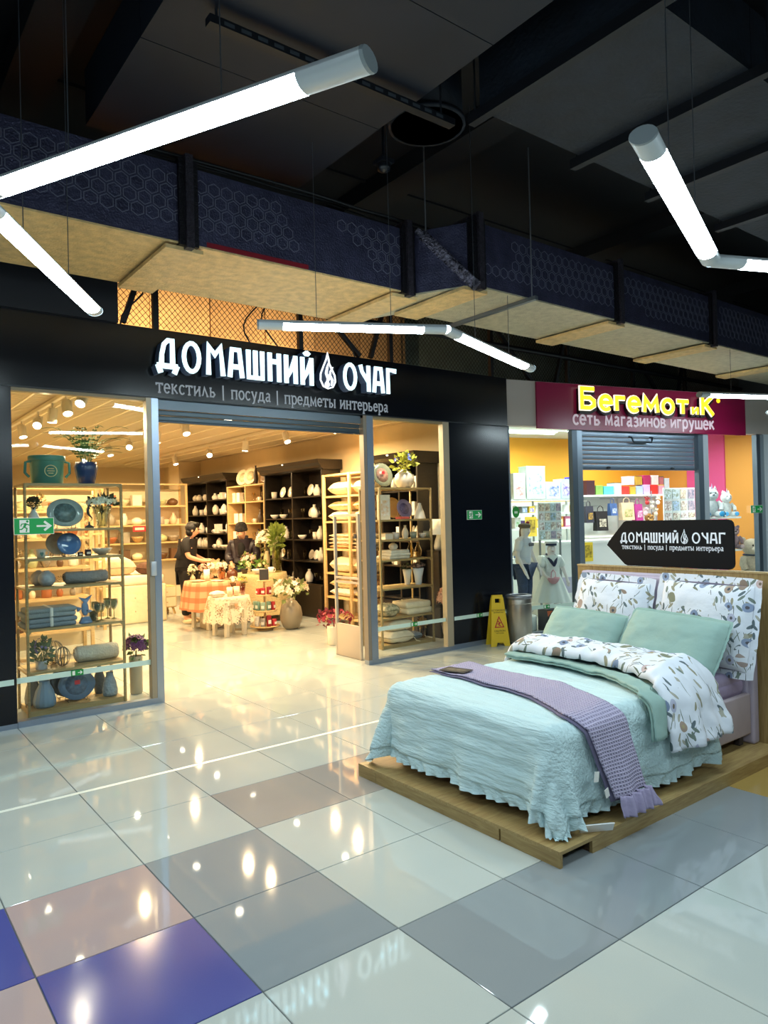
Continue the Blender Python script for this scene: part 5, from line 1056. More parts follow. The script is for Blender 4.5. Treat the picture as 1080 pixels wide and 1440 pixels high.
# security gate at the entrance
t = thing('security_gate', 'grey anti-theft gate with a solid lower panel at the shop entrance', 'security gate', (3.62, 4.70, 0)); GM = m('#b8afa2', .45, .2)
for y_ in (-.245, .245): part('upright', MB().rbox((0, y_, .84), (.035, .03, 1.68), .006), GM, t)
for z_, h_ in ((1.665, .03), (.93, .025), (.88, .025), (.375, .02)): part('crossbar', MB().b2(-.014, .014, -.23, .23, z_-h_/2, z_+h_/2), GM, t)
part('lower_panel', MB().rbox((0, 0, .185), (.03, .46, .36), .004), m('#b9aa98', .5), t); part('inner_rail', MB().b2(-.01, .01, -.22, -.205, .4, 1.65), m('#7d7468', .5), t)
part('sensor_tag', MB().box((-.022, -.2, 1.42), (.012, .04, .05)), m('#3a3d42', .4), t)
t = make('plant', 'berry_vase', 'red berry branches in a low white pot behind the security gate', 'plant', (3.98, 5.55, 0.001), style='cyl', r=.1, h=.24, col='#efe3cb', col2='#7a2130', fr=.24, fh=.12, n=90, ls=.05, bl='#a02338', nb=60, bsz=.03, seed=21)
# ---------------------------------------------------------------- tables with cloths in the middle
def cloth_round(R, h, drop, flare, folds, seed, wav=.03, sq=0., zig=0.):
    def fn(u, v):
        a = 2*pi*u; rr = R*(1+sq*(1/max(abs(cos(a)), abs(sin(a)))-1))
        if v < .401: k = min(1, v/.4); return V((rr*k*cos(a), rr*k*sin(a), h+.004))
        k = (v-.4)/.6; s = drop*k*(1+zig*sin(a*folds*2)*.5*(k > .9)+sq*.35*(1/max(abs(cos(a)), abs(sin(a)))-1)); o = rr+.006+flare*s+wav*k*(.5+.5*sin(a*folds+seed))+.012*k*sin(a*(folds*2+1))
        return V((o*cos(a), o*sin(a), h+.004-s))
    return MB().grid(72, 16, fn)
def table(label, c, R, h, legs, lm, rot=0.):
    t = thing('table', label, 'table', (c[0], c[1], 0), rot); part('tabletop', MB().lathe([(R*.98, h-.03), (R, h-.025), (R, h-.004), (R*.98, h)], seg=32), lm, t)
    for k in range(legs): a = 2*pi*(k+.35)/legs; part('leg', MB().rbox((R*.72*cos(a), R*.72*sin(a), (h-.03)/2), (.055, .055, h-.03), .008), lm, t)
    part('apron', MB().lathe([(R*.8, h-.09), (R*.82, h-.09), (R*.82, h-.03), (R*.8, h-.03)], seg=32), lm, t); return t
def plaid(name, c0, c1, c2, f):
    M = bpy.data.materials.new(name); M.use_nodes = True; nt = M.node_tree; N = nt.nodes.new; L = nt.links.new; b = nt.nodes['Principled BSDF']; tc = N('ShaderNodeTexCoord'); sp = N('ShaderNodeSeparateXYZ'); L(tc.outputs['Object'], sp.inputs[0]); cur = None
    at = N('ShaderNodeMath'); at.operation = 'ARCTAN2'; L(sp.outputs[1], at.inputs[0]); L(sp.outputs[0], at.inputs[1]); srcs = [(at.outputs[0], f*.42), (sp.outputs[2], f)]
    base = N('ShaderNodeRGB'); base.outputs[0].default_value = lin(c0); cur = base.outputs[0]
    for s, k in srcs:
        mu = N('ShaderNodeMath'); mu.operation = 'MULTIPLY'; mu.inputs[1].default_value = k; L(s, mu.inputs[0]); fr = N('ShaderNodeMath'); fr.operation = 'FRACT'; L(mu.outputs[0], fr.inputs[0])
        r_ = N('ShaderNodeValToRGB'); r_.color_ramp.interpolation = 'CONSTANT'; r_.color_ramp.elements[0].color = (0, 0, 0, 1); r_.color_ramp.elements[1].position = .55; r_.color_ramp.elements[1].color = (.75, .75, .75, 1); L(fr.outputs[0], r_.inputs[0])
        mx = N('ShaderNodeMix'); mx.data_type = 'RGBA'; L(r_.outputs[0], mx.inputs[0]); L(cur, mx.inputs[6]); mx.inputs[7].default_value = lin(c1 if k == f else c2); cur = mx.outputs[2]
    L(cur, b.inputs['Base Color']); b.inputs['Roughness'].default_value = .9; return M
def lace_mat():
    M = bpy.data.materials.new('lace'); M.use_nodes = True; nt = M.node_tree; N = nt.nodes.new; L = nt.links.new; b = nt.nodes['Principled BSDF']; b.inputs['Base Color'].default_value = lin('#e6d3b4'); b.inputs['Roughness'].default_value = .9
    tc = N('ShaderNodeTexCoord'); vo = N('ShaderNodeTexVoronoi'); vo.inputs['Scale'].default_value = 38; vo.feature = 'DISTANCE_TO_EDGE'; L(tc.outputs['Object'], vo.inputs[0])
    n = N('ShaderNodeTexNoise'); n.inputs['Scale'].default_value = 9; L(tc.outputs['Object'], n.inputs[0]); ad = N('ShaderNodeMath'); ad.operation = 'MULTIPLY_ADD'; ad.inputs[1].default_value = -.9; ad.inputs[2].default_value = .62; L(n.outputs[0], ad.inputs[0])
    gt = N('ShaderNodeMath'); gt.operation = 'LESS_THAN'; L(vo.outputs[0], gt.inputs[0]); L(ad.outputs[0], gt.inputs[1]); L(gt.outputs[0], b.inputs['Alpha']); return M
WTAB = m('#eadcc0', .5); tabs = {}
for key, lab, c, R, h, clab, mt, kw in (
    ('peach', 'higher round table under a peach checked cloth', (3.46, 8.17), .40, .72, 'peach and terracotta checked tablecloth with hanging points', plaid('peach_check', '#d8a67c', '#b4683f', '#c07f54', 6.), dict(drop=.42, flare=.10, folds=7, seed=1, wav=.035, sq=.22, zig=.0)),
    ('lace', 'low round table under a white lace cloth', (3.32, 7.28), .29, .56, 'white lace tablecloth with scalloped edge', lace_mat(), dict(drop=.36, flare=.10, folds=9, seed=2, wav=.045, zig=.12)),
    ('cream', 'round table under a long cream textured cloth', (4.47, 8.48), .42, .76, 'long cream ribbed tablecloth reaching near the floor', m('#d3bd88', .9, var=.2, vs=30, bump=.8, bs=40, aniso=(1, 1, 3)), dict(drop=.66, flare=.08, folds=10, seed=3, wav=.035))):
    table(lab, c, R, h, 4, WTAB, .4); o = one('tablecloth', cloth_round(R, h, **kw), mt, clab, 'tablecloth', (c[0], c[1], .0)); tabs[key] = (c, h+.006)
one('floor_crate', MB().rbox((0, 0, .15), (.32, .24, .30), .01).b2(-.12, .12, -.125, -.12, .21, .25), m('#e2d3b6', .6, var=.1), 'white storage crate standing under the checked table', 'crate', (3.46, 8.17, .001))
def tb(key, dx, dy): c, h = tabs[key]; return (c[0]+dx, c[1]+dy, h)
def on_tab(key, kind, name, label, cat, dx, dy, rz=0., **p): return make(kind, name, label, cat, tb(key, dx, dy), rz, **p)
on_tab('lace', 'cushion', 'bun', 'white linen pouch on the lace table', 'pouch', -.2, -.05, w=.2, d=.16, h=.08, col='#efe2c8')
for k, dx in enumerate((-.02, .1)): on_tab('lace', 'vase', 'glass_mug', 'patterned cream tumbler on the lace table', 'tumbler', dx-.02, -.12+.03*k, style='tumbler', r=.045, h=.13, col='#ead6b4', var=.3)
for k, dx in enumerate((.17, .27)): on_tab('lace', 'plant', 'pink_glass', 'rose glass holding small '+('yellow' if k else 'white')+' flowers', 'vase', dx-.07, .06-.1*k, style='tumbler', r=.042, h=.17, glass=True, col='#d98f78', col2='#8a8f4a', fr=.06, fh=.05, n=20, ls=.03, bl='#f4d760' if k else '#f4ead4', nb=14, bsz=.026, seed=30+k)
on_tab('peach', 'plate', 'dish', 'cream dish with folded napkins on the checked table', 'dish', -.25, -.05, flat=1, r=.12, col='#efe0c0')
on_tab('peach', 'plate', 'dish', 'white serving dish in the middle of the checked table', 'dish', -.02, -.26, flat=1, r=.105, col='#f3ead6')
on_tab('peach', 'vase', 'jug', 'white patterned beaker on the checked table', 'beaker', -.08, .0, style='tumbler', r=.05, h=.17, col='#efe6d2', var=.2)
on_tab('peach', 'vase', 'glass_vase', 'amber ribbed glass vase on the checked table', 'vase', .12, -.1, style='urn', r=.06, h=.2, glass=True, col='#d9b08a')
on_tab('peach', 'plant', 'blossom_vase', 'bowl vase with loose cream blossoms on the checked table', 'plant', .22, .1, style='globe', r=.08, h=.12, col='#e9d7b4', col2='#7a7d4f', fr=.085, fh=.09, n=40, ls=.035, bl='#f5e6cc', nb=26, bsz=.036, seed=33)
on_tab('peach', 'vase', 'wood_bowl', 'dark brown carved wooden bowl on the checked table', 'bowl', .28, -.13, style='globe', r=.088, h=.17, col='#6b3d22', var=.4)
for k in range(3): on_tab('peach', 'plant', 'dried_flowers', ('tall pale', 'short pink', 'bushy white')[k]+' dried flower bunch on the checked table', 'plant', (-.24, -.04, .14)[k], (.16, .24, .34)[k], style='bottle', r=.04, h=.1, col='#d8c09a', col2='#8d8c5c', fr=.068, fh=.085, n=30, ls=.032, bl=('#f0dcb8', '#e0a890', '#f7eedd')[k], nb=24, bsz=.028, seed=36+k)
on_tab('cream', 'plant', 'grass_vase', 'tall clear glass cylinder with bright green grass', 'plant', .2, -.19, style='cyl', r=.085, h=.42, glass=True, col='#e3e3b8', col2='#7f8f38', fr=.09, fh=.2, n=170, ls=.09, seed=41)
on_tab('cream', 'plant', 'blossom_branches', 'vase with big cream blossom branches on the cream table', 'plant', .26, .27, style='urn', r=.06, h=.34, col='#cdb88c', col2='#9a9a5c', fr=.17, fh=.2, n=60, ls=.07, bl='#f8ecd0', nb=60, bsz=.06, seed=42)
on_tab('cream', 'plant', 'pink_branches', 'vase with pale pink blossom sprays on the cream table', 'plant', -.06, .33, style='urn', r=.05, h=.12, col='#d9c7a4', col2='#8c9a55', fr=.12, fh=.11, n=40, ls=.05, bl='#ecc9b8', nb=30, bsz=.04, seed=43)
for k, dx in enumerate((-.3, -.0)): on_tab('cream', 'plant', 'green_posy', 'small pot of dense green leaves and yellow heads, '+('beside the white mug' if k else 'beside the candle stand'), 'plant', dx, .0, style='cone', r=.06, h=.08, col='#3f3328', col2='#5f8a34', fr=.11, fh=.07, n=110, ls=.035, bl='#f1e2a6', nb=10, bsz=.03, seed=44+k)
on_tab('cream', 'mug', 'mug', 'white mug standing before the glass of green grass', 'mug', .02, -.31, r=.05, h=.1, col='#f7f1e2')
on_tab('cream', 'vase', 'boat_bowl', 'white boat shaped bowl on the cream table', 'bowl', -.2, -.29, style='bowl', r=.11, h=.08, col='#f5eddb')
# tiered candle stand
cs = (3.93, 7.36); tz = (.07, .30, .53, .74); tr_ = (.225, .185, .14, .11)
t = thing('tiered_stand', 'four tier round wooden stand full of candles', 'stand', (cs[0], cs[1], 0)); 
part('foot', MB().lathe([(.12, 0), (.12, .012), (.035, .03), (.03, .06)], seg=20), OAK_PALE, t); part('column', MB().tube([(0, 0, .03), (0, 0, .74)], .016, 10), OAK_PALE, t)
for a, b in zip(tz, tr_): part('tier', MB().lathe([(b*.97, a-.02), (b, a-.015), (b, a-.003), (b*.97, a)], seg=28), OAK_PALE, t)
for si, row in enumerate(((('beige', '#ead3a6', .17), ('pale grey', '#cfc4b4', .15), ('stone grey', '#9d9488', .12), ('dark red', '#8d2326', .16), ('crimson', '#b13136', .1)), (('sage', '#7f9a84', .13), ('green', '#6f8f7c', .13), ('mint', '#8aa592', .12), ('bottle green', '#647f6c', .13), ('scarlet', '#b02d2d', .12)), (('red', '#c03a38', .09), ('cherry', '#a82c30', .1), ('ruby', '#8f2529', .11)))):
    n = len(row)
    for k, (nm, col, hh) in enumerate(row):
        fa = -YAW-pi/2; a = fa+(k-(n-1)/2)*(.5, .6, .95)[si]; R2 = tr_[si]-.045
        make('candle', 'candle', '%s pillar candle on the %s tier of the wooden stand' % (nm, ('bottom', 'second', 'third')[si]), 'candle', (cs[0]+R2*cos(a), cs[1]+R2*sin(a), tz[si]+.001), a+pi/2, r=.036, h=hh, col=col)
make('box', 'candle_box', 'charcoal boxed candle on the top tier of the wooden stand', 'box', (cs[0], cs[1], tz[3]+.001), -.4, w=.13, d=.1, h=.15, col='#3a3634', col2='#4a4542')
t = make('plant', 'stone_vase', 'large mottled stone globe vase with white and apricot flowers on the floor', 'vase', (4.24, 7.12, .001), style='globe', r=.17, h=.46, col='#8e826c', var=.55, bump=.9, col2='#7f8a4c', fr=.26, fh=.16, n=60, ls=.08, bl='#f4dfc0', nb=26, bsz=.065, seed=50)
# ---------------------------------------------------------------- goods deeper in the shop
def gondola(label, c, w_, zs, top, rz=0., d=.4, mat=None):
    t = thing('gondola_shelf', label, 'shelf', (c[0], c[1], 0), rz); mat = mat or OAK_PALE
    for s in (-1, 1):
        for e in (-1, 1): part('post', MB().b2(s*w_/2-.02, s*w_/2+.02, e*(d/2-.02)-.02, e*(d/2-.02)+.02, 0, top), mat, t)
    for z_ in zs: part('shelf', MB().b2(-w_/2+.02, w_/2-.02, -d/2, d/2, z_-.03, z_), mat, t)
    part('top_rail', MB().b2(-w_/2+.02, w_/2-.02, -d/2, -d/2+.03, top-.03, top), mat, t); part('back_sheet', MB().b2(-w_/2+.02, w_/2-.02, d/2-.02, d/2-.005, .1, top-.1), m('#f0dfba', .7), t); return t
GI = {'cup': 'cup', 'jar': 'jar', 'book': 'boxed set', 'basket': 'basket', 'pillow': 'cushion', 'towel': 'towel pile', 'vase': 'vase', 'posy': 'dried posy', 'dish': 'tureen'}
def gondola_goods(lb, c, w_, zs, n, kinds, seed):
    q = random.Random(seed); nm = ('lowest', 'second', 'third', 'fourth', 'fifth', 'top'); COLS = (('cream', '#f2e2bd'), ('tan', '#c9a066'), ('white', '#f8efdc'), ('rust', '#b06a3e'), ('pale green', '#b8bb8a'), ('blush', '#e6bf9f'), ('grey', '#a59a88'), ('brown', '#6b4c30'))
    for si, z_ in enumerate(zs):
        for i in range(n):
            kd = q.choice(kinds); cn, col = q.choice(COLS); x = c[0]-w_/2+.1+(w_-.2)*(i+.5)/n; loc = (x, c[1]-.04+q.uniform(-.04, .04), z_+.001); lab = '%s %s on the %s shelf of the %s' % (cn, GI[kd], nm[si], lb); rm = (w_-.2)/n*.46
            if kd == 'cup': make('mug', 'cup', lab, 'cup', loc, q.choice((0, 3)), r=min(.05, rm), h=.1, col=col)
            elif kd == 'jar': make('vase', 'jar', lab, 'jar', loc, style='jar', r=min(.06, rm), h=.17, col=col)
            elif kd == 'book': make('box', 'boxed_set', lab, 'box', loc, w=min(.18, rm*1.8), d=.14, h=.2, col=col)
            elif kd == 'basket': make('vase', 'basket', lab, 'basket', loc, style='bowl', r=min(.14, rm), h=.12, col=col, bump=.9, ribs=10)
            elif kd == 'pillow': make('cushion', 'cushion', lab, 'cushion', loc, w=min(.36, rm*1.95), d=.28, h=.16, col=col)
            elif kd == 'towel': make('folded', 'towel_pile', lab, 'towels', loc, w=min(.3, rm*1.9), d=.24, h=.14, n=4, col=col)
            elif kd == 'vase': make('vase', 'vase', lab, 'vase', loc, style=q.choice(('urn', 'bottle', 'globe')), r=min(.075, rm), h=.23, col=col)
            elif kd == 'dish': make('vase', 'tureen', lab, 'tureen', loc, style='globe', r=min(.11, rm), h=.15, col=col)
            else: make('plant', 'dried_posy', lab, 'plant', loc, style='bottle', r=.04, h=.13, col=col, col2='#a08c55', fr=min(.075, rm*.75), fh=.07, n=26, ls=.032, bl='#eccf9c', nb=18, bsz=.024, seed=q.randint(1, 4))
for lb, c, w_, zs, top, n, kinds, sd in (
    ('low shelf behind the blue dishes', (.82, 7.3), 1.15, (.35, .75, 1.12, 1.48), 1.85, 6, ('posy', 'cup', 'vase', 'jar', 'basket', 'posy'), 1),
    ('tall pale shelf near the towels', (1.5, 9.4), 1.3, (.3, .7, 1.1, 1.5, 1.85), 2.2, 5, ('towel', 'pillow', 'basket', 'posy', 'dish', 'book'), 2),
    ('wide shelf behind the woman', (3.75, 12.1), 1.7, (.9, 1.25, 1.6, 1.98), 2.42, 6, ('dish', 'basket', 'jar', 'vase', 'book', 'basket'), 3),
    ('pale shelf behind the quilted bed', (2.35, 13.2), 1.6, (.4, .8, 1.2, 1.6, 2.0), 2.35, 6, ('towel', 'dish', 'vase', 'jar', 'cup'), 4)):
    gondola(lb, c, w_, zs, top); gondola_goods(lb, c, w_, zs, n, kinds, sd)
# display bed with cushions and a nightstand, seen past the door post
t = thing('display_bed', 'quilted cream display bed deeper in the shop', 'bed', (2.72, 10.35, 0))
part('quilted_base', MB().rbox((0, 0, .31), (1.05, 1.7, .62), .03), m('#efdcb6', .8, var=.08, vs=4, bump=.5, bs=8), t)
for k in range(5):
    for j in range(2): part('tuft_button', MB().ell((-.4+.2*k, -.855, .2+.22*j), (.012, .008, .012), 8, 5), m('#cdb487', .6), t)
part('mattress', MB().rbox((0, 0, .7), (1.0, 1.66, .16), .05), m('#f3e6cc', .9), t); part('leg', MB().b2(-.48, -.42, -.8, -.74, 0, .04), EBONY, t)
make('cushion', 'cushion', 'brown round bolster cushion on the quilted display bed', 'cushion', (3.02, 9.72, .781), .3, w=.36, d=.3, h=.2, col='#6f4a36', var=.3)
make('cushion', 'cushion', 'blush pillow heaped on the quilted display bed', 'cushion', (2.55, 9.9, .781), -.2, w=.62, d=.45, h=.26, col='#eac9a4', seed=2)
make('cushion', 'cushion', 'cream pillow heaped on the quilted display bed', 'cushion', (2.62, 10.45, .781), .1, w=.7, d=.5, h=.28, col='#f4e6c8', seed=4)
t = thing('nightstand', 'pale wooden nightstand with two drawers and splayed legs', 'nightstand', (3.5, 10.45, 0))
part('carcass', MB().b2(-.2, .2, -.19, .19, .12, .5), OAK_PALE, t)
for k in (0, 1): dr = part('drawer', MB().b2(-.185, .185, -.205, -.19, .14+k*.18, .305+k*.18), m('#f3e3c0', .5), t); part('pull', MB().b2(-.04, .04, -.214, -.205, .21+k*.18, .222+k*.18), OAK_PALE, dr)
for sx in (-1, 1):
    for sy in (-1, 1): part('leg', MB().bar((sx*.15, sy*.14, .12), (sx*.18, sy*.17, 0), .03), OAK_PALE, t)
make('table_lamp', 'table_lamp', 'cream table lamp glowing on a dark plinth beside the right window', 'lamp', (5.36, 5.03, 1.169), r=.14, h=.42)
one('lamp_plinth', MB().rbox((0, 0, .575), (.26, .28, 1.15), .008).b2(-.14, .14, -.15, .15, 1.15, 1.168), EBONY, 'tall dark plinth under the glowing table lamp', 'plinth', (5.36, 5.03, .001))
make('plant', 'pink_bouquet', 'large bouquet of peach blossoms in a stone pot beside the linen display', 'plant', (5.225, 4.71, .001), style='urn', r=.11, h=.36, col='#8a7a66', col2='#4f5f35', fr=.15, fh=.2, n=70, ls=.04, bl='#f0b794', nb=80, bsz=.045, seed=55)
make('plant', 'dried_grass_vase', 'gold glass vase with dried grass on the linen display base', 'plant', (4.945, 4.93, .0465), style='cyl', r=.042, h=.16, glass=True, col='#d9c27e', col2='#c0994f', fr=.045, fh=.04, n=110, ls=.042, seed=56)
sg = thing('sale_sign', 'small red price board hung on the wide pale shelf', 'sign', (3.62, 11.898, 1.47)); part('board', MB().b2(-.13, .13, -.006, 0, 0, .11), m('#b8262b', .5), sg); part('print', MB().b2(-.09, .09, -.008, -.006, .03, .08), m('#f1dccb', .5, var=.3, vs=60), sg)
# ---------------------------------------------------------------- people
def skin(nodes, edges, root, lv=2, name='body'):
    names = list(nodes); idx = {k: i for i, k in enumerate(names)}
    me = bpy.data.meshes.new(name); me.from_pydata([nodes[k][0] for k in names], [(idx[a], idx[b]) for a, b in edges], []); o = bpy.data.objects.new(name, me); COL.objects.link(o)
    md = o.modifiers.new('SKIN', 'SKIN'); md.use_smooth_shade = True
    for k, v in zip(names, me.skin_vertices[0].data): r = nodes[k][1]; v.radius = r if isinstance(r, tuple) else (r, r); v.use_root = (k == root)
    s = o.modifiers.new('SUB', 'SUBSURF'); s.levels = s.render_levels = lv
    dg = bpy.context.evaluated_depsgraph_get(); out = bpy.data.meshes.new_from_object(o.evaluated_get(dg)); bpy.data.objects.remove(o)
    for p in out.polygons: p.use_smooth = True
    return out
def chain(*k): return [(k[i], k[i+1]) for i in range(len(k)-1)]
def human(s=1., arms=None, bow=.05, lean=0., female=True, legs=None):
    "joint positions, forward = +x, left = +y; returns nodes and edges"
    w_ = .165 if female else .19; N_ = {}
    def P(k, x, y, z, r): N_[k] = ((x*s, y*s, z*s), tuple(q*s for q in r) if isinstance(r, tuple) else r*s)
    P('pel', -.02, 0, .86, (.13, .15) if female else .13); P('wai', -.01+lean*.3, 0, 1.02, .125); P('che', .01+lean*.7, 0, 1.2, .135); P('nb', .0+lean, 0, 1.345, .065); P('nk', .02+lean+bow*.3, 0, 1.40, .05)
    P('jaw', .06+lean+bow, 0, 1.455, .07); P('hd', .045+lean+bow, 0, 1.52, .09); P('cr', .03+lean+bow*.8, 0, 1.575, .07); P('no', .135+lean+bow*1.25, 0, 1.485, .012)
    for q, t_ in ((1, 'l'), (-1, 'r')):
        P('sh'+t_, lean*.9, q*w_, 1.31, .06)
        A = (arms or {}).get(t_, [(-.01, .215, 1.06), (.1, .2, .83), (.14, .19, .74)])
        P('el'+t_, A[0][0]+lean*.5, q*A[0][1], A[0][2], .043); P('wr'+t_, A[1][0], q*A[1][1], A[1][2], .03); P('pa'+t_, A[2][0], q*A[2][1], A[2][2], .032)
        d = V(A[2])-V(A[1]); d.y *= q; d.normalize(); sd = d.cross(V((0, 0, 1))); sd = sd.normalized() if sd.length > .1 else V((1, 0, 0)); c = V((A[2][0], q*A[2][1], A[2][2]))
        for k, (off, ln) in enumerate(((-.026, .055), (-.009, .068), (.009, .064), (.026, .048))):
            a = c+d*.035+sd*off; P('f%d%s' % (k, t_), *a, .0095); b = a+d*ln+V((0, 0, -.012)); P('g%d%s' % (k, t_), *b, .008)
        a = c+sd*(-.035 if q > 0 else .035)+d*.01; P('th'+t_, *a, .011); b = a+d*.035+sd*(-.014 if q > 0 else .014); P('ti'+t_, *b, .009)
        P('hi'+t_, 0, q*.09, .8, .1); P('kn'+t_, .02, q*.095, .46, .066); P('an'+t_, -.01, q*.095, .09, .045); P('to'+t_, .12, q*.11, .035, .036)
    E = chain('pel', 'wai', 'che', 'nb', 'nk', 'jaw', 'hd', 'cr')+[('jaw', 'no')]
    for t_ in 'lr':
        E += chain('nb', 'sh'+t_, 'el'+t_, 'wr'+t_, 'pa'+t_)+chain('pel', 'hi'+t_, 'kn'+t_, 'an'+t_, 'to'+t_)+[('pa'+t_, 'th'+t_), ('th'+t_, 'ti'+t_)]
        for k in range(4): E += [('pa'+t_, 'f%d%s' % (k, t_)), ('f%d%s' % (k, t_), 'g%d%s' % (k, t_))]
    return N_, E
def garment(N_, keys, edges, root, grow, mat, name, parent, over=None):
    n = {}
    for k in keys:
        p, r = N_[k]; g = (over or {}).get(k, grow); r = r if isinstance(r, tuple) else (r, r); n[k] = (p, tuple(q+g for q in r))
    for k, v in (over or {}).items():
        if isinstance(v, tuple): n[k] = v
    me = skin(n, edges, root, 2, name); me.materials.append(mat); return part(name, me, None, parent)
def face(t, N_, s, mat_lip='#a5605a', mat_eye='#1d1612', skinm=None):
    h = V(N_['hd'][0]); j = V(N_['jaw'][0]); f = .085*s
    for q in (-1, 1):
        part('eye', MB().ell(h+V((f*.95, q*.034*s, -.012*s)), (.008*s, .014*s, .007*s), 8, 6), m(mat_eye, .2), t)
        part('eyebrow', MB().ell(h+V((f*.97, q*.034*s, .012*s)), (.006*s, .018*s, .004*s), 8, 4), m('#2b1f18', .7), t)
        part('ear', MB().ell(h+V((-.005*s, q*.088*s, -.02*s)), (.02*s, .01*s, .03*s), 8, 6), skinm, t)
    part('mouth', MB().ell(j+V((.068*s, 0, -.005*s)), (.006*s, .024*s, .006*s), 8, 5), m(mat_lip, .5), t)
def person_woman():
    SK = m('#e0a884', .55); s = 1.0
    N_, E = human(s, arms={'l': [(.06, .2, 1.08), (.27, .13, 1.0), (.34, .09, 1.01)], 'r': [(.07, .21, 1.08), (.29, .12, 1.0), (.36, .07, 1.0)]}, bow=.05, lean=.03)
    t = thing('person', 'woman in a black T-shirt and trousers arranging cloth at the checked table', 'person', (3.36, 8.9, 0), atan2(-.608, .794))
    me = skin(N_, E, 'pel'); me.materials.append(SK); part('body', me, None, t); BL_ = m('#15110f', .8, var=.2, vs=20)
    N2 = dict(N_); 
    for q in 'lr':
        a, b = V(N_['sh'+q][0]), V(N_['el'+q][0]); N2['sl'+q] = (tuple(a.lerp(b, .8)), .052); N2['ank'+q] = (N_['an'+q][0][:2]+(.12,), .05)
    N2['hem'] = ((-.02, 0, .78), .15)
    garment(N2, ['hem', 'pel', 'wai', 'che', 'nb', 'shl', 'shr', 'sll', 'slr'], chain('hem', 'pel', 'wai', 'che', 'nb')+chain('nb', 'shl', 'sll')+chain('nb', 'shr', 'slr'), 'che', .022, BL_, 'tshirt', t, {'pel': .045, 'wai': .05, 'che': .03, 'nb': .012})
    garment(N2, ['pel', 'hil', 'hir', 'knl', 'knr', 'ankl', 'ankr'], chain('pel', 'hil', 'knl', 'ankl')+chain('pel', 'hir', 'knr', 'ankr'), 'pel', .02, BL_, 'trousers', t)
    for q in 'lr': a = V(N_['to'+q][0]); part('shoe', MB().ell((a.x-.05, a.y, .042), (.13, .05, .042), 12, 8), m('#e8cfa6', .5), t)
    h = V(N_['hd'][0]); hr = MB().ell(h+V((-.03, 0, .02)), (.105, .108, .105), 16, 12); hr.ell(h+V((-.055, 0, -.05)), (.075, .1, .09), 14, 10)
    hr.ell(h+V((.035, 0, .075)), (.06, .08, .035), 12, 8); part('hair', hr, m('#0e0a09', .4, bump=.5, bs=90), t)
    face(t, N_, s, skinm=SK); part('glasses', MB().tube([(h.x+.095, -.07, h.z-.012), (h.x+.1, 0, h.z-.01), (h.x+.095, .07, h.z-.012)], .004, 5), m('#3a2a20', .4), t)
    one('linen_cloth', MB().grid(10, 10, lambda u, v: V((.0+.02*sin(v*9), -.1+.2*u+.02*sin(v*7), .02-.26*v+.015*sin(u*14)))), m('#ecd2a0', .9, var=.15), 'beige linen cloth held up by the woman in black', 'cloth', (3.36+.794*.40+.04, 8.9-.608*.40, 1.0), .9)
person_woman()
def person_man():
    SK = m('#d9a27e', .55); s = .94
    N_, E = human(s, arms={'l': [(.04, .27, 1.08), (.24, .2, .95), (.31, .17, .92)], 'r': [(.04, .27, 1.08), (.24, .18, .95), (.31, .15, .92)]}, bow=.09, lean=.05, female=False)
    t = thing('person', 'man in a dark quilted jacket and knitted hat looking down at the flowers', 'person', (4.62, 9.4, 0), atan2(-.78, -.62))
    me = skin(N_, E, 'pel'); me.materials.append(SK); part('body', me, None, t); JK = m('#2a2129', .45, var=.3, vs=14)
    N2 = dict(N_)
    for q in 'lr': a, b = V(N_['el'+q][0]), V(N_['wr'+q][0]); N2['cu'+q] = (tuple(a.lerp(b, .9)), .04); N2['ank'+q] = (N_['an'+q][0][:2]+(.12,), .05)
    garment(N2, ['pel', 'wai', 'che', 'nb', 'shl', 'shr', 'ell', 'elr', 'cul', 'cur'], chain('pel', 'wai', 'che', 'nb')+chain('nb', 'shl', 'ell', 'cul')+chain('nb', 'shr', 'elr', 'cur'), 'che', .045, JK, 'jacket', t, {'nb': .03, 'che': .06, 'wai': .07, 'pel': .06})
    q = MB()
    for z_, r_ in ((.98*s, .195), (1.08*s, .2), (1.18*s, .2), (1.27*s, .19)): q.lathe([(r_*.98, z_-.035), (r_*1.04, z_), (r_*.98, z_+.035)], (.02, 0, 0), 20, None, lambda a, zz_: -.12*abs(cos(a)))
    part('quilting', q, JK, t); part('collar', MB().lathe([(.085, 1.37*s), (.1, 1.4*s), (.1, 1.45*s), (.085, 1.46*s)], (.06, 0, 0), 16), m('#453a40', .6), t)
    part('sweater', MB().ell((.18, 0, 1.2*s), (.06, .07, .16), 10, 8), m('#15130f', .8, var=.4, vs=30), t)
    garment(N2, ['pel', 'hil', 'hir', 'knl', 'knr', 'ankl', 'ankr'], chain('pel', 'hil', 'knl', 'ankl')+chain('pel', 'hir', 'knr', 'ankr'), 'pel', .02, m('#2b2c33', .8), 'trousers', t)
    for k in 'lr': a = V(N_['to'+k][0]); part('shoe', MB().ell((a.x-.05, a.y, .045), (.14, .055, .045), 12, 8), m('#1d1b1a', .5), t)
    h = V(N_['hd'][0]); hat = MB().lathe([(.104, -.0), (.112, .012), (.112, .045), (.104, .055), (.102, .09), (.08, .135), (.04, .158), (0, .162)], tuple(h+V((-.012, 0, .025))), 20, Matrix.Rotation(.12, 3, 'Y')); part('knitted_hat', hat, m('#2e2a26', .9, var=.6, vs=26, bump=.6, bs=60), t)
    face(t, N_, s, skinm=SK)
person_man()
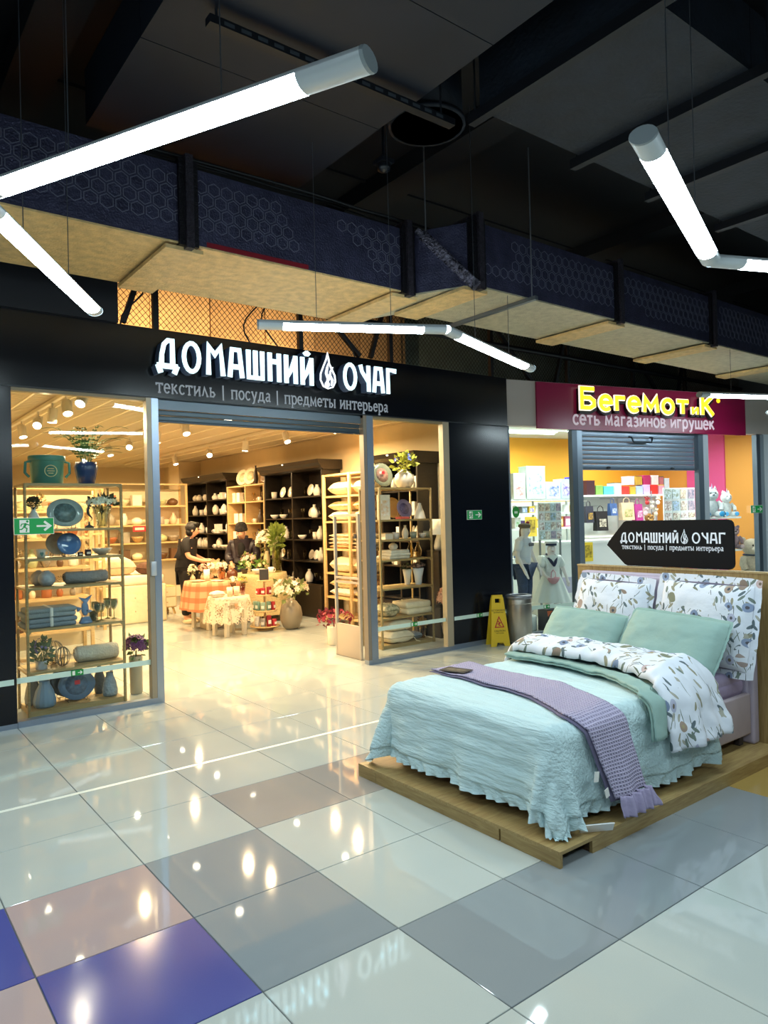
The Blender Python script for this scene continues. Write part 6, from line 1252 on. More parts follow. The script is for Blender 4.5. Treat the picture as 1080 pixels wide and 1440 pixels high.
# ---------------------------------------------------------------- toy shop, its front turned a little towards the corridor
A2 = radians(-13); O2 = V((5.87, 4.23, 0)); EU = V((cos(A2), sin(A2), 0)); EV = V((-sin(A2), cos(A2), 0))
def S2(u, v, z_=0.): return O2+EU*u+EV*v+V((0, 0, z_))
def SP(px, py, v=0.):
    "photo pixel -> (u, z) on the plane v behind the toy-shop front"
    d = ray(px, py); k = ((O2+EV*v-CAM).dot(EV))/d.dot(EV); p = CAM+d*k-O2; return p.dot(EU), p.z
def s2box(u0, u1, v0, v1, z0, z1): return MB().b2(u0, u1, v0, v1, z0, z1)
FR = thing; 
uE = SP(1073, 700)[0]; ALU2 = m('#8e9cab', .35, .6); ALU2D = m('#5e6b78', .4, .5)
def sstruct(name, mb, mt, parent=None): return struct(name, mb, mt, parent, None if parent else O2, None if parent else A2)
wt = sstruct('wall_toy_front', s2box(0, uE+3, -.03, .12, 2.80, 3.40), m('#b3aaa4', .6))
part('end_pier', s2box(uE, uE+1.6, -.02, .12, 0, 2.80), m('#d5dde2', .4), wt)
sstruct('wall_toy_back', s2box(-.1, uE+1.5, 3.6, 3.7, 0, 3.2), m('#e8a42c', .7))
sstruct('wall_toy_lower', s2box(-.05, uE+.4, 3.5, 3.56, 0, 1.85), m('#cdd6cf', .7))
u0 = SP(965, 640, 3.55)[0]; u1 = SP(1003, 640, 3.55)[0]
def side_v(px, U):
    d = ray(px, 640); k = ((O2-CAM).dot(EU)+U)/d.dot(EU); return (CAM+d*k-O2).dot(EV)
sstruct('wall_toy_panel', s2box(uE+1.17, uE+1.2, side_v(1018, uE+1.17), side_v(965, uE+1.17), 0, 3.1), m('#c8487c', .7)); sstruct('wall_toy_side', s2box(uE+1.2, uE+1.28, .12, 3.6, 0, 3.1), m('#c98a3a', .7))
sstruct('ceiling', s2box(-.05, uE+1.2, .13, 3.6, 3.1, 3.16), m('#cfd8cf', .8))
for k, (lb, v) in enumerate((('front', .8), ('middle', 1.7), ('rear', 2.6))): one('ceiling_strip_light', MB().b2(-1.2, 1.2, -.03, .03, -.03, 0).b2(-1.25, 1.25, -.04, .04, 0, .02), m('#f3fff8', .4, emit=6), 'white strip light on the %s part of the toy shop ceiling' % lb, 'strip light', tuple(S2(1.6, v, 3.078)), A2)
def pane(name, px0, px1, posts):
    a, b = SP(px0, 700)[0], SP(px1, 700)[0]; wn = sstruct(name, s2box(a, b, -.02, .05, 0, .05), ALU2)
    for p0, p1, mt in posts: q0, q1 = SP(p0, 700)[0], SP(p1, 700)[0]; part('mullion', s2box(q0, q1, -.025, .06, .05, 2.79), mt, wn)
    part('glass_pane', s2box(a, b, .01, .018, .05, 2.79), GLASS, wn)
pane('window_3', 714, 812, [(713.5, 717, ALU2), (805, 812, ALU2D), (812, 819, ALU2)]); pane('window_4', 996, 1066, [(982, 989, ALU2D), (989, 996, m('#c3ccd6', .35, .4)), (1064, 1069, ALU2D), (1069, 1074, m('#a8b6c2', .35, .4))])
ua, ub = SP(820.5, 640)[0], SP(980, 640)[0]; zb_ = SP(900, 659)[1]; sh = sstruct('door_2', s2box(ua, ub, .04, .07, 2.72, 2.80), ALU2)
k = 0; zq = zb_
while zq < 2.72: part('shutter_slat', MB().rbox(((ua+ub)/2, .06, zq+.032), (ub-ua-.004, .02, .062), .009), m('#8494a6', .38, .5), sh); zq += .064; k += 1
part('bottom_rail', s2box(ua, ub, .04, .08, zb_-.02, zb_), ALU2D, sh)
hx, hz = SP(903, 620)[0], SP(903, 620)[1]; part('pull_handle', MB().tube([(hx-.2, .05, hz+.06), (hx-.2, .0, hz+.05), (hx-.17, -.01, hz-.02), (hx+.17, -.01, hz-.02), (hx+.2, 0, hz+.05), (hx+.2, .05, hz+.06)], .014, 8), m('#3f4a55', .4, .5), sh)
for q in (858, 948): part('lock_knob', MB().ell((SP(q, 657)[0], .03, zb_+.01), (.04, .02, .02), 8, 6), m('#2a3037', .4), sh)
# magenta sign with yellow letters
s0, s1 = SP(755, 570, -.06)[0], SP(1048, 580, -.06)[0]; sz0, sz1 = 2.765, 3.39
t = thing('toy_shop_sign', 'magenta fascia sign with glowing yellow rounded letters of the toy shop', 'sign', tuple(S2(s0, -.06, sz0)), A2)
MAG = m('#8e0f42', .3); part('panel', MB().b2(0, s1-s0, 0, .028, 0, sz1-sz0), MAG, t)
YEL = m('#ffd21f', .4, emit=1.0); OUT = m('#fff8e0', .4, emit=.9); BLKS = m('#151013', .5)
la = SP(812, 578, -.1); x = la[0]-s0
_e = lambda sx, sz: [(.08*sx, .34*sz), (.5*sx, .34*sz)]+ellipse(.29*sx, .33*sz, .23*sx, .31*sz, 14, .05, 5.5)
BOLD = {'Б': (.72, [[(.62, .93), (.1, .93), (.1, .06), (.44, .06), (.6, .18), (.6, .38), (.44, .52), (.1, .52)]]), 'е': (.58, [_e(1, 1)]), 'г': (.46, [[(.08, 0), (.08, .6), (.44, .6)]]),
 'м': (.76, [[(.07, 0), (.12, .64), (.37, .22), (.62, .64), (.68, 0)]]), 'о': (.62, ['o', ellipse(.3, .32, .24, .31, 18)]), 'т': (.6, [[(.02, .6), (.56, .6)], [(.29, .6), (.29, 0)]]),
 'и': (.36, [[(.06, .36), (.06, 0)], [(.06, .04), (.3, .33)], [(.3, .36), (.3, 0)]]), 'К': (.68, [[(.1, 0), (.1, .95)], [(.6, .95), (.14, .46)], [(.24, .54), (.62, 0)]])}
word = 'БегемотиК'; sz = .30; spn = .13; tot = SP(1001, 580, -.1)[0]-la[0]; kx = (tot/sz-spn*(len(word)-1))/sum(BOLD[c][0] for c in word)
for ch in word:
    thin = .62 if ch == 'и' else 1.
    for nm, pen, y0, y1, mt, dx, dz in (('letter_shadow', .135, -.068, -.002, BLKS, .02, -.035), ('letter_outline', .125, -.084, -.066, OUT, 0, 0), ('letter', .085, -.094, -.084, YEL, 0, 0)):
        mb = MB(); glyph(mb, BOLD[ch], x+dx, .275+dz, sz, pen*sz*2.1*thin, y0, y1, False, kx); part(nm, mb, mt, t)
    x += (BOLD[ch][0]*kx+spn)*sz
part('registered_dot', MB().prism(ellipse(x+.05, .50, .035, .035, 12), -.09, -.08), YEL, t)
SANS = {'с': LOW['с'], 'е': LOW['е'], 'а': LOW['а'], 'о': LOW['о'], ' ': LOW[' '], 'т': (.46, [[(.23, 0), (.23, .48)], [(.03, .47), (.43, .47)]]), 'ь': (.46, [[(.08, .5), (.08, .02), (.3, .02), (.4, .14), (.3, .27), (.08, .27)]]), 'м': (.6, [[(.07, 0), (.1, .5), (.3, .1), (.5, .5), (.53, 0)]]), 'г': (.38, [[(.08, 0), (.08, .47), (.36, .47)]]),
 'з': (.44, [[(.06, .44), (.2, .5), (.36, .42), (.34, .3), (.2, .26), (.36, .22), (.38, .08), (.2, 0), (.05, .06)]]), 'и': (.5, [[(.08, .5), (.08, 0)], [(.08, .04), (.42, .46)], [(.42, .5), (.42, 0)]]), 'н': (.5, [[(.08, .5), (.08, 0)], [(.08, .26), (.42, .26)], [(.42, .5), (.42, 0)]]),
 'в': (.46, [[(.08, .25), (.3, .27), (.36, .38), (.28, .48), (.08, .48), (.08, .02), (.3, .02), (.4, .13), (.3, .26)]]), 'р': (.5, [[(.08, -.22), (.08, .5)], ellipse(.26, .25, .18, .24, 12, -2.6, 2.6)]), 'у': (.46, [[(.05, .5), (.24, .06)], [(.42, .5), (.2, -.14), (.07, -.2)]]), 'ш': (.68, [[(.08, .5), (.08, .03), (.6, .03), (.6, .5)], [(.34, .5), (.34, .03)]]), 'к': (.46, [[(.08, 0), (.08, .5)], [(.4, .5), (.1, .24)], [(.18, .3), (.42, 0)]])}
qa, qb = SP(806, 595, -.07)[0]-s0, SP(1005, 600, -.07)[0]-s0
pen_line(t, 'сеть магазинов игрушек', SANS, qa, .075, .25, .03, -.006, -.001, m('#d9c3cf', .5, emit=.25), fit=qb-qa)
a, b = SP(742, 854)[0], SP(SP and 815, 849)[0]
t = thing('guide_tape', 'pale luminous guide tape across the toy shop window', 'tape', tuple(S2(0.02, -.001, .35)), A2); part('tape', MB().b2(0, SP(812, 849)[0]-.03, 0, .004, 0, .05), TAPE, t); exit_mark(t, SP(767, 852)[0], .025, .1, -.0005)
exit_sign('green running man exit sign on the toy shop glass near the teddy bear', S2(SP(1064, 716, -.026)[0], -.026, SP(1064, 716, -.026)[1]), .27, A2)
# shelves and goods inside the toy shop
SHW = m('#eef2ee', .5)
def toy_shelf(label, u0, u1, v, zs, d=.4, foot=True):
    t = thing('toy_shelf', label, 'shelf', tuple(S2((u0+u1)/2, v, 0)), A2); w_ = (u1-u0)/2
    for z_ in zs: part('shelf_board', MB().b2(-w_, w_, -d/2, d/2, z_-.03, z_), SHW, t)
    for s in (-1, 0, 1): part('upright', MB().b2(s*(w_-.015)-.012, s*(w_-.015)+.012, d/2-.03, d/2, 0, max(zs)), m('#b9c2c2', .4, .4), t)
    return t
def tu(px, v): return SP(px, 700, v)[0]
def tput(kind, name, label, cat, px0, px1, py_base, v, zz_, **p):
    a, b = tu(px0, v), tu(px1, v); return make(kind, name, label, cat, tuple(S2((a+b)/2, v, zz_+.001)), A2, **p)
def wpx(px0, px1, v): return tu(px1, v)-tu(px0, v)
v1 = 2.0; zS = SP(760, 702, v1)[1]; zS2 = SP(760, 721, v1)[1]; zS3 = SP(760, 742, v1)[1]
toy_shelf('white wall shelf with large toy boxes behind the left toy shop pane', tu(712, v1), tu(812, v1), v1+.1, (zS, zS2, zS3, .9))
for k, (a, b, tp, c, art, lb) in enumerate(((717, 734, 667, '#dfe6dd', '#d46a6a', 'white toy box with red print'), (735, 762, 657, '#cfe3d6', '#6fae9a', 'tall mint toy box with figures'), (763, 783, 679, '#e3e8f2', '#4a63c9', 'low white and blue toy box'), (784, 799, 675, '#c9e2ea', '#6a4fc0', 'upright turquoise toy box'), (800, 812, 672, '#2b35c9', '#3f2fb0', 'bright blue toy box'))):
    h = SP(a, tp, v1)[1]-zS; tput('box', 'toy_box', lb+' on the high shelf', 'toy box', a, b, 702, v1, zS, w=wpx(a, b, v1)*.96, d=.22, h=h, col=c, art=art, art2='#f2f2ea')
q = random.Random(8)
TC = (('blue', '#3f6fb8'), ('yellow', '#e6c23a'), ('red', '#c9373a'), ('white', '#e9ebe6'), ('green', '#5a9a52'), ('orange', '#d98a3a'), ('grey', '#77807f'), ('pink', '#d77ba0'), ('purple', '#6a4fa0'))
for si, z_ in ((0, zS2), (1, zS3), (2, .9)):
    for k in range(9):
        a = 720+k*10; cn, c = q.choice(TC); kd = q.choice(('box', 'vase', 'box')); lb = '%s %s on the %s toy shelf by the left pane' % (cn, 'jar' if kd == 'vase' else 'carton', ('upper', 'middle', 'lower')[si])
        if kd == 'vase': tput('vase', 'toy_jar', lb, 'jar', a, a+8, 0, v1+.0, z_, style='jar', r=.045, h=.14, col=c)
        else: tput('box', 'toy_carton', lb, 'toy box', a, a+9, 0, v1, z_, w=.11, d=.12, h=q.choice((.1, .14, .17)), col=c, art=q.choice(TC)[1])
def poster(label, px0, px1, py0, py1, v, col, c2, name='poster', sc_=18):
    a, zt = SP(px0, py0, v); b, zb2 = SP(px1, py1, v); t = thing(name, label, 'poster', tuple(S2((a+b)/2, v, zb2)), A2); part('sheet', MB().b2(-(b-a)/2, (b-a)/2, -.004, 0, 0, zt-zb2), m(col, .6), t)
    part('print', MB().b2(-(b-a)*.38, (b-a)*.38, -.006, -.004, (zt-zb2)*.2, (zt-zb2)*.85), m(c2, .6, var=.9, vs=sc_, vcol=col), t); return t
poster('yellow poster hung on the toy shelves behind the mannequins', 738, 755, 727, 754, 1.897, '#d9b93a', '#4a3d20'); poster('yellow notice on the white counter front', 821, 834, 763, 789, 1.3295, '#f0d23a', '#5a4a1a')
st_ = thing('sticker', 'round green sticker on the toy shop glass', 'sticker', tuple(S2(SP(726, 720)[0], .0095, SP(726, 720)[1])), A2); part('disc', MB().prism(ellipse(0, 0, .055, .075, 20), -.003, 0), m('#2f9a3e', .4), st_); part('print', MB().b2(-.025, .025, -.0045, -.003, -.02, .01), m('#d9efd6', .5), st_)
# card rack and counter
u_a, u_b = tu(757, 1.5), tu(812, 1.5); zc = SP(780, 762, 1.5)[1]
t = thing('shop_counter', 'white toy shop counter with pale end panel', 'counter', tuple(S2((u_a+u_b+1.5)/2, 1.6, 0)), A2); w_ = (u_b+1.5-u_a)/2
part('body', MB().b2(-w_, w_, -.25, .25, 0, zc-.04), SHW, t); part('worktop', MB().b2(-w_-.02, w_+.02, -.27, .27, zc-.04, zc), m('#f4f6f2', .3), t); part('end_panel', MB().b2(-w_+.2, -w_+.7, -.262, -.252, .35, .6), m('#bcb9d0', .5), t)
def card_rack(label, px0, px1, py0, py1, v, rows, cols, seed):
    a, zt = SP(px0, py0, v); b, zb2 = SP(px1, py1, v); t = thing('card_rack', label, 'rack', tuple(S2((a+b)/2, v, zb2)), A2); w_ = b-a; h = zt-zb2; q = random.Random(seed); part('backboard', MB().b2(-w_/2, w_/2, 0, .02, 0, h), m('#dfe7e6', .5), t)
    for i in range(cols):
        for j in range(rows): part('card', MB().b2(-w_/2+w_*(i+.1)/cols, -w_/2+w_*(i+.9)/cols, -.012, -.002, h*(j+.08)/rows, h*(j+.88)/rows), m(q.choice(('#eef0ea', '#c6d6ea', '#9fb8dc', '#e6d9c4', '#b9a6b0', '#dfe6d6')), .5, var=.8, vs=34, vcol=q.choice(('#5a6a86', '#8a6a5a', '#7a8a6a'))), t)
    for s in (-1, 1): part('rack_leg', MB().b2(s*w_*.45-.012, s*w_*.45+.012, .005, .03, -zb2, .001), m('#8f979a', .4, .5), t)
card_rack('white sticker card rack behind the sailor mannequin', 757, 790, 707, 758, 1.2, 4, 4, 1); card_rack('tall white card rack beside the shutter post', 933, 978, 686, 735, 1.2, 3, 4, 2)
# gift boxes and bags on the long shelf in the doorway
v2 = 2.6; zG = SP(865, 696, v2)[1]; toy_shelf('long white shelf of gift bags seen below the shutter', tu(818, v2), tu(932, v2), v2, (zG, zG-.75, .8), d=.36)
part('peg_panel', MB().b2(-(tu(932, v2)-tu(818, v2))/2, (tu(932, v2)-tu(818, v2))/2, .16, .178, zG-.72, zG-.03), m('#c9d2cd', .6), bpy.data.objects['toy_shelf.001'])
for a, b, tp, lo_, c, c2, lb in ((820, 832, 676, 697, '#3a1420', '#4d1b2a', 'dark maroon carton'), (833, 843, 683, 697, '#7fae55', '#8fbf66', 'green spotted gift box'), (844, 858, 684, 696, '#54c4c0', '#6ad2cd', 'turquoise gift box'), (859, 869, 679, 695, '#e8e6da', '#3c4a3a', 'white gift box with black leaves'), (869, 880, 684, 695, '#d8362f', '#e0453c', 'red gift box'), (881, 889, 685, 694, '#c9a53c', '#d6b44e', 'gold gift box'), (890, 899, 684, 694, '#a9c2ea', '#b9cdf0', 'pale blue gift box'), (900, 909, 682, 693, '#cdb5e0', '#d8c4e8', 'lilac gift box'), (910, 920, 682, 692, '#d6342f', '#df463f', 'scarlet gift box'), (921, 929, 682, 692, '#e6a5b8', '#f0d24a', 'pink and yellow gift box')):
    h = SP(a, tp, v2)[1]-zG; tput('box', 'gift_box', lb+' in the lower row on the long shelf', 'gift box', a, b, 0, v2-.02, zG, w=wpx(a, b, v2)*.95, d=.2, h=max(.08, h-.012), col=c, col2=c2)
for a, b, hh, c, c2, lb in ((879, 888, .15, '#d7c3e2', '#e0d0ea', 'pale lilac'), (889, 899, .16, '#b79237', '#6a4a22', 'gold and brown'), (900, 911, .17, '#a5275a', '#b8336a', 'magenta'), (912, 922, .17, '#f0d9d6', '#dfe6ea', 'white and blush'), (923, 929, .15, '#b06a70', '#3f5a3a', 'rose and green'), (930, 937, .2, '#cfe0e6', '#dfe9ec', 'spotted white')):
    base = zG+.185; tput('box', 'gift_box', lb+' gift box in the upper row on the long shelf', 'gift box', a, b, 0, v2+.0, base if a < 929 else zG, w=wpx(a, b, v2)*.93, d=.18, h=hh if a < 929 else .3, col=c, col2=c2)
def bag(label, px0, px1, py0, py1, v, col, c2, tall=.06):
    a, zt = SP(px0, py0, v); b, zb2 = SP(px1, py1, v); w_ = (b-a)/2; h = zt-zb2; t = thing('gift_bag', label, 'bag', tuple(S2((a+b)/2, v, zb2)), A2)
    mb = MB(); mb.add([(x*k, y*k2, z_) for z_, k, k2 in ((0, .95, 1), (h, 1.02, .45)) for x, y in ((-w_, -.06), (w_, -.06), (w_, .06), (-w_, .06))], [(3, 2, 1, 0), (0, 1, 5, 4), (1, 2, 6, 5), (2, 3, 7, 6), (3, 0, 4, 7), (4, 5, 6, 7)]); part('bag_body', mb, m(col, .6, var=.2), t)
    part('front_print', MB().b2(-w_*.6, w_*.6, -.064, -.061, h*.2, h*.6), m(c2, .6, var=.7, vs=26, vcol=col), t); part('handle', MB().tube([(-w_*.5, 0, h), (-w_*.45, 0, h+tall), (0, 0, h+tall*1.7), (w_*.45, 0, h+tall), (w_*.5, 0, h)], .008, 6), m(col, .6), t)
    part('peg', MB().tube([(0, -.01, h+tall*1.6), (0, .325, h+tall*1.6)], .008, 6), m('#aab2b4', .4, .5), t)
for lb, a, b, c, d_, col, c2 in (('black tote bag with a cream print hanging under the long shelf', 836, 853, 719, 746, '#14161a', '#cfc8b4'), ('denim blue bag hanging under the long shelf', 856, 866, 708, 725, '#3d5f96', '#c9d6e6'), ('paper bag printed with animals and green ground', 872, 890, 707, 731, '#e3c8a0', '#6f8a3f'), ('magenta bag with butterflies hanging beside the animal bag', 891, 902, 709, 732, '#b03a8a', '#e6d0e0'), ('dark patterned bag hanging at the shelf end', 822, 833, 712, 735, '#2b3040', '#c9a23a')): bag(lb, a, b, c, d_, v2-.16, col, c2)
# plush toys
def plush(label, loc, s, col, ear='round', c2='#e8e4da', nose='#1d1a1a', sit=True, feet=None, rz=-.8, extra=None):
    t = thing('plush_toy', label, 'plush toy', loc, rz); F = m(col, .95, var=.15, vs=30, bump=.9, bs=120, spec=.1); F2 = m(c2, .95, bump=.7, bs=120, spec=.1)
    part('body', MB().ell((0, 0, .3*s), (.22*s, .2*s, .3*s), 16, 12), F, t); part('head', MB().ell((0, -.05*s, .72*s), (.21*s, .19*s, .2*s), 16, 12), F, t)
    part('muzzle', MB().ell((0, -.22*s, .68*s), (.1*s, .08*s, .075*s), 12, 8), F2, t); part('nose', MB().ell((0, -.3*s, .71*s), (.045*s, .025*s, .032*s), 10, 6), m(nose, .3), t)
    for q in (-1, 1):
        if ear == 'round': part('ear', MB().ell((q*.17*s, -.0, .88*s), (.075*s, .03*s, .075*s), 12, 8), F, t)
        else: part('ear', MB().lathe([(.05*s, 0), (.04*s, .07*s), (0, .16*s)], (q*.12*s, -.02*s, .86*s), 10), F, t)
        part('eye', MB().ell((q*.075*s, -.225*s, .77*s), (.02*s, .012*s, .024*s), 8, 6), m('#141212', .15), t)
        part('arm', MB().tube([(q*.19*s, -.04*s, .48*s), (q*.27*s, -.13*s, .34*s), (q*.24*s, -.2*s, .22*s)], [.075*s, .08*s, .07*s], 10), F, t)
        part('leg', MB().tube([(q*.12*s, -.08*s, .1*s), (q*.2*s, -.28*s, .09*s), (q*.21*s, -.34*s, .1*s)], [.1*s, .095*s, .085*s], 10), F, t)
        part('paw', MB().ell((q*.21*s, -.38*s, .1*s), (.085*s, .05*s, .085*s), 10, 8), m(feet, .9) if feet else F2, t)
    if extra == 'horn': part('horn', MB().lathe([(.035*s, 0), (0, .2*s)], (0, -.1*s, .9*s), 10), m('#d9c9f0', .4), t); part('mane', MB().ell((0, .08*s, .78*s), (.08*s, .13*s, .2*s), 10, 8), m('#d9a9c4', .9), t)
    if extra == 'bow': part('neck_ribbon', MB().lathe([(.15*s, .53*s), (.17*s, .55*s), (.15*s, .57*s)], seg=20), m('#3a4a66', .6), t)
    return t
v3 = .8; zP = SP(1010, 727, v3)[1]; toy_shelf('white shelf with plush toys behind the right toy shop pane', tu(978, v3), tu(1031, v3), v3+.1, (zP, zP-.55, .45), d=.5)
plush('white unicorn plush with blue hooves on the high plush shelf', tuple(S2(tu(1000, v3-.02), v3-.02, zP+.001)), .52, '#e8ecf0', 'point', '#dfe6ee', '#7a8796', feet='#3fa0d8', extra='horn')
plush('second white horse plush with a pastel mane on the high plush shelf', tuple(S2(tu(1020, v3+.1), v3+.1, zP+.001)), .45, '#dfe2e2', 'point', '#d6dce0', '#8a8f96', feet='#4a9ad0', extra='horn', rz=-.5)
plush('pink and grey plush toy on the middle plush shelf', tuple(S2(tu(1030, v3), v3, zP-.549)), .42, '#a9929a', 'round', '#c9b6ba')
zB2 = SP(1055, 806, .75)[1]
plush('large cream teddy bear with a dark nose by the glass', tuple(S2(tu(1053, .75), .75, SP(1057, 768, .75)[1]-.74*.75)), .75, '#d6cdb8', 'round', '#e3dccb', extra='bow', rz=-.55)
one('bear_stool', MB().lathe([(.26, 0), (.27, .01), (.27, SP(1057, 768, .75)[1]-.58), (.25, SP(1057, 768, .75)[1]-.556)], seg=24), m('#b9b1a0', .7), 'low round stool under the large teddy bear', 'stool', tuple(S2(tu(1053, .75), .75, .001)), A2)
plush('grey plush seal shaped toy beside the unicorn', tuple(S2(tu(1014, v3-.08), v3-.08, zP+.001)), .18, '#4a5054', 'round', '#d9dcdc')
plush('brown small teddy hanging among the ornaments', tuple(S2(tu(912, 1.9), 1.9, zc+.05)), .4, '#8a6238', 'round', '#c9a878')
one('toy_plinth', MB().b2(-.3, .3, -.2, .2, 0, zc+.045).b2(-.31, .31, -.21, .21, zc+.03, zc+.049), SHW, 'white plinth under the small brown teddy', 'plinth', tuple(S2(tu(912, 1.9)+.0, 2.1, .0)), A2)
TR = ((910, 700), (917, 706), (922, 716), (908, 715), (925, 700), (916, 726)); pu, pz0 = SP(916, 700, 1.68)[0], zc
t = thing('trinket_stand', 'thin metal stand on the counter holding bunches of trinkets', 'stand', tuple(S2(pu, 1.68, zc)), A2); part('foot', MB().lathe([(.09, 0), (.09, .012), (.012, .02)], seg=18), ALU2, t); part('pole', MB().tube([(0, 0, .01), (0, 0, SP(910, 700, 1.6)[1]-zc+.12)], .009, 8), ALU2, t)
for px, py in TR:
    a, z_ = SP(px, py, 1.6); part('hook_arm', MB().tube([(0, 0, z_-zc+.02), ((a-pu)*.7, -.06, z_-zc+.02), (a-pu, -.08, z_-zc+.0), (a-pu, -.08, z_-zc-.05)], .005, 6), ALU2, t)
for k, (px, py, c, lb) in enumerate(((910, 700, '#b3262b', 'red'), (917, 706, '#d9d4c6', 'silver'), (922, 716, '#e0d6c0', 'cream'), (908, 715, '#e6c0c4', 'blush'), (925, 700, '#efe9dc', 'white'), (916, 726, '#b98a3c', 'golden'))):
    a, z_ = SP(px, py, 1.6); make('plant', 'ornament_bunch', lb+' bunch of trinkets hanging by the card rack', 'ornament', tuple(S2(a, 1.6, z_-.12)), A2, style='globe', r=.036, h=.08, col=c, col2=c, fr=.034, fh=.034, n=24, ls=.026, bl=c, nb=8, bsz=.018, seed=k)
# child mannequins in the left toy shop pane
def mannequin_girl():
    a = tu(734, .5); s = .78; SKM = m('#e6ddd6', .35); base = .20; N_, E = human(s, arms={'l': [(.05, .23, 1.08), (.16, .24, .86), (.2, .24, .77)], 'r': [(-.02, .22, 1.06), (.1, .22, .84), (.15, .22, .75)]}, bow=0, female=True)
    t = thing('mannequin', 'girl mannequin in a white printed T-shirt, jeans and beret', 'mannequin', tuple(S2(a, .5, .0)), A2-pi/2+.5); UP = V((0, 0, base+.02))
    def sh_(o): o.location = UP; return o
    me = skin(N_, E, 'pel'); me.materials.append(SKM); sh_(part('body', me, None, t)); N2 = dict(N_)
    for q in 'lr': p0, p1 = V(N_['sh'+q][0]), V(N_['el'+q][0]); N2['sl'+q] = (tuple(p0.lerp(p1, .75)), .04); N2['ank'+q] = (N_['an'+q][0][:2]+(.1,), .04)
    sh_(garment(N2, ['pel', 'wai', 'che', 'nb', 'shl', 'shr', 'sll', 'slr'], chain('pel', 'wai', 'che', 'nb')+chain('nb', 'shl', 'sll')+chain('nb', 'shr', 'slr'), 'che', .016, m('#dcdde2', .8), 'tshirt', t))
    sh_(garment(N2, ['pel', 'hil', 'hir', 'knl', 'knr', 'ankl', 'ankr'], chain('pel', 'hil', 'knl', 'ankl')+chain('pel', 'hir', 'knr', 'ankr'), 'pel', .022, m('#3c4b69', .85, var=.3, vs=16), 'jeans', t))
    for k in (-1, 0, 1): sh_(part('shirt_print', MB().ell((.125*1.0, k*.05, .98), (.014, .022, .028), 10, 6), m('#6f7076', .7), t))
    h = V(N_['hd'][0]); sh_(part('beret', MB().ell(h+V((-.01, 0, .055)), (.09, .09, .04), 16, 8).ell(h+V((.0, 0, .035)), (.08, .078, .02), 14, 6), m('#6a5c48', .9), t)); sh_(part('bow', MB().ell(h+V((.03, .03, .1)), (.03, .03, .02), 8, 6), m('#a52b2f', .7), t))
    sh_(part('hair', MB().ell(h+V((-.045, .02, -.06)), (.05, .07, .14), 12, 10), m('#6b4a33', .6), t)); part('pedestal', MB().lathe([(.15, 0), (.16, .01), (.16, .19), (.15, .2)], seg=24), SHW, t)
    face(t, {k: ((V(p)+UP)[:], r) for k, (p, r) in N_.items()}, s, '#c98a86', '#8d8a86', SKM)
mannequin_girl()
def mannequin_sailor():
    a = tu(772, .62); s = .70; SKM = m('#e6ddd6', .35); N_, E = human(s, arms={'l': [(.02, .26, 1.08), (.1, .3, .9), (.14, .3, .82)], 'r': [(.05, .25, 1.08), (.18, .2, .95), (.24, .17, .93)]}, bow=0)
    t = thing('mannequin', 'small mannequin in a white sailor dress with navy collar and cap', 'mannequin', tuple(S2(a, .62, .0)), A2-pi/2-.25); UP = V((0, 0, .062))
    def sh_(o): o.location = UP; return o
    me = skin(N_, E, 'pel'); me.materials.append(SKM); sh_(part('body', me, None, t)); DR = m('#dfe6e0', .8); N2 = dict(N_)
    for q in 'lr': p0, p1 = V(N_['sh'+q][0]), V(N_['el'+q][0]); N2['sl'+q] = (tuple(p0.lerp(p1, .9)), .05)
    sh_(garment(N2, ['wai', 'che', 'nb', 'shl', 'shr', 'sll', 'slr'], chain('wai', 'che', 'nb')+chain('nb', 'shl', 'sll')+chain('nb', 'shr', 'slr'), 'che', .02, DR, 'dress_top', t))
    sh_(part('skirt', MB().grid(48, 10, lambda u, v: V(((.1+.16*v+.018*v*sin(u*2*pi*10))*cos(2*pi*u), (.11+.17*v+.018*v*sin(u*2*pi*10))*sin(2*pi*u), s*1.04-.44*v))), DR, t)); NV = m('#27304a', .8)
    col = MB(); c = V(N_['nb'][0])
    for q in (-1, 1): col.tube([c+V((-.03, q*.05, .03)), c+V((.06, q*.06, -.02)), c+V((.115, q*.025, -.09)), c+V((.125, 0, -.14))], [.02, .026, .022, .012], 6)
    sh_(part('sailor_collar', col, NV, t)); h = V(N_['hd'][0]); sh_(part('cap', MB().lathe([(.075, 0), (.078, .03), (.1, .05), (.09, .065), (0, .07)], tuple(h+V((0, 0, .035))), 18), m('#d5d6d2', .7), t)); sh_(part('cap_band', MB().lathe([(.077, 0), (.08, .012), (.08, .03)], tuple(h+V((0, 0, .034))), 18), NV, t))
    part('pedestal', MB().lathe([(.17, 0), (.17, .05), (.16, .06)], seg=24), SHW, t); sh_(part('basket', MB().lathe(prof('bowl', .09, .09), (.2, -.05, .56), 18), m('#d9a0a8', .6), t)); sh_(part('basket_handle', MB().tube([(.12, -.05, .64), (.13, -.05, .72), (.2, -.05, .76), (.27, -.05, .72), (.28, -.05, .64)], .006, 6), m('#d9a0a8', .6), t))
    face(t, {k: ((V(p)+UP)[:], r) for k, (p, r) in N_.items()}, s, '#c98a86', '#8d8a86', SKM)
mannequin_sailor()
t = thing('toy_carton', 'black carton with orange corners and a white barcode label behind the steel bin', 'toy box', tuple(S2(SP(766, 870, .3)[0], .3, .0)), A2); part('carton', MB().b2(-.04, .22, -.1, .1, 0, .3), m('#23242a', .5), t)
part('orange_corner', MB().prism([(-.03, .28), (.06, .28), (-.02, .2)], -.102, -.1).prism([(.05, .06), (.18, .1), (.18, .06)], -.102, -.1), m('#d9622a', .5), t); part('label', MB().b2(-.02, .05, -.102, -.1, .05, .12), WHITE, t); part('title_stripe', MB().stroke([(.0, .14), (.15, .24)], .02, -.102, -.1), m('#cfd2d6', .5), t)
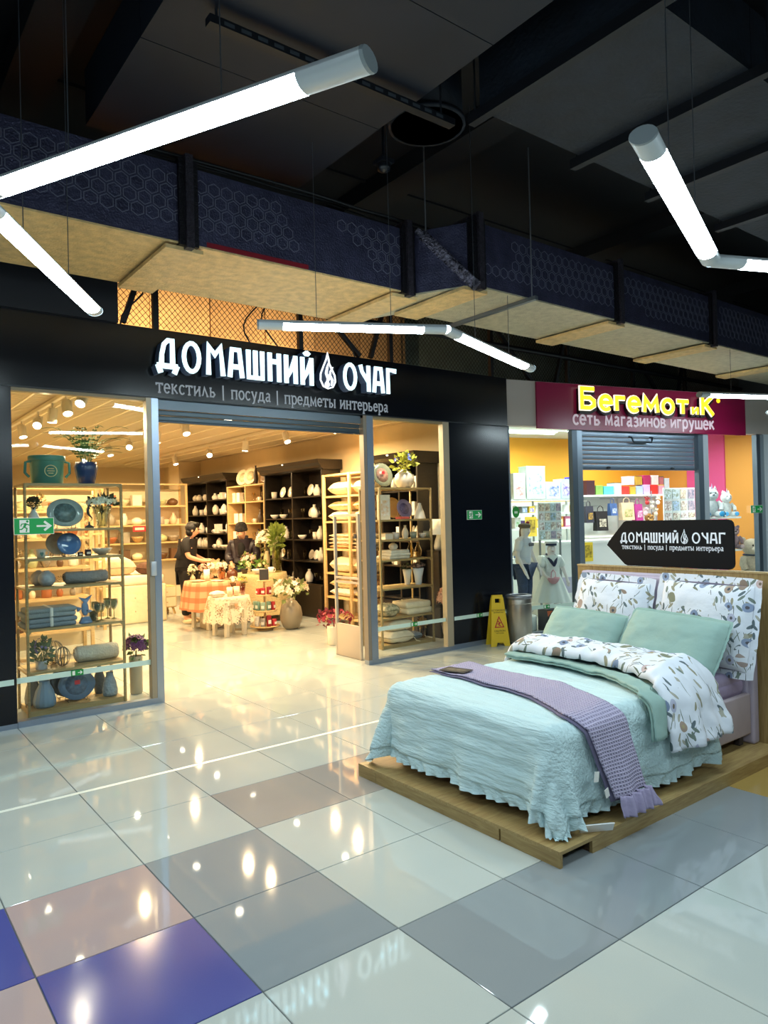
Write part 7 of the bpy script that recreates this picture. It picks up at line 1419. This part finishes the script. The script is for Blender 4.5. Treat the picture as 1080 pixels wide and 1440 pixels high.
# ---------------------------------------------------------------- corridor: steel bin and wet floor sign
bp_ = (5.70, 3.93); t = thing('litter_bin', 'brushed steel cylindrical litter bin against the black pier', 'bin', (bp_[0], bp_[1], 0)); 
part('drum', MB().lathe([(.155, 0), (.16, .006), (.16, .56), (.158, .565)], seg=36), STEEL, t); part('base_ring', MB().lathe([(.162, 0), (.164, .003), (.164, .03), (.16, .034)], seg=36), m('#55585c', .4, .5), t)
part('seam_ring', MB().lathe([(.16, .5), (.163, .503), (.163, .511), (.16, .514)], seg=36), STEEL, t)
part('lid', MB().lathe([(.166, .566), (.17, .57), (.17, .6), (.16, .612), (.11, .615), (.1, .605), (.1, .58)], seg=36), m('#82868d', .3, .7), t); part('ash_bowl', MB().lathe([(.1, .59), (.06, .575), (0, .57)], seg=24), m('#2c2e33', .5, .4), t)
wp = (5.40, 4.02); t = thing('wet_floor_sign', 'yellow folding caution wet floor sign with red triangle', 'wet floor sign', (wp[0], wp[1], 0), -.45); YP = m('#d9b521', .45)
def wet_panel(nm, y0, lean):
    out = [(-.125, 0), (-.055, 0), (-.04, .045), (.04, .045), (.055, 0), (.125, 0), (.075, .6), (.06, .625), (-.06, .625), (-.075, .6)]
    hole = [(-.035, .53), (.035, .53), (.035, .585), (-.035, .585)]
    mb = MB(); mb.prism([(-.125, 0), (-.055, 0), (-.04, .045), (.04, .045), (.055, 0), (.125, 0), (.0826, .53), (-.0826, .53)], -.008, .008); mb.prism([(-.0826, .53), (-.035, .53), (-.035, .585), (-.0775, .585)], -.008, .008); mb.prism([(.035, .53), (.0826, .53), (.0775, .585), (.035, .585)], -.008, .008); mb.prism([(-.0775, .585), (.0775, .585), (.075, .6), (.06, .625), (-.06, .625), (-.075, .6)], -.008, .008)
    R = Matrix.Rotation(lean, 3, 'X'); mb.v = [tuple(R @ V(p)+V((0, y0, 0))) for p in mb.v]; return part(nm, mb, YP, t), R, V((0, y0, 0))
fp, R, off = wet_panel('front_panel', -.09, -.13); wet_panel('rear_panel', .09, .13); part('hinge', MB().tube([(-.07, 0, .615), (.07, 0, .615)], .012, 8), YP, t)
def on_panel(nm, mb, mt): mb.v = [tuple(R @ V(p)+off) for p in mb.v]; return part(nm, mb, mt, fp)
RED = m('#b02428', .5); DK = m('#3a3413', .6)
on_panel('warning_triangle', MB().stroke([(-.055, .235), (.055, .235), (0, .36)], .012, -.0105, -.008, True), RED)
on_panel('slipping_figure', MB().stroke([(-.015, .31), (.008, .285), (-.008, .262), (.02, .25)], .012, -.0105, -.008).stroke([(-.025, .275), (.008, .285), (.03, .295)], .009, -.0105, -.008).prism(ellipse(-.018, .325, .009, .009, 8), -.0105, -.008), RED)
def panel_text(s, size, z_, nm):
    me = text_mesh(s, size, .0008); lo = min(v.co.x for v in me.vertices); hi = max(v.co.x for v in me.vertices); me.materials.clear(); me.materials.append(DK)
    for v in me.vertices: v.co = R @ V((v.co.x-(lo+hi)/2, v.co.y-.0095, v.co.z+z_))+off
    part(nm, me, None, fp)
panel_text('ОСТОРОЖНО', .028, .432, 'print_line'); panel_text('МОКРЫЙ ПОЛ', .018, .408, 'print_line'); panel_text('CAUTION', .032, .178, 'print_line'); panel_text('WET FLOOR', .018, .155, 'print_line')
# ---------------------------------------------------------------- look-alikes share a group
for lab, obs in LAB.items():
    if len(obs) > 1:
        for o in obs:
            if 'group' not in o: o['group'] = lab[:60]
